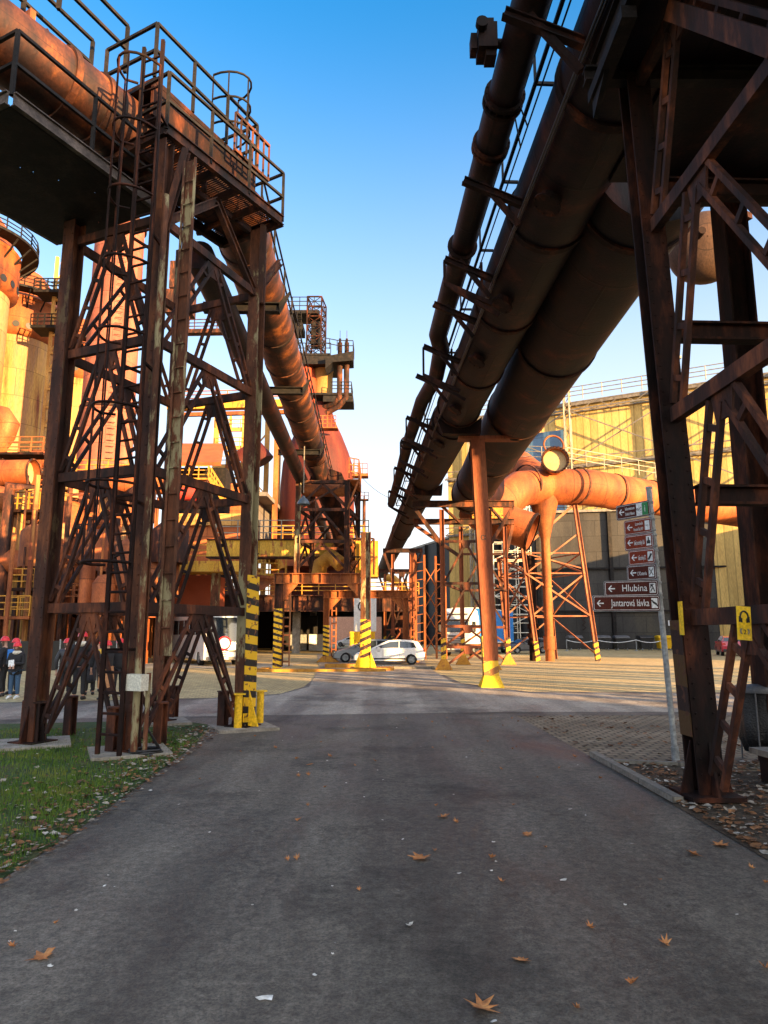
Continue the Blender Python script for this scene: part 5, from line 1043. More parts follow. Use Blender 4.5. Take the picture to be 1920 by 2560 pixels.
# golden framework tower behind and orange crane girder
GF = thing('framework_tower', 'tall golden-lit steel framework between the left tower and the gas main', 'framework', (wx(605, 84), 84, 0)); mb = MB()
gx = [wx(p, 84, 1100) for p in (540, 575, 610, 632, 668, 700)]; gzt = zat(1040, 84)
for i, x in enumerate(gx): mb.bar((x, 84, 5), (x, 84, gzt), .55 if i % 2 == 0 else .3)
rg = random.Random(9)
for k_ in range(9):
    z_ = 8 + k_ * 2.35; mb.bar((gx[0], 84, z_), (gx[-1 if k_ < 4 else 3], 84, z_), .25, .5)
    mb.rail([V((gx[0], 83.6, z_ + .2)), V((gx[3], 83.6, z_ + .2))], 1.0, 1.4, .05)
for k_ in range(8):
    i = k_ % 4; mb.bar((gx[i], 84, 8 + k_ * 2.3), (gx[i + 1], 84, 10.3 + k_ * 2.3), .16)
mb.build('frame', mat('golden_steel', [(.34, .16, .04), (.48, .26, .07), (.56, .34, .11)], scale=.8, streak=3), GF)
mb = MB()
for i in range(14): x = rg.uniform(gx[0], gx[4]); z_ = rg.uniform(8, 26); mb.box((x, 84.5, z_), (rg.uniform(.6, 2.0), 1.5, rg.uniform(.5, 1.6)))
for i in range(8): x = rg.uniform(gx[0], gx[3]); z_ = rg.uniform(8, 24); mb.tube((x, 84.2, z_), (x + rg.uniform(1, 4), 84.2, z_), rg.uniform(.15, .5), n=12)
mb.build('plant', RUST_O, GF)
mb = MB(); mb.pipe([V((wx(600, 80, 1115), 81, zat(1150, 80))), V((wx(635, 80, 1115), 81, zat(1118, 80))), V((wx(655, 80, 1115), 81, zat(1150, 80)))], 1.4, n=20); mb.build('hopper', RED_V, GF)
CG = thing('crane_girder', 'yellow-orange crane girder with railing spanning behind the left tower', 'girder', (wx(430, 70, 1000), 70, 0)); mb = MB()
a, b = V((wx(420, 72, 1010), 72, zat(1018, 72))), V((wx(715, 72, 1010), 72, zat(1010, 72))); mb.bar(a, b, .9, .8); mb.build('web', YEL_G, CG)
mb = MB(); mb.rail([a + ZU * .5, b + ZU * .5], 1.2, 1.5, .05, mid=2); mb.bar(a - ZU * .9, b - ZU * .9, .4, .4); mb.build('railing', RUST_O, CG)
for k_, px in enumerate((452, 700)):
    mb = MB(); c = a.lerp(b, .1 if k_ == 0 else .93); mb.bar(V((c.x, c.y, 5)), c - ZU * 1.1, .5); mb.build('trestle_leg', RUST_O, CG)
mb = MB(); mb.rail([V((wx(430, 80, 800), 80, zat(825, 80))), V((wx(600, 80, 800), 80, zat(822, 80)))], 1.3, 1.5, .05, mid=2); mb.bar(V((wx(430, 80, 800), 80, zat(832, 80))), V((wx(560, 80, 800), 80, zat(830, 80))), 1, .5); mb.bar(V((wx(440, 80, 800), 80, 20)), V((wx(440, 80, 800), 80, zat(780, 80))), .7); mb.bar(V((wx(468, 80, 800), 80, zat(830, 80))), V((wx(468, 80, 800), 80, zat(735, 80))), .5)
mb.box(V((wx(452, 80, 760), 80, zat(760, 80))), (3.2, 2, 3)); mb.box(V((wx(456, 80, 700), 80, zat(695, 80))), (2.6, 2, 3.5))
solo(mb, 'hoist_gantry', RUST_M, 'rusty hoist gantry high behind the left tower', 'gantry', (wx(440, 80, 800), 80, 20))
# inclined grey conveyor house
mb = MB(); q = [V((wx(628, 66, 1250), 66, zat(1350, 66))), V((wx(628, 66, 1250), 66, zat(1240, 66))), V((wx(690, 84, 1290), 84, zat(1295, 84))), V((wx(690, 84, 1290), 84, zat(1350, 84)))]
mb.plate(q, .3); mb.bar(q[1] + ZU * .2, q[2] + ZU * .2, 3.0, .4); mb.rail([q[1] + ZU * .4, q[2] + ZU * .4], 1.2, 1.6, .05, mid=2)
solo(mb, 'conveyor_house', mat('grey_sheet', [(.14, .12, .11), (.22, .19, .17)], scale=.4, streak=4, seam=(1.2, 9, .04, 0)), 'dark grey sloping conveyor house left of the red furnace', 'building', tuple(q[0]))
mb = MB(); mb.box((wx(606, 60, 1260), 60, (zat(1215, 60) + zat(1345, 60)) / 2), (1.7, 2, zat(1215, 60) - zat(1345, 60))); solo(mb, 'cladding_block', RUST_OP, 'orange rusted block beside the sloping conveyor house', 'building', (wx(606, 60), 60, 5))
# projecting yellow balcony at right end of the cast house
BC = thing('yellow_balcony', 'yellow-railed balcony sloping down right of the left tower', 'balcony', (-9, 44, 5)); mb = MB()
a, b, c = V((wx(610, 46, 1400), 46, zat(1432, 46))), V((wx(672, 43, 1430), 43, zat(1440, 43))), V((wx(696, 43, 1430), 43, zat(1440, 43)))
mb.rail([a, b, c], 1.15, .55, .045, mid=2, kick=True); mb.build('railing', YEL_G, BC); mb = MB(); mb.plate([a, b, c, c + V((0, 3, 0)), a + V((0, 3, 0))], .3, ZU); mb.plate([a - ZU * .15, c - ZU * .15, c + V((-.9, 0, -.8)), a + V((0, 0, -1.5))], .3, V((0, 1, 0))); mb.build('floor', RUST_O, BC)
mb = MB(); mb.pipe([V((wx(700, 45, 1410), 45, zat(1425, 45))), V((wx(688, 45, 1400), 45, zat(1400, 45))), V((wx(676, 44, 1395), 44, zat(1396, 44)))], .38, n=18, cap=False); mb.bar(V((wx(714, 45), 45, zat(1450, 45))), V((wx(714, 45), 45, zat(1385, 45))), .12); solo(mb, 'elbow_pipe', YELR, 'open-ended yellow elbow pipe above the sloping balcony', 'pipe', (-6.5, 45, 6))

# ================================================================ STOVES, CHIMNEY AND PIPEWORK FAR LEFT
def stove(cx, cy, r, zrim, lab):
    c = V((cx, cy, 0)); T = thing('hot_blast_stove', lab, 'stove', tuple(c), 'domed hot blast stoves in a row at left')
    mb = MB(); mb.lathe(c, [(r, 6), (r, zrim - 4.6)], n=56); mb.build('shell', STOVE, T)
    mb = MB(); mb.lathe(c, [(r, zrim - 4.6), (r + .65, zrim - 4.2), (r + .65, zrim - .2), (r + .3, zrim), (r * .98, zrim + .9), (r * .82, zrim + 2.6), (r * .55, zrim + 4.0), (r * .22, zrim + 4.8), (.02, zrim + 5)], n=56); mb.build('dome', RUST_OP, T)
    mb = MB()
    for i in range(22): a = 2 * pi * i / 22; p = c + V(((r + .6) * cos(a), (r + .6) * sin(a), zrim - 3.6)); o = V((cos(a), sin(a), 0)); mb.tube(p, p + o * .1, .36, n=14)
    mb.build('port', SBLACK, T)
    mb = MB(); mb.lathe(c, [(r + .7, zrim + .1), (r + 2.2, zrim + .1), (r + 2.2, zrim + .35), (r + .7, zrim + .35), (r + .7, zrim + .1)], n=40, smooth=False)
    for i in range(20): a = 2 * pi * i / 20; p = c + ZU * (zrim - 1.6) + V(((r + .6) * cos(a), (r + .6) * sin(a), 0)); q = c + ZU * zrim + V(((r + 2.1) * cos(a), (r + 2.1) * sin(a), 0)); mb.bar(p, q, .12)
    mb.build('gallery', STEELD, T)
    mb = MB(); pts = [c + V(((r + 2.1) * cos(2 * pi * i / 24), (r + 2.1) * sin(2 * pi * i / 24), zrim + .35)) for i in range(25)]; mb.rail(pts, 1.2, 1.4, .045, mid=2); mb.build('railing', STEELD, T)
    mb = MB(); mb.lathe(c, [(r + .9, 0), (r + .9, 6), (r, 6)], n=40); mb.build('base_ring', RUST_O, T)
r_ = ray(-80, 660); stove(r_.x / r_.y * 62, 62, 3.8, 38.2, 'nearest domed stove cut off by the left edge')
r_ = ray(50, 800); stove(r_.x / r_.y * 75, 75, 3.8, 38.4, 'golden domed stove with a ring of ports, second from the left edge')
r_ = ray(190, 900); stove(r_.x / r_.y * 88, 88, 3.9, 38.4, 'farthest domed stove partly hidden behind the lattice tower')
ch = V((wx(272, 62, 1000), 62, 0)); CM = thing('chimney', 'pinkish riveted steel chimney behind the lattice tower', 'chimney', tuple(ch))
mb = MB(); mb.lathe(ch, [(2.5, 4), (2.35, 20), (2.2, 41)], n=40); mb.build('shell', RUST_PK, CM); mb = MB(); mb.band(ch + ZU * 40.6, ZU, 2.2, .5, .2, n=40); mb.band(ch + ZU * 22, ZU, 2.35, .3, .12, n=40)
for i in range(60): a = radians(-60); p = ch + V((2.5 * cos(a), 2.5 * sin(a), 6 + i * .55)); mb.bar(p - V((.3, .1, 0)), p + V((.3, .1, 0)), .05)
mb.build('band_and_rungs', RUST_M, CM)
lt_ = V((wx(152, 70, 700), 70, 0)); EL = thing('lift_tower', 'narrow golden lift tower with platforms behind the stoves', 'tower', tuple(lt_)); mb = MB()
for x in (-.55, .55):
    for y in (0, 1.2): mb.bar(lt_ + V((x, y, 4)), lt_ + V((x, y, 42)), .3)
for i in range(18): mb.bar(lt_ + V((-.55, 0, 5 + 2 * i)), lt_ + V((.55, 0, 5 + 2 * i)), .25); mb.bar(lt_ + V((-.55, 0, 5 + 2 * i)), lt_ + V((.55, 0, 7 + 2 * i)), .12)
mb.build('frame', mat('golden_steel', [], ), EL) if 'golden_steel' in MATS else None
mb = MB()
for z_ in (33.5, 37.5): mb.box(lt_ + V((-.4, 0, z_)), (3.6, 2.4, .3)); mb.rail([lt_ + V((-2.2, -1.2, z_ + .15)), lt_ + V((1.4, -1.2, z_ + .15))], 1.2, .8, .05, mid=2)
mb.build('platform', STEELD, EL)
# vertical ribbed blocks and hoppers seen through the tower
rg = random.Random(21)
def pipeR(pts, r, m, lab, grp='orange process pipes at left', n=22, cap=True, fl=True):
    pts = [V(p) for p in pts]; T = thing('process_pipe', lab, 'pipe', tuple(pts[0])); mb = MB(); mb.pipe(pts, r, n=n, cap=cap); mb.build('shell', m, T)
    if fl:
        mb = MB()
        for i in (0, len(pts) - 1): t = (pts[1] - pts[0]) if i == 0 else (pts[-1] - pts[-2]); mb.band(pts[i], t, r, .12, .06)
        mb.build('flange', RUST_M, T)
    return T
Q_ = lambda px, py, Y: P(px, py, Y)
T = pipeR([Q_(-60, 1185, 47), Q_(84, 1182, 47)], .92, RUST_OP, 'open-mouthed orange pipe end pointing right at the left edge', cap=False)
mb = MB(); c = Q_(84, 1182, 47); ax = (Q_(84, 1182, 47) - Q_(-60, 1185, 47)).normalized(); mb.tube(c - ax * .5, c - ax * .45, .9, n=22); mb.build('inner_disc', mat('tan_disc', []), T)
pipeR([Q_(-20, 1125, 52), Q_(10, 1085, 52), Q_(20, 1062, 52), Q_(5, 1042, 52), Q_(-30, 1035, 52)], .85, RUST_OP, 'curved orange pipe bend above the open pipe at the left edge')
pipeR([Q_(80, 1150, 56), Q_(132, 1150, 56)], .75, RUST_OP, 'short orange pipe behind the left column')
pipeR([Q_(-20, 1150, 50), Q_(75, 1150, 50)], .28, RUST_O, 'thin horizontal pipe over the open-mouthed pipe')
pipeR([Q_(-20, 1395, 44), Q_(60, 1410, 44), Q_(125, 1440, 44)], .78, RUST_OP, 'sloping orange pipe low at the left edge')
pipeR([Q_(-20, 1240, 46), Q_(30, 1250, 46), Q_(60, 1275, 46), Q_(130, 1262, 46)], .78, RUST_O, 'sagging red-orange pipe with ladders at the left edge')
pipeR([Q_(170, 1205, 50), Q_(345, 1215, 50), Q_(430, 1210, 50)], .72, RUST_OP, 'horizontal orange pipe seen through the lattice tower')
pipeR([Q_(170, 1300, 50), Q_(260, 1312, 50), Q_(345, 1300, 50)], .78, RUST_OP, 'lower horizontal orange pipe seen through the lattice tower')
pipeR([Q_(160, 1440, 44), Q_(240, 1452, 44), Q_(275, 1480, 44), Q_(278, 1540, 44)], .8, RUST_OP, 'orange pipe bending down behind the left column')
pipeR([Q_(125, 1425, 45), Q_(118, 1480, 45), Q_(120, 1560, 45)], .75, RUST_OP, 'orange pipe dropping to the ground beside the left column')
pipeR([Q_(425, 1232, 47), Q_(520, 1240, 47)], .45, mat('deep_red_pipe', [(.42, .03, .02), (.55, .05, .03)]), 'deep red pipe under the red roof')
pipeR([Q_(430, 1215, 54), Q_(520, 1212, 54)], .3, RUST_O, 'thin orange pipe behind the deep red pipe')
# dust catcher cones / hoppers
for (px, py, Y, r, h, lab) in ((60, 1350, 58, 2.4, 4.2, 'tan conical dust catcher at the left edge'), (215, 1370, 56, 2.2, 5, 'tan dust catcher seen through the lattice tower'), (10, 1360, 66, 3, 9, 'dark rusty vessel at the left edge')):
    c = Q_(px, py, Y); T = thing('dust_catcher', lab, 'vessel', tuple(c)); mb = MB()
    mb.lathe(V((c.x, c.y, 0)), [(r * .2, c.z - h), (r * .9, c.z - h * .45), (r, c.z), (r, c.z + h * .2), (r * .75, c.z + h * .38), (r * .3, c.z + h * .5), (.02, c.z + h * .52)], n=32); mb.build('shell', STOVE if px != 10 else RUST_M, T)
    for s in (-1, 1): MB().bar(V((c.x + s * r, c.y, 0)), V((c.x + s * r, c.y, c.z)), .3).build('leg', RUST_M, T)
for i, (px0, px1, py, Y) in enumerate(((30, 140, 1282, 45), (60, 140, 1190, 54), (0, 120, 1140, 49), (150, 330, 1195, 52), (150, 330, 1420, 47), (0, 120, 1330, 50), (40, 130, 1475, 42), (165, 300, 1512, 42), (330, 420, 1390, 46), (0, 90, 1545, 40))):
    a, b = Q_(px0, py, Y), Q_(px1, py, Y); T = thing('service_platform', 'rusty railed service platform in the pipework at left', 'platform', tuple(a), 'railed service platforms in the left pipework')
    mb = MB(); mb.bar(a, b, 1.6, .16); mb.build('floor', RUST_O if i % 2 else RUST_D, T); mb = MB(); mb.rail([a + V((0, -.8, .1)), b + V((0, -.8, .1))], 1.1, .8, .035, mid=2)
    mb.rail([a + V((0, .8, .1)), b + V((0, .8, .1))], 1.1, .8, .035, mid=1); mb.build('railing', YELR if i % 3 == 0 else RUST_O, T)
    for q in (a, b): MB().bar(V((q.x, q.y, 0)), q, .2).build('support', RUST_M, T)
for i in range(120):
    px = rg.uniform(-5, 430); Y = rg.uniform(38, 60); top = rg.uniform(1180, 1520); k_ = rg.random(); c = Q_(px, top, Y)
    if 430 < px < 600: continue
    if c.x > -13.5: continue
    mb = MB(); m_ = rg.choice([RUST_O, RUST_M, RUST_O, STOVE, RUST_OP, RUST_M])
    if k_ < .4: mb.tube(V((c.x, c.y, 0)), c, rg.uniform(.06, .16), n=8); nm, lab = 'riser_pipe', 'thin vertical riser pipe in the left pipework'
    elif k_ < .7: L_ = rg.uniform(1, 3.5); mb.pipe([V((c.x, c.y, 0)), c, c + V((L_, 0, .0)), c + V((L_, 0, -rg.uniform(.6, 3)))], rg.uniform(.08, .42), n=12); nm, lab = 'bent_pipe', 'bent rusty pipe in the left pipework'
    else: w_ = rg.uniform(.5, 1.4); mb.lathe(V((c.x, c.y, 0)), [(w_, c.z - 2.6), (w_, c.z - .4), (w_ * .6, c.z), (.05, c.z + .1)], n=20); mb.bar(V((c.x, c.y, 0)), V((c.x, c.y, c.z - 2.6)), .25); nm, lab = 'small_vessel', 'small rusty vessel in the left pipework'
    solo(mb, nm, m_, lab, nm.replace('_', ' '), tuple(c), lab + 's')
for i, (px, py0, py1, Y, w_, h_) in enumerate(((250, 1370, 1440, 53, 1.9, 0), (300, 1240, 1310, 55, .9, 0), (296, 1390, 1470, 50, 1.4, 0), (300, 1450, 1540, 47, 1.1, 0))):
    c0, c1 = Q_(px, py1, Y), Q_(px, py0, Y); mb = MB(); mb.box((c0.x, c0.y, (c0.z + c1.z) / 2), (w_, 1.2, c1.z - c0.z)); mb.bar(V((c0.x, c0.y + .3, 0)), V((c0.x, c0.y + .3, c0.z)), .25)
    solo(mb, 'duct_box', YEL_G, ['wide golden duct casing behind the ladder', 'narrow golden panel high behind the ladder', 'golden casing below the wide duct casing', 'lowest golden casing behind the ladder'][i], 'duct', tuple(c0))
mb = MB()
for i in range(60):
    x = -44 + i * .75; y = 60 + rg.uniform(-6, 6); hh = rg.uniform(3, 9); mb.bar((x, y, 0), (x, y, hh), rg.uniform(.1, .4)); mb.bar((x, y, hh * rg.random()), (x + rg.uniform(1, 4), y, hh * rg.random()), rg.uniform(.08, .3))
    if x > -16: break
tag(mb.build('far_pipework', RUST_M), 'tangle of far rusty pipes and struts low behind the left tower', 'pipework', kind='stuff')
mb = MB(); mb.box((-34, 72, 4), (36, 3, 8)); solo(mb, 'retaining_wall', RUST_M, 'brown rusted wall closing the view behind the left pipework', 'wall', (-34, 72, 0))
# ================================================================ VEHICLES
def prism_side(mb, pts, hw, edge=.06):     # side outline (x,z) given real width with rounded shoulders
    cx = sum(p[0] for p in pts) / len(pts); cz = sum(p[1] for p in pts) / len(pts)
    ins = [(cx + (x - cx) * (1 - edge * .6), cz + (z - cz) * (1 - edge * 1.6)) for x, z in pts]
    L_ = [(-hw, ins), (-hw + .07, pts), (hw - .07, pts), (hw, ins)]
    for k_ in range(3):
        (ya, A), (yb_, B) = L_[k_], L_[k_ + 1]
        for i in range(len(pts)):
            j = (i + 1) % len(pts); mb.face([(A[i][0], ya, A[i][1]), (B[i][0], yb_, B[i][1]), (B[j][0], yb_, B[j][1]), (A[j][0], ya, A[j][1])], smooth=False)
    mb.face([(x, -hw, z) for x, z in reversed(ins)]); mb.face([(x, hw, z) for x, z in ins])
def wheel(parent, x, y, r, w_, side):
    mb = MB(); mb.lathe(V((x, y - w_ / 2, r)), [(r * .62, 0), (r * .96, 0), (r, .03), (r, w_ - .03), (r * .96, w_), (r * .62, w_)], n=28, axis=(0, 1, 0)); t = mb.build('wheel', TYRE, parent)
    mb = MB(); yo = y + side * (w_ / 2 - .02); mb.lathe(V((x, yo, r)), [(r * .64, 0), (r * .66, .02 * side), (r * .58, .0)], n=24, axis=(0, 1, 0))
    for k_ in range(5):
        a = 2 * pi * k_ / 5; mb.bar(V((x, yo, r)), V((x + cos(a) * r * .62, yo, r + sin(a) * r * .62)), .07, .03, up=V((0, 1, 0)))
    mb.tube(V((x, yo - side * .05, r)), V((x, yo + side * .02, r)), .07, n=12); mb.tube(V((x, yo - side * .09, r)), V((x, yo - side * .07, r)), r * .6, n=20); mb.build('rim', GALV, t)
def car(name_lab, paint, pos, yaw, kind='hatch', L_=4.25, Wd=1.78, Ht=1.47, group=None):
    T = thing('parked_car', name_lab, 'car', (0, 0, 0), group); hw = Wd / 2; k_ = L_ / 4.25; hz = Ht / 1.47
    body = [(-2.08, .35), (-2.10, .62), (-2.02, .92), (-1.9, 1.0), (-1.0, .98), (.0, .96), (.95, .93), (1.5, .84), (1.95, .70), (2.12, .52), (2.12, .28), (1.75, .22), (1.72, .40), (1.58, .58), (1.36, .66), (1.14, .58), (1.00, .40), (.97, .21), (-.93, .21), (-.96, .40), (-1.10, .58), (-1.32, .66), (-1.54, .58), (-1.68, .40), (-1.71, .24), (-2.0, .28)]
    if kind == 'suv': body = [(x, z + .10 if z > .3 else z + .05) for x, z in body]
    body = [(x * k_, z * hz) for x, z in body]
    mb = MB()
    # body shell: strips instead of one concave polygon
    up_ = [p for p in body]; prism_side(mb, up_, hw); b = mb.build('body', paint, T)
    gh = [(-1.98, .94), (-1.72, 1.33), (-1.35, 1.44), (-.5, 1.475), (.05, 1.42), (.55, 1.22), (1.15, .92)]
    if kind == 'suv': gh = [(-1.98, 1.0), (-1.80, 1.36), (-1.4, 1.45), (-.5, 1.475), (.15, 1.42), (.65, 1.22), (1.2, .98)]
    gh = [(x * k_, z * hz) for x, z in gh]
    z0 = gh[0][1]; zt_ = max(z for x, z in gh)
    def wy(z): return hw - .07 - (z - z0) / (zt_ - z0) * .17
    mb = MB(); n = len(gh)
    for i in range(n - 1):
        (xa, za), (xb_, zb) = gh[i], gh[i + 1]; mb.face([(xa, -wy(za), za), (xb_, -wy(zb), zb), (xb_, wy(zb), zb), (xa, wy(za), za)])
    for s in (-1, 1):
        ps = [(x, s * wy(z), z) for x, z in gh]; mb.face(ps if s < 0 else list(reversed(ps)))
    mb.build('roof', paint, T)
    mb = MB()
    def inset(poly, s): cx = sum(p[0] for p in poly) / len(poly); cz = sum(p[1] for p in poly) / len(poly); return [(cx + (x - cx) * s, cz + (z - cz) * s) for x, z in poly]
    wins = [[(-1.62, 1.0), (-1.45, 1.28), (-.98, 1.36), (-.62, 1.37), (-.62, .99)], [(-.55, .99), (-.55, 1.37), (0, 1.34), (.42, 1.17), (.85, .97)]]
    for wn_ in wins:
        q = [(x * k_, z * hz + (.02 if kind == 'suv' else 0)) for x, z in wn_]
        for s in (-1, 1): ps = [(x, s * (wy(z) + .006), z) for x, z in q]; mb.face(ps if s > 0 else list(reversed(ps)))
    mb.build('side_window', GLASS, T)
    for nm, (i, j) in (('windscreen', (n - 3, n - 1)), ('rear_window', (0, 1))):
        (xa, za), (xb_, zb) = gh[i], gh[j]; mb = MB(); o = .012
        if nm == 'rear_window': zz = [(xa + (xb_ - xa) * t_ - o, za + (zb - za) * t_) for t_ in (.12, .9)]
        else: (xm, zm_) = gh[n - 2]; zz = [(xa + .03 + o, za - .02 + o), (xm + o, zm_ + o), (xb_ - .05 + o, zb + .04 + o)]
        for a_, b_2 in zip(zz, zz[1:]): mb.face([(a_[0], -wy(a_[1]) + .07, a_[1]), (b_2[0], -wy(b_2[1]) + .07, b_2[1]), (b_2[0], wy(b_2[1]) - .07, b_2[1]), (a_[0], wy(a_[1]) - .07, a_[1])])
        mb.build(nm, GLASS, T)
    for s in (-1, 1):
        mb = MB(); mb.box((-2.02 * k_, s * (hw - .18), .86 * hz), (.14, .26, .17)); mb.build('tail_lamp', REDL, T)
        mb = MB(); mb.box((1.93 * k_, s * (hw - .25), .62 * hz), (.28, .3, .12)); mb.build('headlight', GALV, T)
        mb = MB(); mb.box((.62 * k_, s * (hw + .06), .98 * hz), (.16, .16, .11)); mb.build('wing_mirror', paint, T)
        mb = MB(); mb.box((0, s * (hw + .0), .36), (1.9 * k_, .03, .09)); mb.build('side_trim', BLACKP, T)
        mb = MB()
        for dx in (-.62, .38): mb.box((dx * k_, s * (hw - .0), .62), (.012, .012, .62)); mb.box((dx * k_ + .25, s * (hw + .005), .80 * hz), (.16, .02, .03))
        mb.build('door_line', DGREY, T)
        for x in (-1.32, 1.36): wheel(T, x * k_, s * (hw - .12), .32 if kind != 'suv' else .36, .22, s)
    mb = MB(); mb.box((-2.09 * k_, 0, .42 * hz), (.08, Wd * .9, .20)); mb.box((2.08 * k_, 0, .34 * hz), (.1, Wd * .8, .14)); mb.build('bumper', BLACKP, T)
    mb = MB(); mb.box((-2.125 * k_, 0, .70 * hz), (.02, .52, .12)); mb.box((2.14 * k_, 0, .44), (.02, .52, .11)); mb.build('number_plate', SWHITE, T)
    T.location = pos; T.rotation_euler = (0, 0, yaw); return T
cp = G(990, 1655); car('white hatchback parked broadside behind the striped portal leg', WHITE, (.35, 43.2, 0), pi - .04)
car('silver car parked nose out behind the white hatchback', SILVER, (-1.15, 46.6, 0), pi + .10, L_=4.4)
car('dark red estate car parked tail first beyond the near right tower', REDC, (29.4, 60.5, 0), radians(72), kind='suv', L_=4.5, Wd=1.9, Ht=1.65)
car('dark car in shade behind the striped feet of the orange tower', DGREY, (13.2, 66.5, 0), radians(200), L_=4.3)
car('white car far off seen through the underpass', WHITE, (-4.6, 100, 0), radians(170), L_=4.3)
# lorry
TK = thing('lorry', 'white lorry with blue curtain-sided trailer behind the orange trestle', 'lorry', (0, 0, 0))
mb = MB(); cabp = [(-.2, .75), (-.2, 3.0), (.2, 3.75), (1.2, 3.9), (1.9, 3.62), (2.16, 2.95), (2.28, 1.9), (2.34, .75), (2.3, .38), (1.95, .35), (1.9, .75)]; prism_side(mb, cabp, 1.25, .04); mb.build('cab', WHITE, TK)
mb = MB(); mb.plate([(2.315, -1.1, 1.95), (2.315, 1.1, 1.95), (2.2, 1.05, 2.8), (2.2, -1.05, 2.8)], .03); mb.build('windscreen', GLASS, TK)
mb = MB(); mb.plate([(2.06, -.95, 3.36), (2.06, .95, 3.36), (1.98, .95, 3.44), (1.98, -.95, 3.44)], .05); mb.plate([(2.215, -1.16, 2.83), (2.215, 1.16, 2.83), (2.36, 1.12, 2.98), (2.36, -1.12, 2.98)], .03); mb.build('sun_visor', DGREY, TK)
mb = MB()
for i in range(5): mb.box((2.37, 0, .72 + i * .17), (.05, 1.5 - .05 * (4 - i), .08))
mb.box((2.36, 0, 1.62), (.04, 1.3, .14)); mb.build('grille', DGREY, TK)
for s in (-1, 1):
    mb = MB(); mb.box((2.33, s * .95, .82), (.09, .34, .26)); mb.build('headlight', GALV, TK)
    mb = MB(); mb.box((2.2, s * 1.42, 2.25), (.18, .16, .6)); mb.bar((2.1, s * 1.2, 2.5), (2.15, s * 1.4, 2.5), .05); mb.build('wing_mirror', DGREY, TK)
    mb = MB(); mb.face([(x, s * 1.262, z) for x, z in ((.8, 1.95), (1.95, 1.95), (1.85, 2.8), (.8, 2.8))][::-s]); mb.build('side_window', GLASS, TK)
    for x in (1.35, -2.6): wheel(TK, x, s * 1.05, .5, .32, s)
    for x in (-8.9, -10.2, -11.5): wheel(TK, x, s * 1.05, .5, .32, s)
mb = MB(); mb.box((2.37, 0, .42), (.1, 2.3, .2)); mb.box((-5.5, 0, .85), (13.2, 1.0, .3)); mb.box((-6, -1.2, .7), (4, .05, .7)); mb.box((-6, 1.2, .7), (4, .05, .7)); mb.build('chassis', DGREY, TK)
mb = MB(); mb.box((-6.4, 0, 2.5), (11.8, 2.5, 2.9)); mb.build('trailer', BLUE_T, TK)
mb = MB(); mb.box((-6.4, 0, 1.03), (11.9, 2.54, .1)); mb.box((-6.4, 0, 3.98), (11.9, 2.54, .1))
mb.build('trailer_rail', WHITE_M, TK)
mb = MB()
for (zz, w_) in ((3.1, .5), (2.75, 1.3), (2.4, 1.8), (2.0, .9), (1.75, .7)):
    for i in range(int(w_ / .18)): x = -3.4 - w_ / 2 + i * .2; mb.box((x, 1.257, zz + .06 * (i % 2)), (.12, .008, .24 - .08 * (i % 3)))
    
mb.build('white_lettering', WHITE_M, TK)
mb = MB(); mb.plate([(2.37, -.36, .52), (2.37, .36, .52), (2.37, .36, .66), (2.37, -.36, .66)], .03); mb.build('number_plate', SWHITE, TK)
TK.location = (6.85, 60.5, 0); TK.rotation_euler = (0, 0, radians(-90 - 24))
# white van / coach behind tower
BS = thing('white_coach', 'white coach with large windscreen parked behind the left tower', 'coach', (0, 0, 0)); mb = MB()
prism_side(mb, [(-4.5, .4), (-4.6, 2.9), (-4.4, 3.1), (3.6, 3.1), (4.1, 2.9), (4.35, 1.5), (4.4, .9), (4.3, .35), (3.6, .3), (3.3, .75), (2.7, .75), (2.4, .3)], 1.2, .03); mb.build('body', WHITE, BS)
mb = MB(); mb.plate([(4.37, -1.05, 1.35), (4.37, 1.05, 1.35), (4.17, 1.05, 2.75), (4.17, -1.05, 2.75)], .03); mb.build('windscreen', GLASS, BS)
mb = MB()
for s in (-1, 1):
    for i in range(5): x = -3.9 + i * 1.55; mb.box((x + .6, s * 1.2, 2.2), (1.4, .03, .9))
mb.build('side_window', GLASS, BS)
mb = MB(); mb.box((4.42, 0, .85), (.04, 1.5, .12)); mb.box((4.40, 0, .45), (.06, 2.1, .16)); mb.build('grille', DGREY, BS)
for s in (-1, 1):
    mb = MB(); mb.box((4.38, s * .9, .85), (.08, .3, .2)); mb.build('headlight', GALV, BS)
    mb = MB(); mb.box((4.4, s * 1.35, 2.0), (.16, .16, .5)); mb.build('wing_mirror', DGREY, BS)
    for x in (3.0, -2.8): wheel(BS, x, s * 1.02, .46, .28, s)
g = P(478, 1600, 41); BS.location = (g.x, 44.5, 0); BS.rotation_euler = (0, 0, radians(-62))

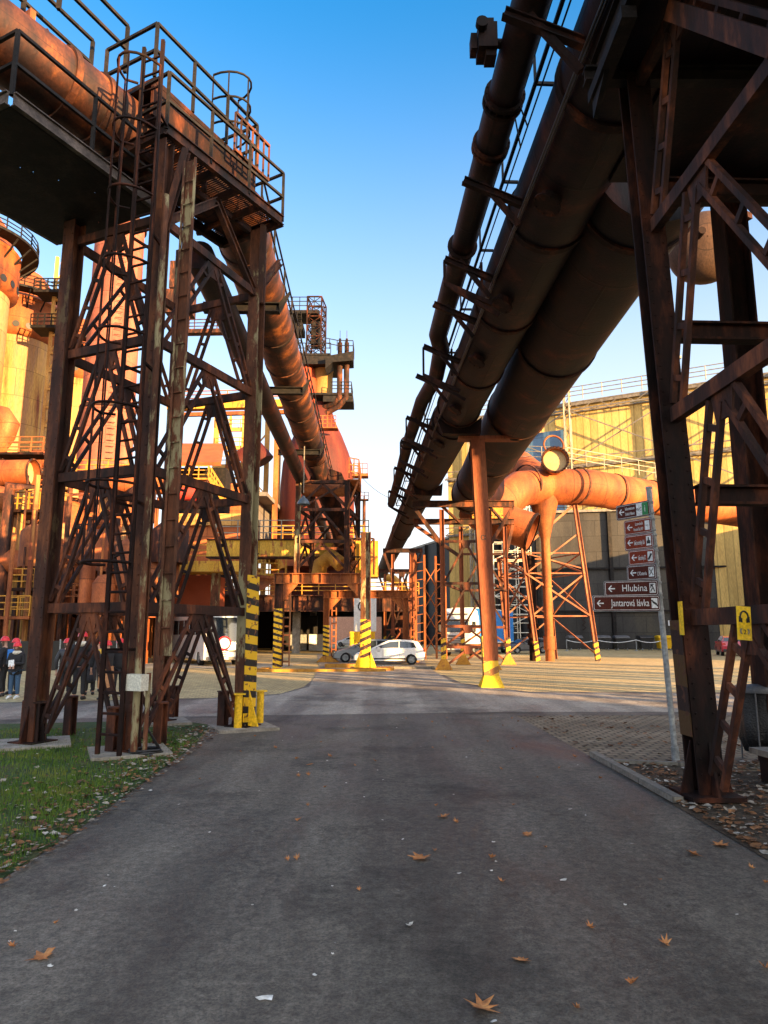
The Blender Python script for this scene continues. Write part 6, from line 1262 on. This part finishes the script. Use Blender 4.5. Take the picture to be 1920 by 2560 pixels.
# ================================================================ BINS, ROPE, SKIP
def bin_(x, y, m, lidm, lab, grp, rz=0):
    T = thing('waste_container', lab, 'bin', (0, 0, 0), grp); mb = MB()
    b, t_ = [(-.55, -.42), (.55, -.42), (.55, .42), (-.55, .42)], [(-.68, -.54), (.68, -.54), (.68, .54), (-.68, .54)]
    for i in range(4): j = (i + 1) % 4; mb.face([(b[i][0], b[i][1], .2), (b[j][0], b[j][1], .2), (t_[j][0], t_[j][1], 1.22), (t_[i][0], t_[i][1], 1.22)])
    mb.face([(x_, y_, .2) for x_, y_ in reversed(b)])
    for x_ in (-.35, 0, .35): mb.bar((x_ * .85, -.44, .3), (x_, -.545, 1.15), .07, .05)
    mb.build('body', m, T)
    mb = MB(); prof = [(-.6, 1.22), (-.56, 1.34), (-.3, 1.46), (.1, 1.5), (.5, 1.42), (.6, 1.22)]
    for i in range(5): mb.face([(-.72, prof[i][0], prof[i][1]), (.72, prof[i][0], prof[i][1]), (.72, prof[i + 1][0], prof[i + 1][1]), (-.72, prof[i + 1][0], prof[i + 1][1])])
    for s in (-1, 1): mb.face([(s * .72, a, c) for a, c in prof][::s])
    mb.box((0, -.62, 1.24), (1.5, .06, .06)); mb.build('lid', lidm, T)
    for x_ in (-.48, .48):
        for y_ in (-.35, .35): mb = MB(); mb.tube((x_ - .03, y_, .1), (x_ + .03, y_, .1), .1, n=12); mb.bar((x_, y_, .1), (x_, y_, .22), .05); mb.build('caster', GALV, T)
    T.location = (x, y, 0); T.rotation_euler = (0, 0, rz); T.scale = (1.08, 1.08, 1.08); return T
for i, (px, m_, lm, lab) in enumerate(((1436, BLACKP, DGREY, 'black waste container left of the other bins, beside the orange tower'), (1504, BLACKP, DGREY, 'black wheeled container between two rope posts'), (1549, BLACKP, REDL if False else DGREY, 'black wheeled container with pale label in the middle of the bin row'),
                               (1608, BLACKP, BLACKP, 'black wheeled container immediately left of the yellow one'), (1652, YEL, YEL, 'yellow wheeled container at the right end of the bin row'))):
    Y = 78.5; bin_(wx(px, Y, 1600), Y - .2 * i, m_, lm, lab, None, .04)
for i, px in enumerate((1416, 1490, 1590, 1660)):
    x = wx(px, 76, 1600); mb = MB(); mb.tube((x, 76, 0), (x, 76, 1.2), .045, n=8); mb.lathe((x, 76, 0), [(.2, 0), (.2, .04), (.05, .06)], n=16); solo(mb, 'rope_post', GALV, 'thin pale rope post in front of the bins', 'post', (x, 76, 0), 'rope posts in front of the bins')
    if i < 3:
        x2 = wx((1416, 1490, 1590, 1660)[i + 1], 76, 1600); mb = MB(); mb.pipe([V((x + (x2 - x) * t_ / 8, 76, 1.15 - .28 * (1 - (t_ / 4 - 1) ** 2))) for t_ in range(9)], .035, n=5); solo(mb, 'barrier_rope', SWHITE, 'white sagging rope between posts in front of the bins', 'rope', (x, 76, 1), 'white ropes in front of the bins')
SKp = thing('skip', 'yellow steel skip standing behind the silver car', 'skip', (-1.6, 58, 0)); mb = MB(); mb.box((-1.75, 58, .95), (2.0, 1.4, 1.9))
for i in range(5): mb.box((-2.65 + i * .45, 57.27, .95), (.06, .06, 1.9))
mb.box((-1.75, 58, 1.93), (2.1, 1.5, .08)); mb.build('body', YEL, SKp)
sb = thing('direction_board', 'pale upright board with round pictogram behind the portal leg', 'sign', (-1.9, 60, 0)); mb = MB(); mb.box((-1.6, 60, 3.6), (1.9, .08, 3.2)); mb.build('board', SWHITE, sb)
mb = MB(); mb.ring((-1.75, 59.94, 4.1), (0, 1, 0), .42, .06, n=24, k=4); mb.bar((-1.75, 59.93, 3.85), (-1.6, 59.93, 4.35), .1, .03, up=V((0, 1, 0))); mb.bar((-1.9, 59.93, 4.1), (-1.55, 59.93, 4.1), .08, .03, up=V((0, 1, 0))); mb.build('pictogram', SBLACK, sb)
mb = MB(); mb.bar((-1.6, 60.1, 0), (-1.6, 60.1, 2.1), .12); mb.build('post', GALV, sb)
for i, x in enumerate((25.2, 27.2, 28.7, 30.2, 31.7, 33.2)):
    mb = MB(); mb.box((x + 7.6, 66 - i * .9, .3), (1.1, .5, .6)); mb.box((x + 7.6, 66 - i * .9, .65), (.8, .35, .1)); solo(mb, 'concrete_block', CONC, 'grey concrete block in a row right of the dark red car', 'block', (x + 7.6, 66 - i * .9, 0), 'concrete blocks right of the dark red car')

# ================================================================ SIGNS
sb_ = G(1690, 1903); SP = thing('signpost', 'grey galvanised tube post leaning slightly left at the cobbled corner', 'post', tuple(sb_))
top = P(1622, 1222, sb_.y + .05)
mb = MB(); mb.tube(sb_ - ZU * .05, top, .042, n=16); mb.tube(top, top + ZU * .03, .05, n=16); mb.tube(sb_ + ZU * .0, sb_ + (top - sb_) * .05, .055, n=16); mb.build('tube', GALV, SP)
def ppt(py):     # point on post at picture height
    lo, hi = 0, 1
    for _ in range(30):
        m_ = (lo + hi) / 2; q = sb_.lerp(top, m_)
        r = q - V((0, 0, CAMZ)); fz = r.y * cos(PITCH) + r.z * sin(PITCH); uy = -r.y * sin(PITCH) + r.z * cos(PITCH); yy = HY - F * uy / fz
        if yy > py: lo = m_
        else: hi = m_
    return sb_.lerp(top, (lo + hi) / 2)
SIGNS = [  # y centre, height px, left px x, yaw away, lines, plate colour, pictograms, label
    (1270, 52, 1541, 58, ['Infocentrum', 'Dolních Vítkovic'], SBROWN, ['WC', 'i'], 'topmost brown arrow sign with white and green pictogram squares'),
    (1312, 42, 1561, 58, ['Landek', 'Provozní část NKP'], SBROWN2, ['b'], 'second arrow sign from the top, bright red-brown with two lines of small lettering'),
    (1351, 42, 1562, 57, ['Svět techniky U6'], SBROWN2, ['t'], 'third arrow sign from the top reading Svět techniky U6'),
    (1390, 42, 1572, 56, ['Svět techniky STC'], SBROWN2, ['s'], 'fourth arrow sign from the top reading Svět techniky STC'),
    (1429, 40, 1568, 50, ["L'Osteria"], SBROWN, ['x'], "fifth arrow sign from the top reading L'Osteria with cutlery pictogram"),
    (1470, 40, 1510, 22, ['Hlubina'], SBROWN, ['h'], 'brown arrow sign reading Hlubina with figure pictogram'),
    (1508, 42, 1481, 8, ['Jantarová lávka'], SBROWN, ['j'], 'lowest brown arrow sign reading Jantarová lávka with bridge pictogram')]
for si, (yc, hp, lx, yw, lines, pm, pics, lab) in enumerate(SIGNS):
    c = ppt(yc) - V((0, .06, 0)); hgt = .245; a = radians(yw); xd = V((cos(a), -sin(a), 0)); tx = 1.02 if si > 4 else 1.0
    # length from the photographed left end
    rx = ray(lx, yc); k_ = rx.x / rx.y; ln = (c.x - k_ * c.y) / (cos(a) + k_ * sin(a))
    R = c - xd * .02; Lf = R - xd * (ln - .02); nn = V((-sin(a), -cos(a), 0)); T = thing('direction_sign', lab, 'sign', tuple(c))
    def rr(x0, x1, z0, z1, rd, off, th, mm, nm):
        pts = []
        for (cx_, cz_, a0) in ((x1 - rd, z1 - rd, 0), (x0 + rd, z1 - rd, pi / 2), (x0 + rd, z0 + rd, pi), (x1 - rd, z0 + rd, 3 * pi / 2)):
            for q in range(5): an = a0 + q * pi / 8; pts.append(Lf + xd * (cx_ + rd * cos(an)) + ZU * (cz_ + rd * sin(an)) + nn * off)
        mb = MB(); mb.plate(pts, th, nn); mb.build(nm, mm, T)
    W2 = (R - Lf).length; h2 = hgt / 2
    rr(0, W2, -h2, h2, .03, 0, .02, GALV, 'frame'); rr(.008, W2 - .008, -h2 + .008, h2 - .008, .027, .011, .004, pm, 'backing')
    rr(.02, W2 - .02, -h2 + .02, h2 - .02, .022, .0145, .003, SWHITE, 'white_line'); rr(.026, W2 - .026, -h2 + .026, h2 - .026, .018, .0165, .003, pm, 'face')
    fo = Lf + nn * .0195
    mb = MB(); ac = fo + xd * .115
    mb.plate([ac + xd * x + ZU * z for x, z in ((-.035, .009), (-.035, -.009), (.05, -.009), (.05, .009))], .003, nn)
    for s in (1, -1): mb.plate([ac + xd * x + ZU * (z * s) for x, z in ((-.052, 0), (-.036, 0), (.008, .045), (-.010, .050))], .003, nn)
    mb.build('arrow', SWHITE, T)
    pw = .09 if si else .11; xr_ = W2 - .045
    for pi_, pc in enumerate(reversed(pics)):
        x1_ = xr_ - pi_ * (pw + .0); mb = MB(); z1_ = .075 if si else .098
        mb.plate([fo + xd * x + ZU * z for x, z in ((x1_ - pw + .003, -z1_), (x1_, -z1_), (x1_, z1_), (x1_ - pw + .003, z1_))], .003, nn); mb.build('pictogram_panel', SGREEN if pc == 'i' else SWHITE, T)
        cx_ = x1_ - pw / 2; f2 = fo + nn * .003
        if pc in ('WC', 'i'): text('pictogram', pc, .075 if pc == 'WC' else .15, SBLACK if pc == 'WC' else SWHITE, T, f2 + xd * cx_ - ZU * (.025 if pc == 'WC' else .05), xd, ZU, 'CENTER', .8)
        else:
            mb = MB(); mk = MB.bar
            def st(a_, b_3, w_=.014): mb.bar(f2 + xd * (cx_ + a_[0]) + ZU * a_[1], f2 + xd * (cx_ + b_3[0]) + ZU * b_3[1], w_, .003, up=nn)
            if pc == 'h': st((-.005, .02), (-.005, .055), .026); st((0, .03), (.03, -.055)); st((0, 0), (-.03, -.055)); st((-.02, .05), (-.03, -.0), .01); st((-.03, .05), (.02, .05), .012)
            elif pc == 'j': st((-.04, .045), (-.01, .005), .02); st((-.02, .015), (.03, -.02), .03); st((.02, -.01), (.045, -.05), .02)
            elif pc == 'x': st((-.03, .05), (.03, -.05), .01); st((.03, .05), (-.03, -.05), .01)
            elif pc == 't': st((-.03, -.02), (.03, -.02), .05); st((0, 0), (0, .055), .02)
            elif pc == 's': st((-.03, -.05), (.03, .04), .03)
            else: st((-.02, 0), (.02, 0), .008)
            mb.build('pictogram', SBLACK, T)
    px0 = xr_ - pw * len(pics) - .03
    if len(lines) == 2:
        for li, t_ in enumerate(lines): text('lettering', t_, .072, SWHITE, T, fo + xd * px0 + ZU * (.018 - li * .085), xd, ZU, 'RIGHT', .72, fit=px0 - .19)
    else:
        t_ = lines[0]; sz = {4: .085}.get(si, .10); sx_ = {5: .95, 6: .72, 4: .8}.get(si, .74); sz = .15 if si >= 5 else sz
        text('lettering', t_, sz, SWHITE, T, fo + xd * px0 - ZU * .045, xd, ZU, 'RIGHT', {5: .80, 6: .62, 4: .85}.get(si, .66), fit=px0 - .19)
    mb = MB(); 
    for s in (-1, 1): q = ppt(yc) + ZU * s * .085; mb.tube(q - ZU * .014, q + ZU * .014, .05, n=14); mb.box(q - V((0, .04, 0)), (.05, .05, .025))
    mb.build('clamp', GALV, T)
# headphone plate on the near right tower
hb_ = P(1860, 1558, 6.55); HS = thing('audio_guide_sign', 'yellow audio guide plate with headphones and the number 2 on the near right tower', 'sign', tuple(hb_))
xd = V((.97, .22, -.06)).normalized(); zd = V((-.12, 0, 1)); zd = (zd - xd * zd.dot(xd)).normalized(); nn = xd.cross(zd)
if nn.y > 0: nn = -nn
mb = MB(); mb.obox(hb_, xd * .075, zd * .155, nn * .004); mb.build('plate', SYEL, HS)
f0 = hb_ + nn * .006
mb = MB(); mb.pipe([f0 + xd * .042 * cos(t_) + zd * (.055 + .055 * sin(t_)) for t_ in [pi * i / 12 for i in range(13)]], .008, n=6)
for s in (-1, 1): mb.obox(f0 + xd * s * .045 + zd * .035, xd * .012, zd * .026, nn * .003); mb.obox(f0 + xd * s * .028 + zd * .025, xd * .006, zd * .020, nn * .003)
mb.build('headphones', SBLACK, HS)
mb = MB()
for s in (-1, 1): 
    for r0_ in (.03, .042): mb.pipe([f0 + xd * s * (r0_ * cos(t_) * .9 + .012) + zd * (-.075 + .03 * sin(t_)) for t_ in [-.9 + .2 * i for i in range(10)]], .004, n=5)
mb.build('sound_waves', STEEL, HS)
text('number', '2', .06, SBLACK, HS, f0 - zd * .10 + nn * .002, xd, zd, 'CENTER')
# no-entry signs
def noentry(c, r, lab, post_h, plate=None, label2=None):
    T = thing('road_sign', lab, 'sign', (c.x, c.y, 0)); mb = MB(); mb.tube(c + V((0, .02, 0)), c, r, n=32); mb.build('disc', REDS, T)
    mb = MB(); mb.tube(c - V((0, .002, 0)), c - V((0, .010, 0)), r * .76, n=32); mb.build('white_centre', SWHITE, T)
    mb = MB(); mb.tube(V((c.x, c.y + .06, 0)), c + V((0, .06, r * .9)), .035, n=10); mb.build('post', GALV, T)
    if plate: mb = MB(); mb.box(c - V((0, 0, r + plate[1] / 2 + .04)), (plate[0], .02, plate[1])); mb.build('supplementary_plate', SWHITE, T); mb = MB(); [mb.box(c - V((0, .013, r + .1 + i * .09)), (plate[0] * .6, .006, .03)) for i in range(3)]; mb.build('small_lettering', DGREY, T)
    return T
noentry(P(561, 1608, 33), .32, 'round red-rimmed no vehicles sign with white plate between the tower legs', 2, (.42, .38))
noentry(P(1934, 1572, 14), .36, 'round red-rimmed sign cut by the right edge of the picture', 2)

# ================================================================ BAG HOLDER AND BENCH AT THE RIGHT EDGE
bgp = G(1905, 1905); BG = thing('rubbish_bag_stand', 'black bin bag hanging in a wire stand behind the near right tower', 'bin', tuple(bgp)); mb = MB()
rg = random.Random(6); prof = [(.05, .12), (.20, .15), (.27, .35), (.26, .6), (.24, .85), (.26, .98)]
base = len(mb.v); n = 26; 
for (r, z_) in prof:
    for j in range(n): a = 2 * pi * j / n; rr_ = r * (1 + .10 * sin(a * 5 + z_ * 4) + .05 * sin(a * 11)); mb.v.append((bgp.x + rr_ * cos(a), bgp.y + rr_ * sin(a), z_))
for i in range(len(prof) - 1):
    for j in range(n): j2 = (j + 1) % n; mb.f.append((base + i * n + j, base + i * n + j2, base + (i + 1) * n + j2, base + (i + 1) * n + j)); mb.uv.append([(0, 0), (1, 0), (1, 1), (0, 1)]); mb.sm.append(True)
mb.build('bag', plain('black_film', (.006, .006, .008), rough=.35, bump=.5), BG)
mb = MB(); mb.ring(bgp + ZU * 1.0, ZU, .28, .014); mb.lathe(bgp + ZU * .99, [(.30, 0), (.31, .05), (.28, .09), (.05, .12)], n=24)
for a in (0, 2.1, 4.2): mb.tube(bgp + V((.3 * cos(a), .3 * sin(a), 0)), bgp + V((.28 * cos(a), .28 * sin(a), 1.0)), .012, n=6)
mb.build('wire_stand', DGREY, BG)
bn = G(1940, 1965); BN = thing('stone_bench', 'low grey bench with dark supports at the right edge', 'bench', tuple(bn)); mb = MB(); mb.box(bn + V((.35, 0, .40)), (1.1, .42, .07), .1); mb.build('seat', STEEL, BN)
mb = MB(); mb.box(bn + V((0, 0, .18)), (.14, .36, .37), .1); mb.box(bn + V((.75, .05, .18)), (.14, .36, .37), .1); mb.build('support', RUST_D, BN)

# guard posts round the left tower
def stub(q, m, h=.68, lab='', grp=None):
    T = thing('guard_post', lab, 'bollard', tuple(q), grp); mb = MB(); mb.ibeam(q + ZU * .0, q + ZU * h, .16, .16, .02, up=u) if m is not YEL else mb.tube(q, q + ZU * h, .075, n=18); mb.build('shaft', m, T)
    mb = MB(); mb.box(q + ZU * (h + .012), (.22, .22, .024), radians(25)); mb.build('cap', m, T)
for (px, py) in ((65, 1862), (92, 1866), (172, 1842), (280, 1888), (398, 1868), (432, 1800), (556, 1822)):
    stub(G(px, py), RUST_M, .70, 'rusty capped guard stub beside a leg of the left tower', 'rusty guard stubs round the left tower')
stub(G(594, 1828), YEL, .68, 'thick yellow guard post in front of the striped tower leg'); stub(G(649, 1815), YEL, .68, 'slim yellow guard post right of the striped tower leg')
mb = MB(); rg = random.Random(2)
for q in range(3):
    pts = [L2 + v * .45 - u * .2 + ZU * .5]; 
    for i in range(6): pts.append(L2 + V((.35 + .25 * cos(i * 1.3 + q), -.25 + .22 * sin(i * 1.3 + q), .05 + .03 * q)))
    mb.pipe(pts, .018, n=6)
solo(mb, 'cable_coil', BLACKP, 'black loose cable coiled at the foot of the ladder', 'cable', tuple(L2))

# fence with banners behind the visitors
FN = thing('banner_fence', 'black banner fence behind the group of visitors', 'fence', (-12, 27, 0)); fa, fb_ = P(-60, 1640, 26), P(335, 1640, 29); fa.z = fb_.z = 0
mb = MB(); fz = 1.56; dd = (fb_ - fa); mb.plate([fa + ZU * .45, fb_ + ZU * .45, fb_ + ZU * fz, fa + ZU * fz], .03); mb.build('banner', SBLACK, FN)
mb = MB()
for i in range(9): q = fa.lerp(fb_, i / 8); mb.tube(q, q + ZU * 1.62, .03, n=6)
mb.build('fence_post', GALV, FN)
mb = MB(); nf = V((dd.y, -dd.x, 0)).normalized() * .03
for (t_, z_, w_, h_) in ((.19, 1.25, .5, .06), (.2, 1.1, .4, .05), (.2, .92, .7, .22), (.62, 1.3, .4, .06), (.66, 1.1, .5, .12), (.4, 1.2, .5, .05)): c = fa.lerp(fb_, t_) + nf + ZU * z_; mb.obox(c, dd.normalized() * w_ / 2, nf * .2, ZU * h_ / 2)
mb.build('banner_print', SWHITE, FN)
mb = MB(); c = fa.lerp(fb_, .25) + nf + ZU * 1.38; mb.obox(c, dd.normalized() * .06, nf * .2, ZU * .06); mb.build('yellow_sticker', SYEL, FN)

# ================================================================ PEOPLE
def skin_mesh(name, chains, m, parent, sub=1, M=None):
    vs, es, rs = [], [], []
    idx = {}
    for ch_ in chains:
        prev = None
        for (p, r) in ch_:
            key = tuple(round(c, 4) for c in p)
            if key not in idx: idx[key] = len(vs); vs.append(tuple(p)); rs.append(r if isinstance(r, tuple) else (r, r))
            i = idx[key]
            if prev is not None and (prev, i) not in es and (i, prev) not in es: es.append((prev, i))
            prev = i
    me = bpy.data.meshes.new(name); me.from_pydata(vs, es, []); o = bpy.data.objects.new(name, me); COL.objects.link(o)
    sk = o.modifiers.new('s', 'SKIN'); sk.use_smooth_shade = True
    for i, r in enumerate(rs): me.skin_vertices[0].data[i].radius = r
    me.skin_vertices[0].data[0].use_root = True
    sb2 = o.modifiers.new('u', 'SUBSURF'); sb2.levels = sub; sb2.render_levels = sub
    me2 = bpy.data.meshes.new_from_object(o.evaluated_get(bpy.context.evaluated_depsgraph_get())); bpy.data.objects.remove(o)
    me2.materials.clear(); me2.materials.append(m); o = bpy.data.objects.new(name, me2); COL.objects.link(o); o.parent = parent; return o
def person(lab, px, py, yaw, h=1.66, coat=None, coatm=None, legm=None, helm=None, shoem=None, coatlen=.80, arms='down', extra=None, hood=None, wide=1.0):
    T = thing('person', lab, 'person', (0, 0, 0)); s = h / 1.75
    hand = {'down': ((.27, .02, .80), (.29, .05, 1.10)), 'fold': ((.06, .24, 1.12), (.27, .08, 1.12)), 'hold': ((.05, .26, 1.10), (.25, .05, 1.10)), 'up': ((.12, .22, 1.45), (.27, .16, 1.18))}[arms]
    ch_ = [[((0, 0, .95), (.15, .11)), ((0, 0, 1.15), (.13, .10)), ((0, 0, 1.36), (.165, .105)), ((0, 0, 1.47), (.07, .07)), ((0, .01, 1.55), (.055, .06)), ((0, .02, 1.62), (.078, .095)), ((0, .02, 1.70), (.072, .085))]]
    for sd2 in (-1, 1):
        hx_, hy_, hz_ = hand[0]; ex, ey, ez = hand[1]
        ch_.append([((0, 0, 1.36), (.165, .105)), ((sd2 * .17, 0, 1.39), .06), ((sd2 * ex, ey, ez), .042), ((sd2 * hx_, hy_, hz_), .028), ((sd2 * hx_ * 1.0, hy_ + .02, hz_ - .07), (.035, .018))])
        for fi in range(4): ch_.append([((sd2 * hx_ * 1.0, hy_ + .02, hz_ - .07), (.035, .018)), ((sd2 * hx_ + (fi - 1.5) * .018, hy_ + .03, hz_ - .12 - .008 * (1.5 - abs(fi - 1.5))), .009), ((sd2 * hx_ + (fi - 1.5) * .019, hy_ + .045, hz_ - .155), .008)])
        ch_.append([((sd2 * hx_ * 1.0, hy_ + .02, hz_ - .07), (.035, .018)), ((sd2 * hx_ - sd2 * .04, hy_ + .05, hz_ - .09), .010)])
        ch_.append([((0, 0, .95), (.15, .11)), ((sd2 * .09, 0, .88), .09), ((sd2 * .10, .01, .48), .055), ((sd2 * .11, -.01, .10), .042), ((sd2 * .11, .04, .05), .04), ((sd2 * .115, .13, .03), .03)])
    # facial features
    ch_.append([((0, .02, 1.62), (.078, .095)), ((0, .125, 1.60), .014)])
    skin_mesh('body', ch_, SKIN, T)
    # trousers
    tr = [[((0, 0, .96), (.165 * wide, .125))]]
    for sd2 in (-1, 1): tr.append([((0, 0, .96), (.165 * wide, .125)), ((sd2 * .09, 0, .86), .105), ((sd2 * .10, .01, .48), .075), ((sd2 * .11, -.01, .12), .068)])
    skin_mesh('trousers', tr[1:], legm, T)
    sh = MB()
    for sd2 in (-1, 1): sh.pipe([V((sd2 * .11, -.06, .05)), V((sd2 * .11, .0, .07)), V((sd2 * .112, .10, .055)), V((sd2 * .115, .19, .035))], .05, n=10, rf=lambda i: (.045, .058, .05, .03)[i])
    sh.build('shoes', shoem or BLACKP, T)
    jk = [[((0, 0, coatlen), (.20 * wide, .155)), ((0, 0, 1.0), (.185 * wide, .15)), ((0, 0, 1.2), (.18 * wide, .145)), ((0, 0, 1.38), (.20, .135)), ((0, 0, 1.49), (.085, .085))]]
    for sd2 in (-1, 1): jk.append([((0, 0, 1.38), (.20, .135)), ((sd2 * .19, 0, 1.39), .085), ((sd2 * hand[1][0], hand[1][1], hand[1][2]), .068), ((sd2 * hand[0][0], hand[0][1], hand[0][2] + .02), .05)])
    if coatlen < .75: jk[0].insert(0, ((0, 0, coatlen), (.215 * wide, .17))); jk[0][1] = ((0, 0, .85), (.20 * wide, .16))
    if coatm: skin_mesh('coat', jk, coatm, T)
    if hood: mb = MB(); mb.lathe((0, -.05, 1.44), [(.06, -.05), (.15, .0), (.155, .05), (.10, .09)], n=18); mb.build('hood', hood, T)
    mb = MB(); mb.lathe((0, .02, 1.60), [(.088, -.03), (.098, .03), (.09, .1), (.05, .155), (.01, .165)], n=20); mb.build('hair', plain('dark_hair', (.04, .025, .018), rough=.7), T) if not helm else None
    if helm:
        mb = MB(); mb.lathe((0, .02, 1.655), [(.135, 0), (.12, .015), (.115, .06), (.085, .115), (.04, .14), (.005, .145)], n=22); mb.box((0, .13, 1.66), (.14, .09, .015)); mb.build('helmet', helm, T)
        mb = MB(); mb.lathe((0, .0, 1.60), [(.085, -.10), (.098, -.02), (.10, .04)], n=18, a0=pi * 1.02, a1=pi * 1.98); mb.build('hair', plain('brown_hair', (.10, .05, .03), rough=.7), T)
    mb = MB()
    for sd2 in (-1, 1): mb.lathe((sd2 * .032, .108, 1.635), [(.012, 0), (.009, .008), (.001, .011)], n=8, axis=(0, 1, 0))
    mb.build('eyes', SBLACK, T)
    if extra: extra(T)
    g = G(px, py); T.location = (g.x, g.y, 0.0); T.rotation_euler = (0, 0, yaw); T.scale = (s * 1.02, s * 1.02, s); return T
HR = plain('red_helmet', (.72, .02, .03), rough=.3); HY2 = plain('hivis_yellow', (.62, .80, .02), rough=.5); JE = plain('blue_denim', (.04, .09, .17), rough=.8)
BK = plain('black_cloth', (.014, .014, .017), rough=.85); NV = plain('navy_cloth', (.018, .03, .07), rough=.8); GP = mat('grey_puffer', [(.05, .055, .08), (.10, .11, .15)], scale=1, seam=(9, .13, .02, 0), rough=.4); CM_ = plain('camel_wool', (.42, .20, .09), rough=.9); CR = plain('cream_knit', (.65, .6, .5), rough=.9); BP = plain('blue_nylon', (.01, .16, .55), rough=.5); YC = plain('yellow_coat_cloth', (.70, .42, .03), rough=.7)
def paper(T): mb = MB(); mb.plate([(-.08, .30, 1.02), (.10, .30, 1.02), (.12, .27, 1.22), (-.05, .27, 1.24)], .004); mb.build('held_paper', SWHITE, T)
def pack(m_):
    def f(T): mb = MB(); mb.obox(V((0, -.20, 1.18)), V((.15, 0, 0)), V((0, .08, 0)), V((0, 0, .22))); mb.obox(V((0, -.29, 1.10)), V((.11, 0, 0)), V((0, .03, 0)), V((0, 0, .12))); mb.bar((-.1, .13, 1.1), (-.1, .1, 1.42), .04, .01); mb.bar((.1, .13, 1.1), (.1, .1, 1.42), .04, .01); mb.build('backpack', m_, T)
    return f
def scarf(T): mb = MB(); mb.lathe((0, 0, 1.44), [(.10, -.04), (.14, 0), (.12, .06), (.08, .08)], n=16); mb.build('fur_collar', CR, T); paper(T)
def band_(T): mb = MB(); mb.lathe((0, 0, 1.16), [(.215, 0), (.215, .03)], n=18); mb.build('yellow_band', SYEL, T)
def bag_(T): mb = MB(); mb.obox(V((-.2, .08, 1.08)), V((.09, 0, 0)), V((0, .06, 0)), V((0, 0, .16))); mb.bar((-.18, .05, 1.2), (.1, .05, 1.45), .03, .01); mb.build('hivis_bag', HY2, T)
person('visitor in dark clothes with blue backpack cut off by the left edge', 2, 1742, radians(100), 1.72, True, BK, BK, HR, arms='down', extra=pack(BP))
person('visitor in black coat and jeans facing the camera holding a white sheet', 33, 1747, radians(182), 1.56, True, BK, JE, HR, SWHITE, .72, 'hold', scarf, wide=1.15)
person('visitor in red helmet standing behind the one holding the white sheet', 30, 1736, radians(170), 1.66, True, BK, BK, HR)
person('visitor in navy jacket with yellow band next to the left column', 90, 1754, radians(250), 1.66, True, NV, BK, HR, extra=band_)
person('visitor in high-visibility yellow helmet behind the navy jacket', 104, 1738, radians(150), 1.72, True, BK, BK, HY2)
person('visitor in dark grey coat half hidden right of the left column', 160, 1742, radians(190), 1.66, True, plain('charcoal_cloth', (.035, .035, .04)), BK, HR)
person('tall visitor in black jacket with white hood seen from behind', 195, 1750, radians(5), 1.86, True, BK, BK, HR, coatlen=.84, hood=CR)
person('visitor in long quilted grey coat', 222, 1738, radians(20), 1.60, True, GP, BK, None, coatlen=.36, wide=1.05)
person('visitor in mustard jacket between the tower braces', 238, 1730, radians(30), 1.62, True, YC, BK, HR)
person('visitor in black top and long camel skirt with black boots', 262, 1750, radians(75), 1.60, True, BK, BK, HR, arms='fold', extra=lambda T: (lambda mb: mb.build('camel_skirt', CM_, T))(MB().lathe((0, 0, 0), [(.25, .38), (.22, .7), (.19, 1.02)], n=22)))
person('visitor in black clothes with bright yellow-green bag', 292, 1742, radians(215), 1.66, True, BK, BK, HR, SWHITE, extra=bag_)
person('visitor in red helmet mostly hidden by the ladder', 326, 1740, radians(160), 1.68, True, BK, BK, HR)
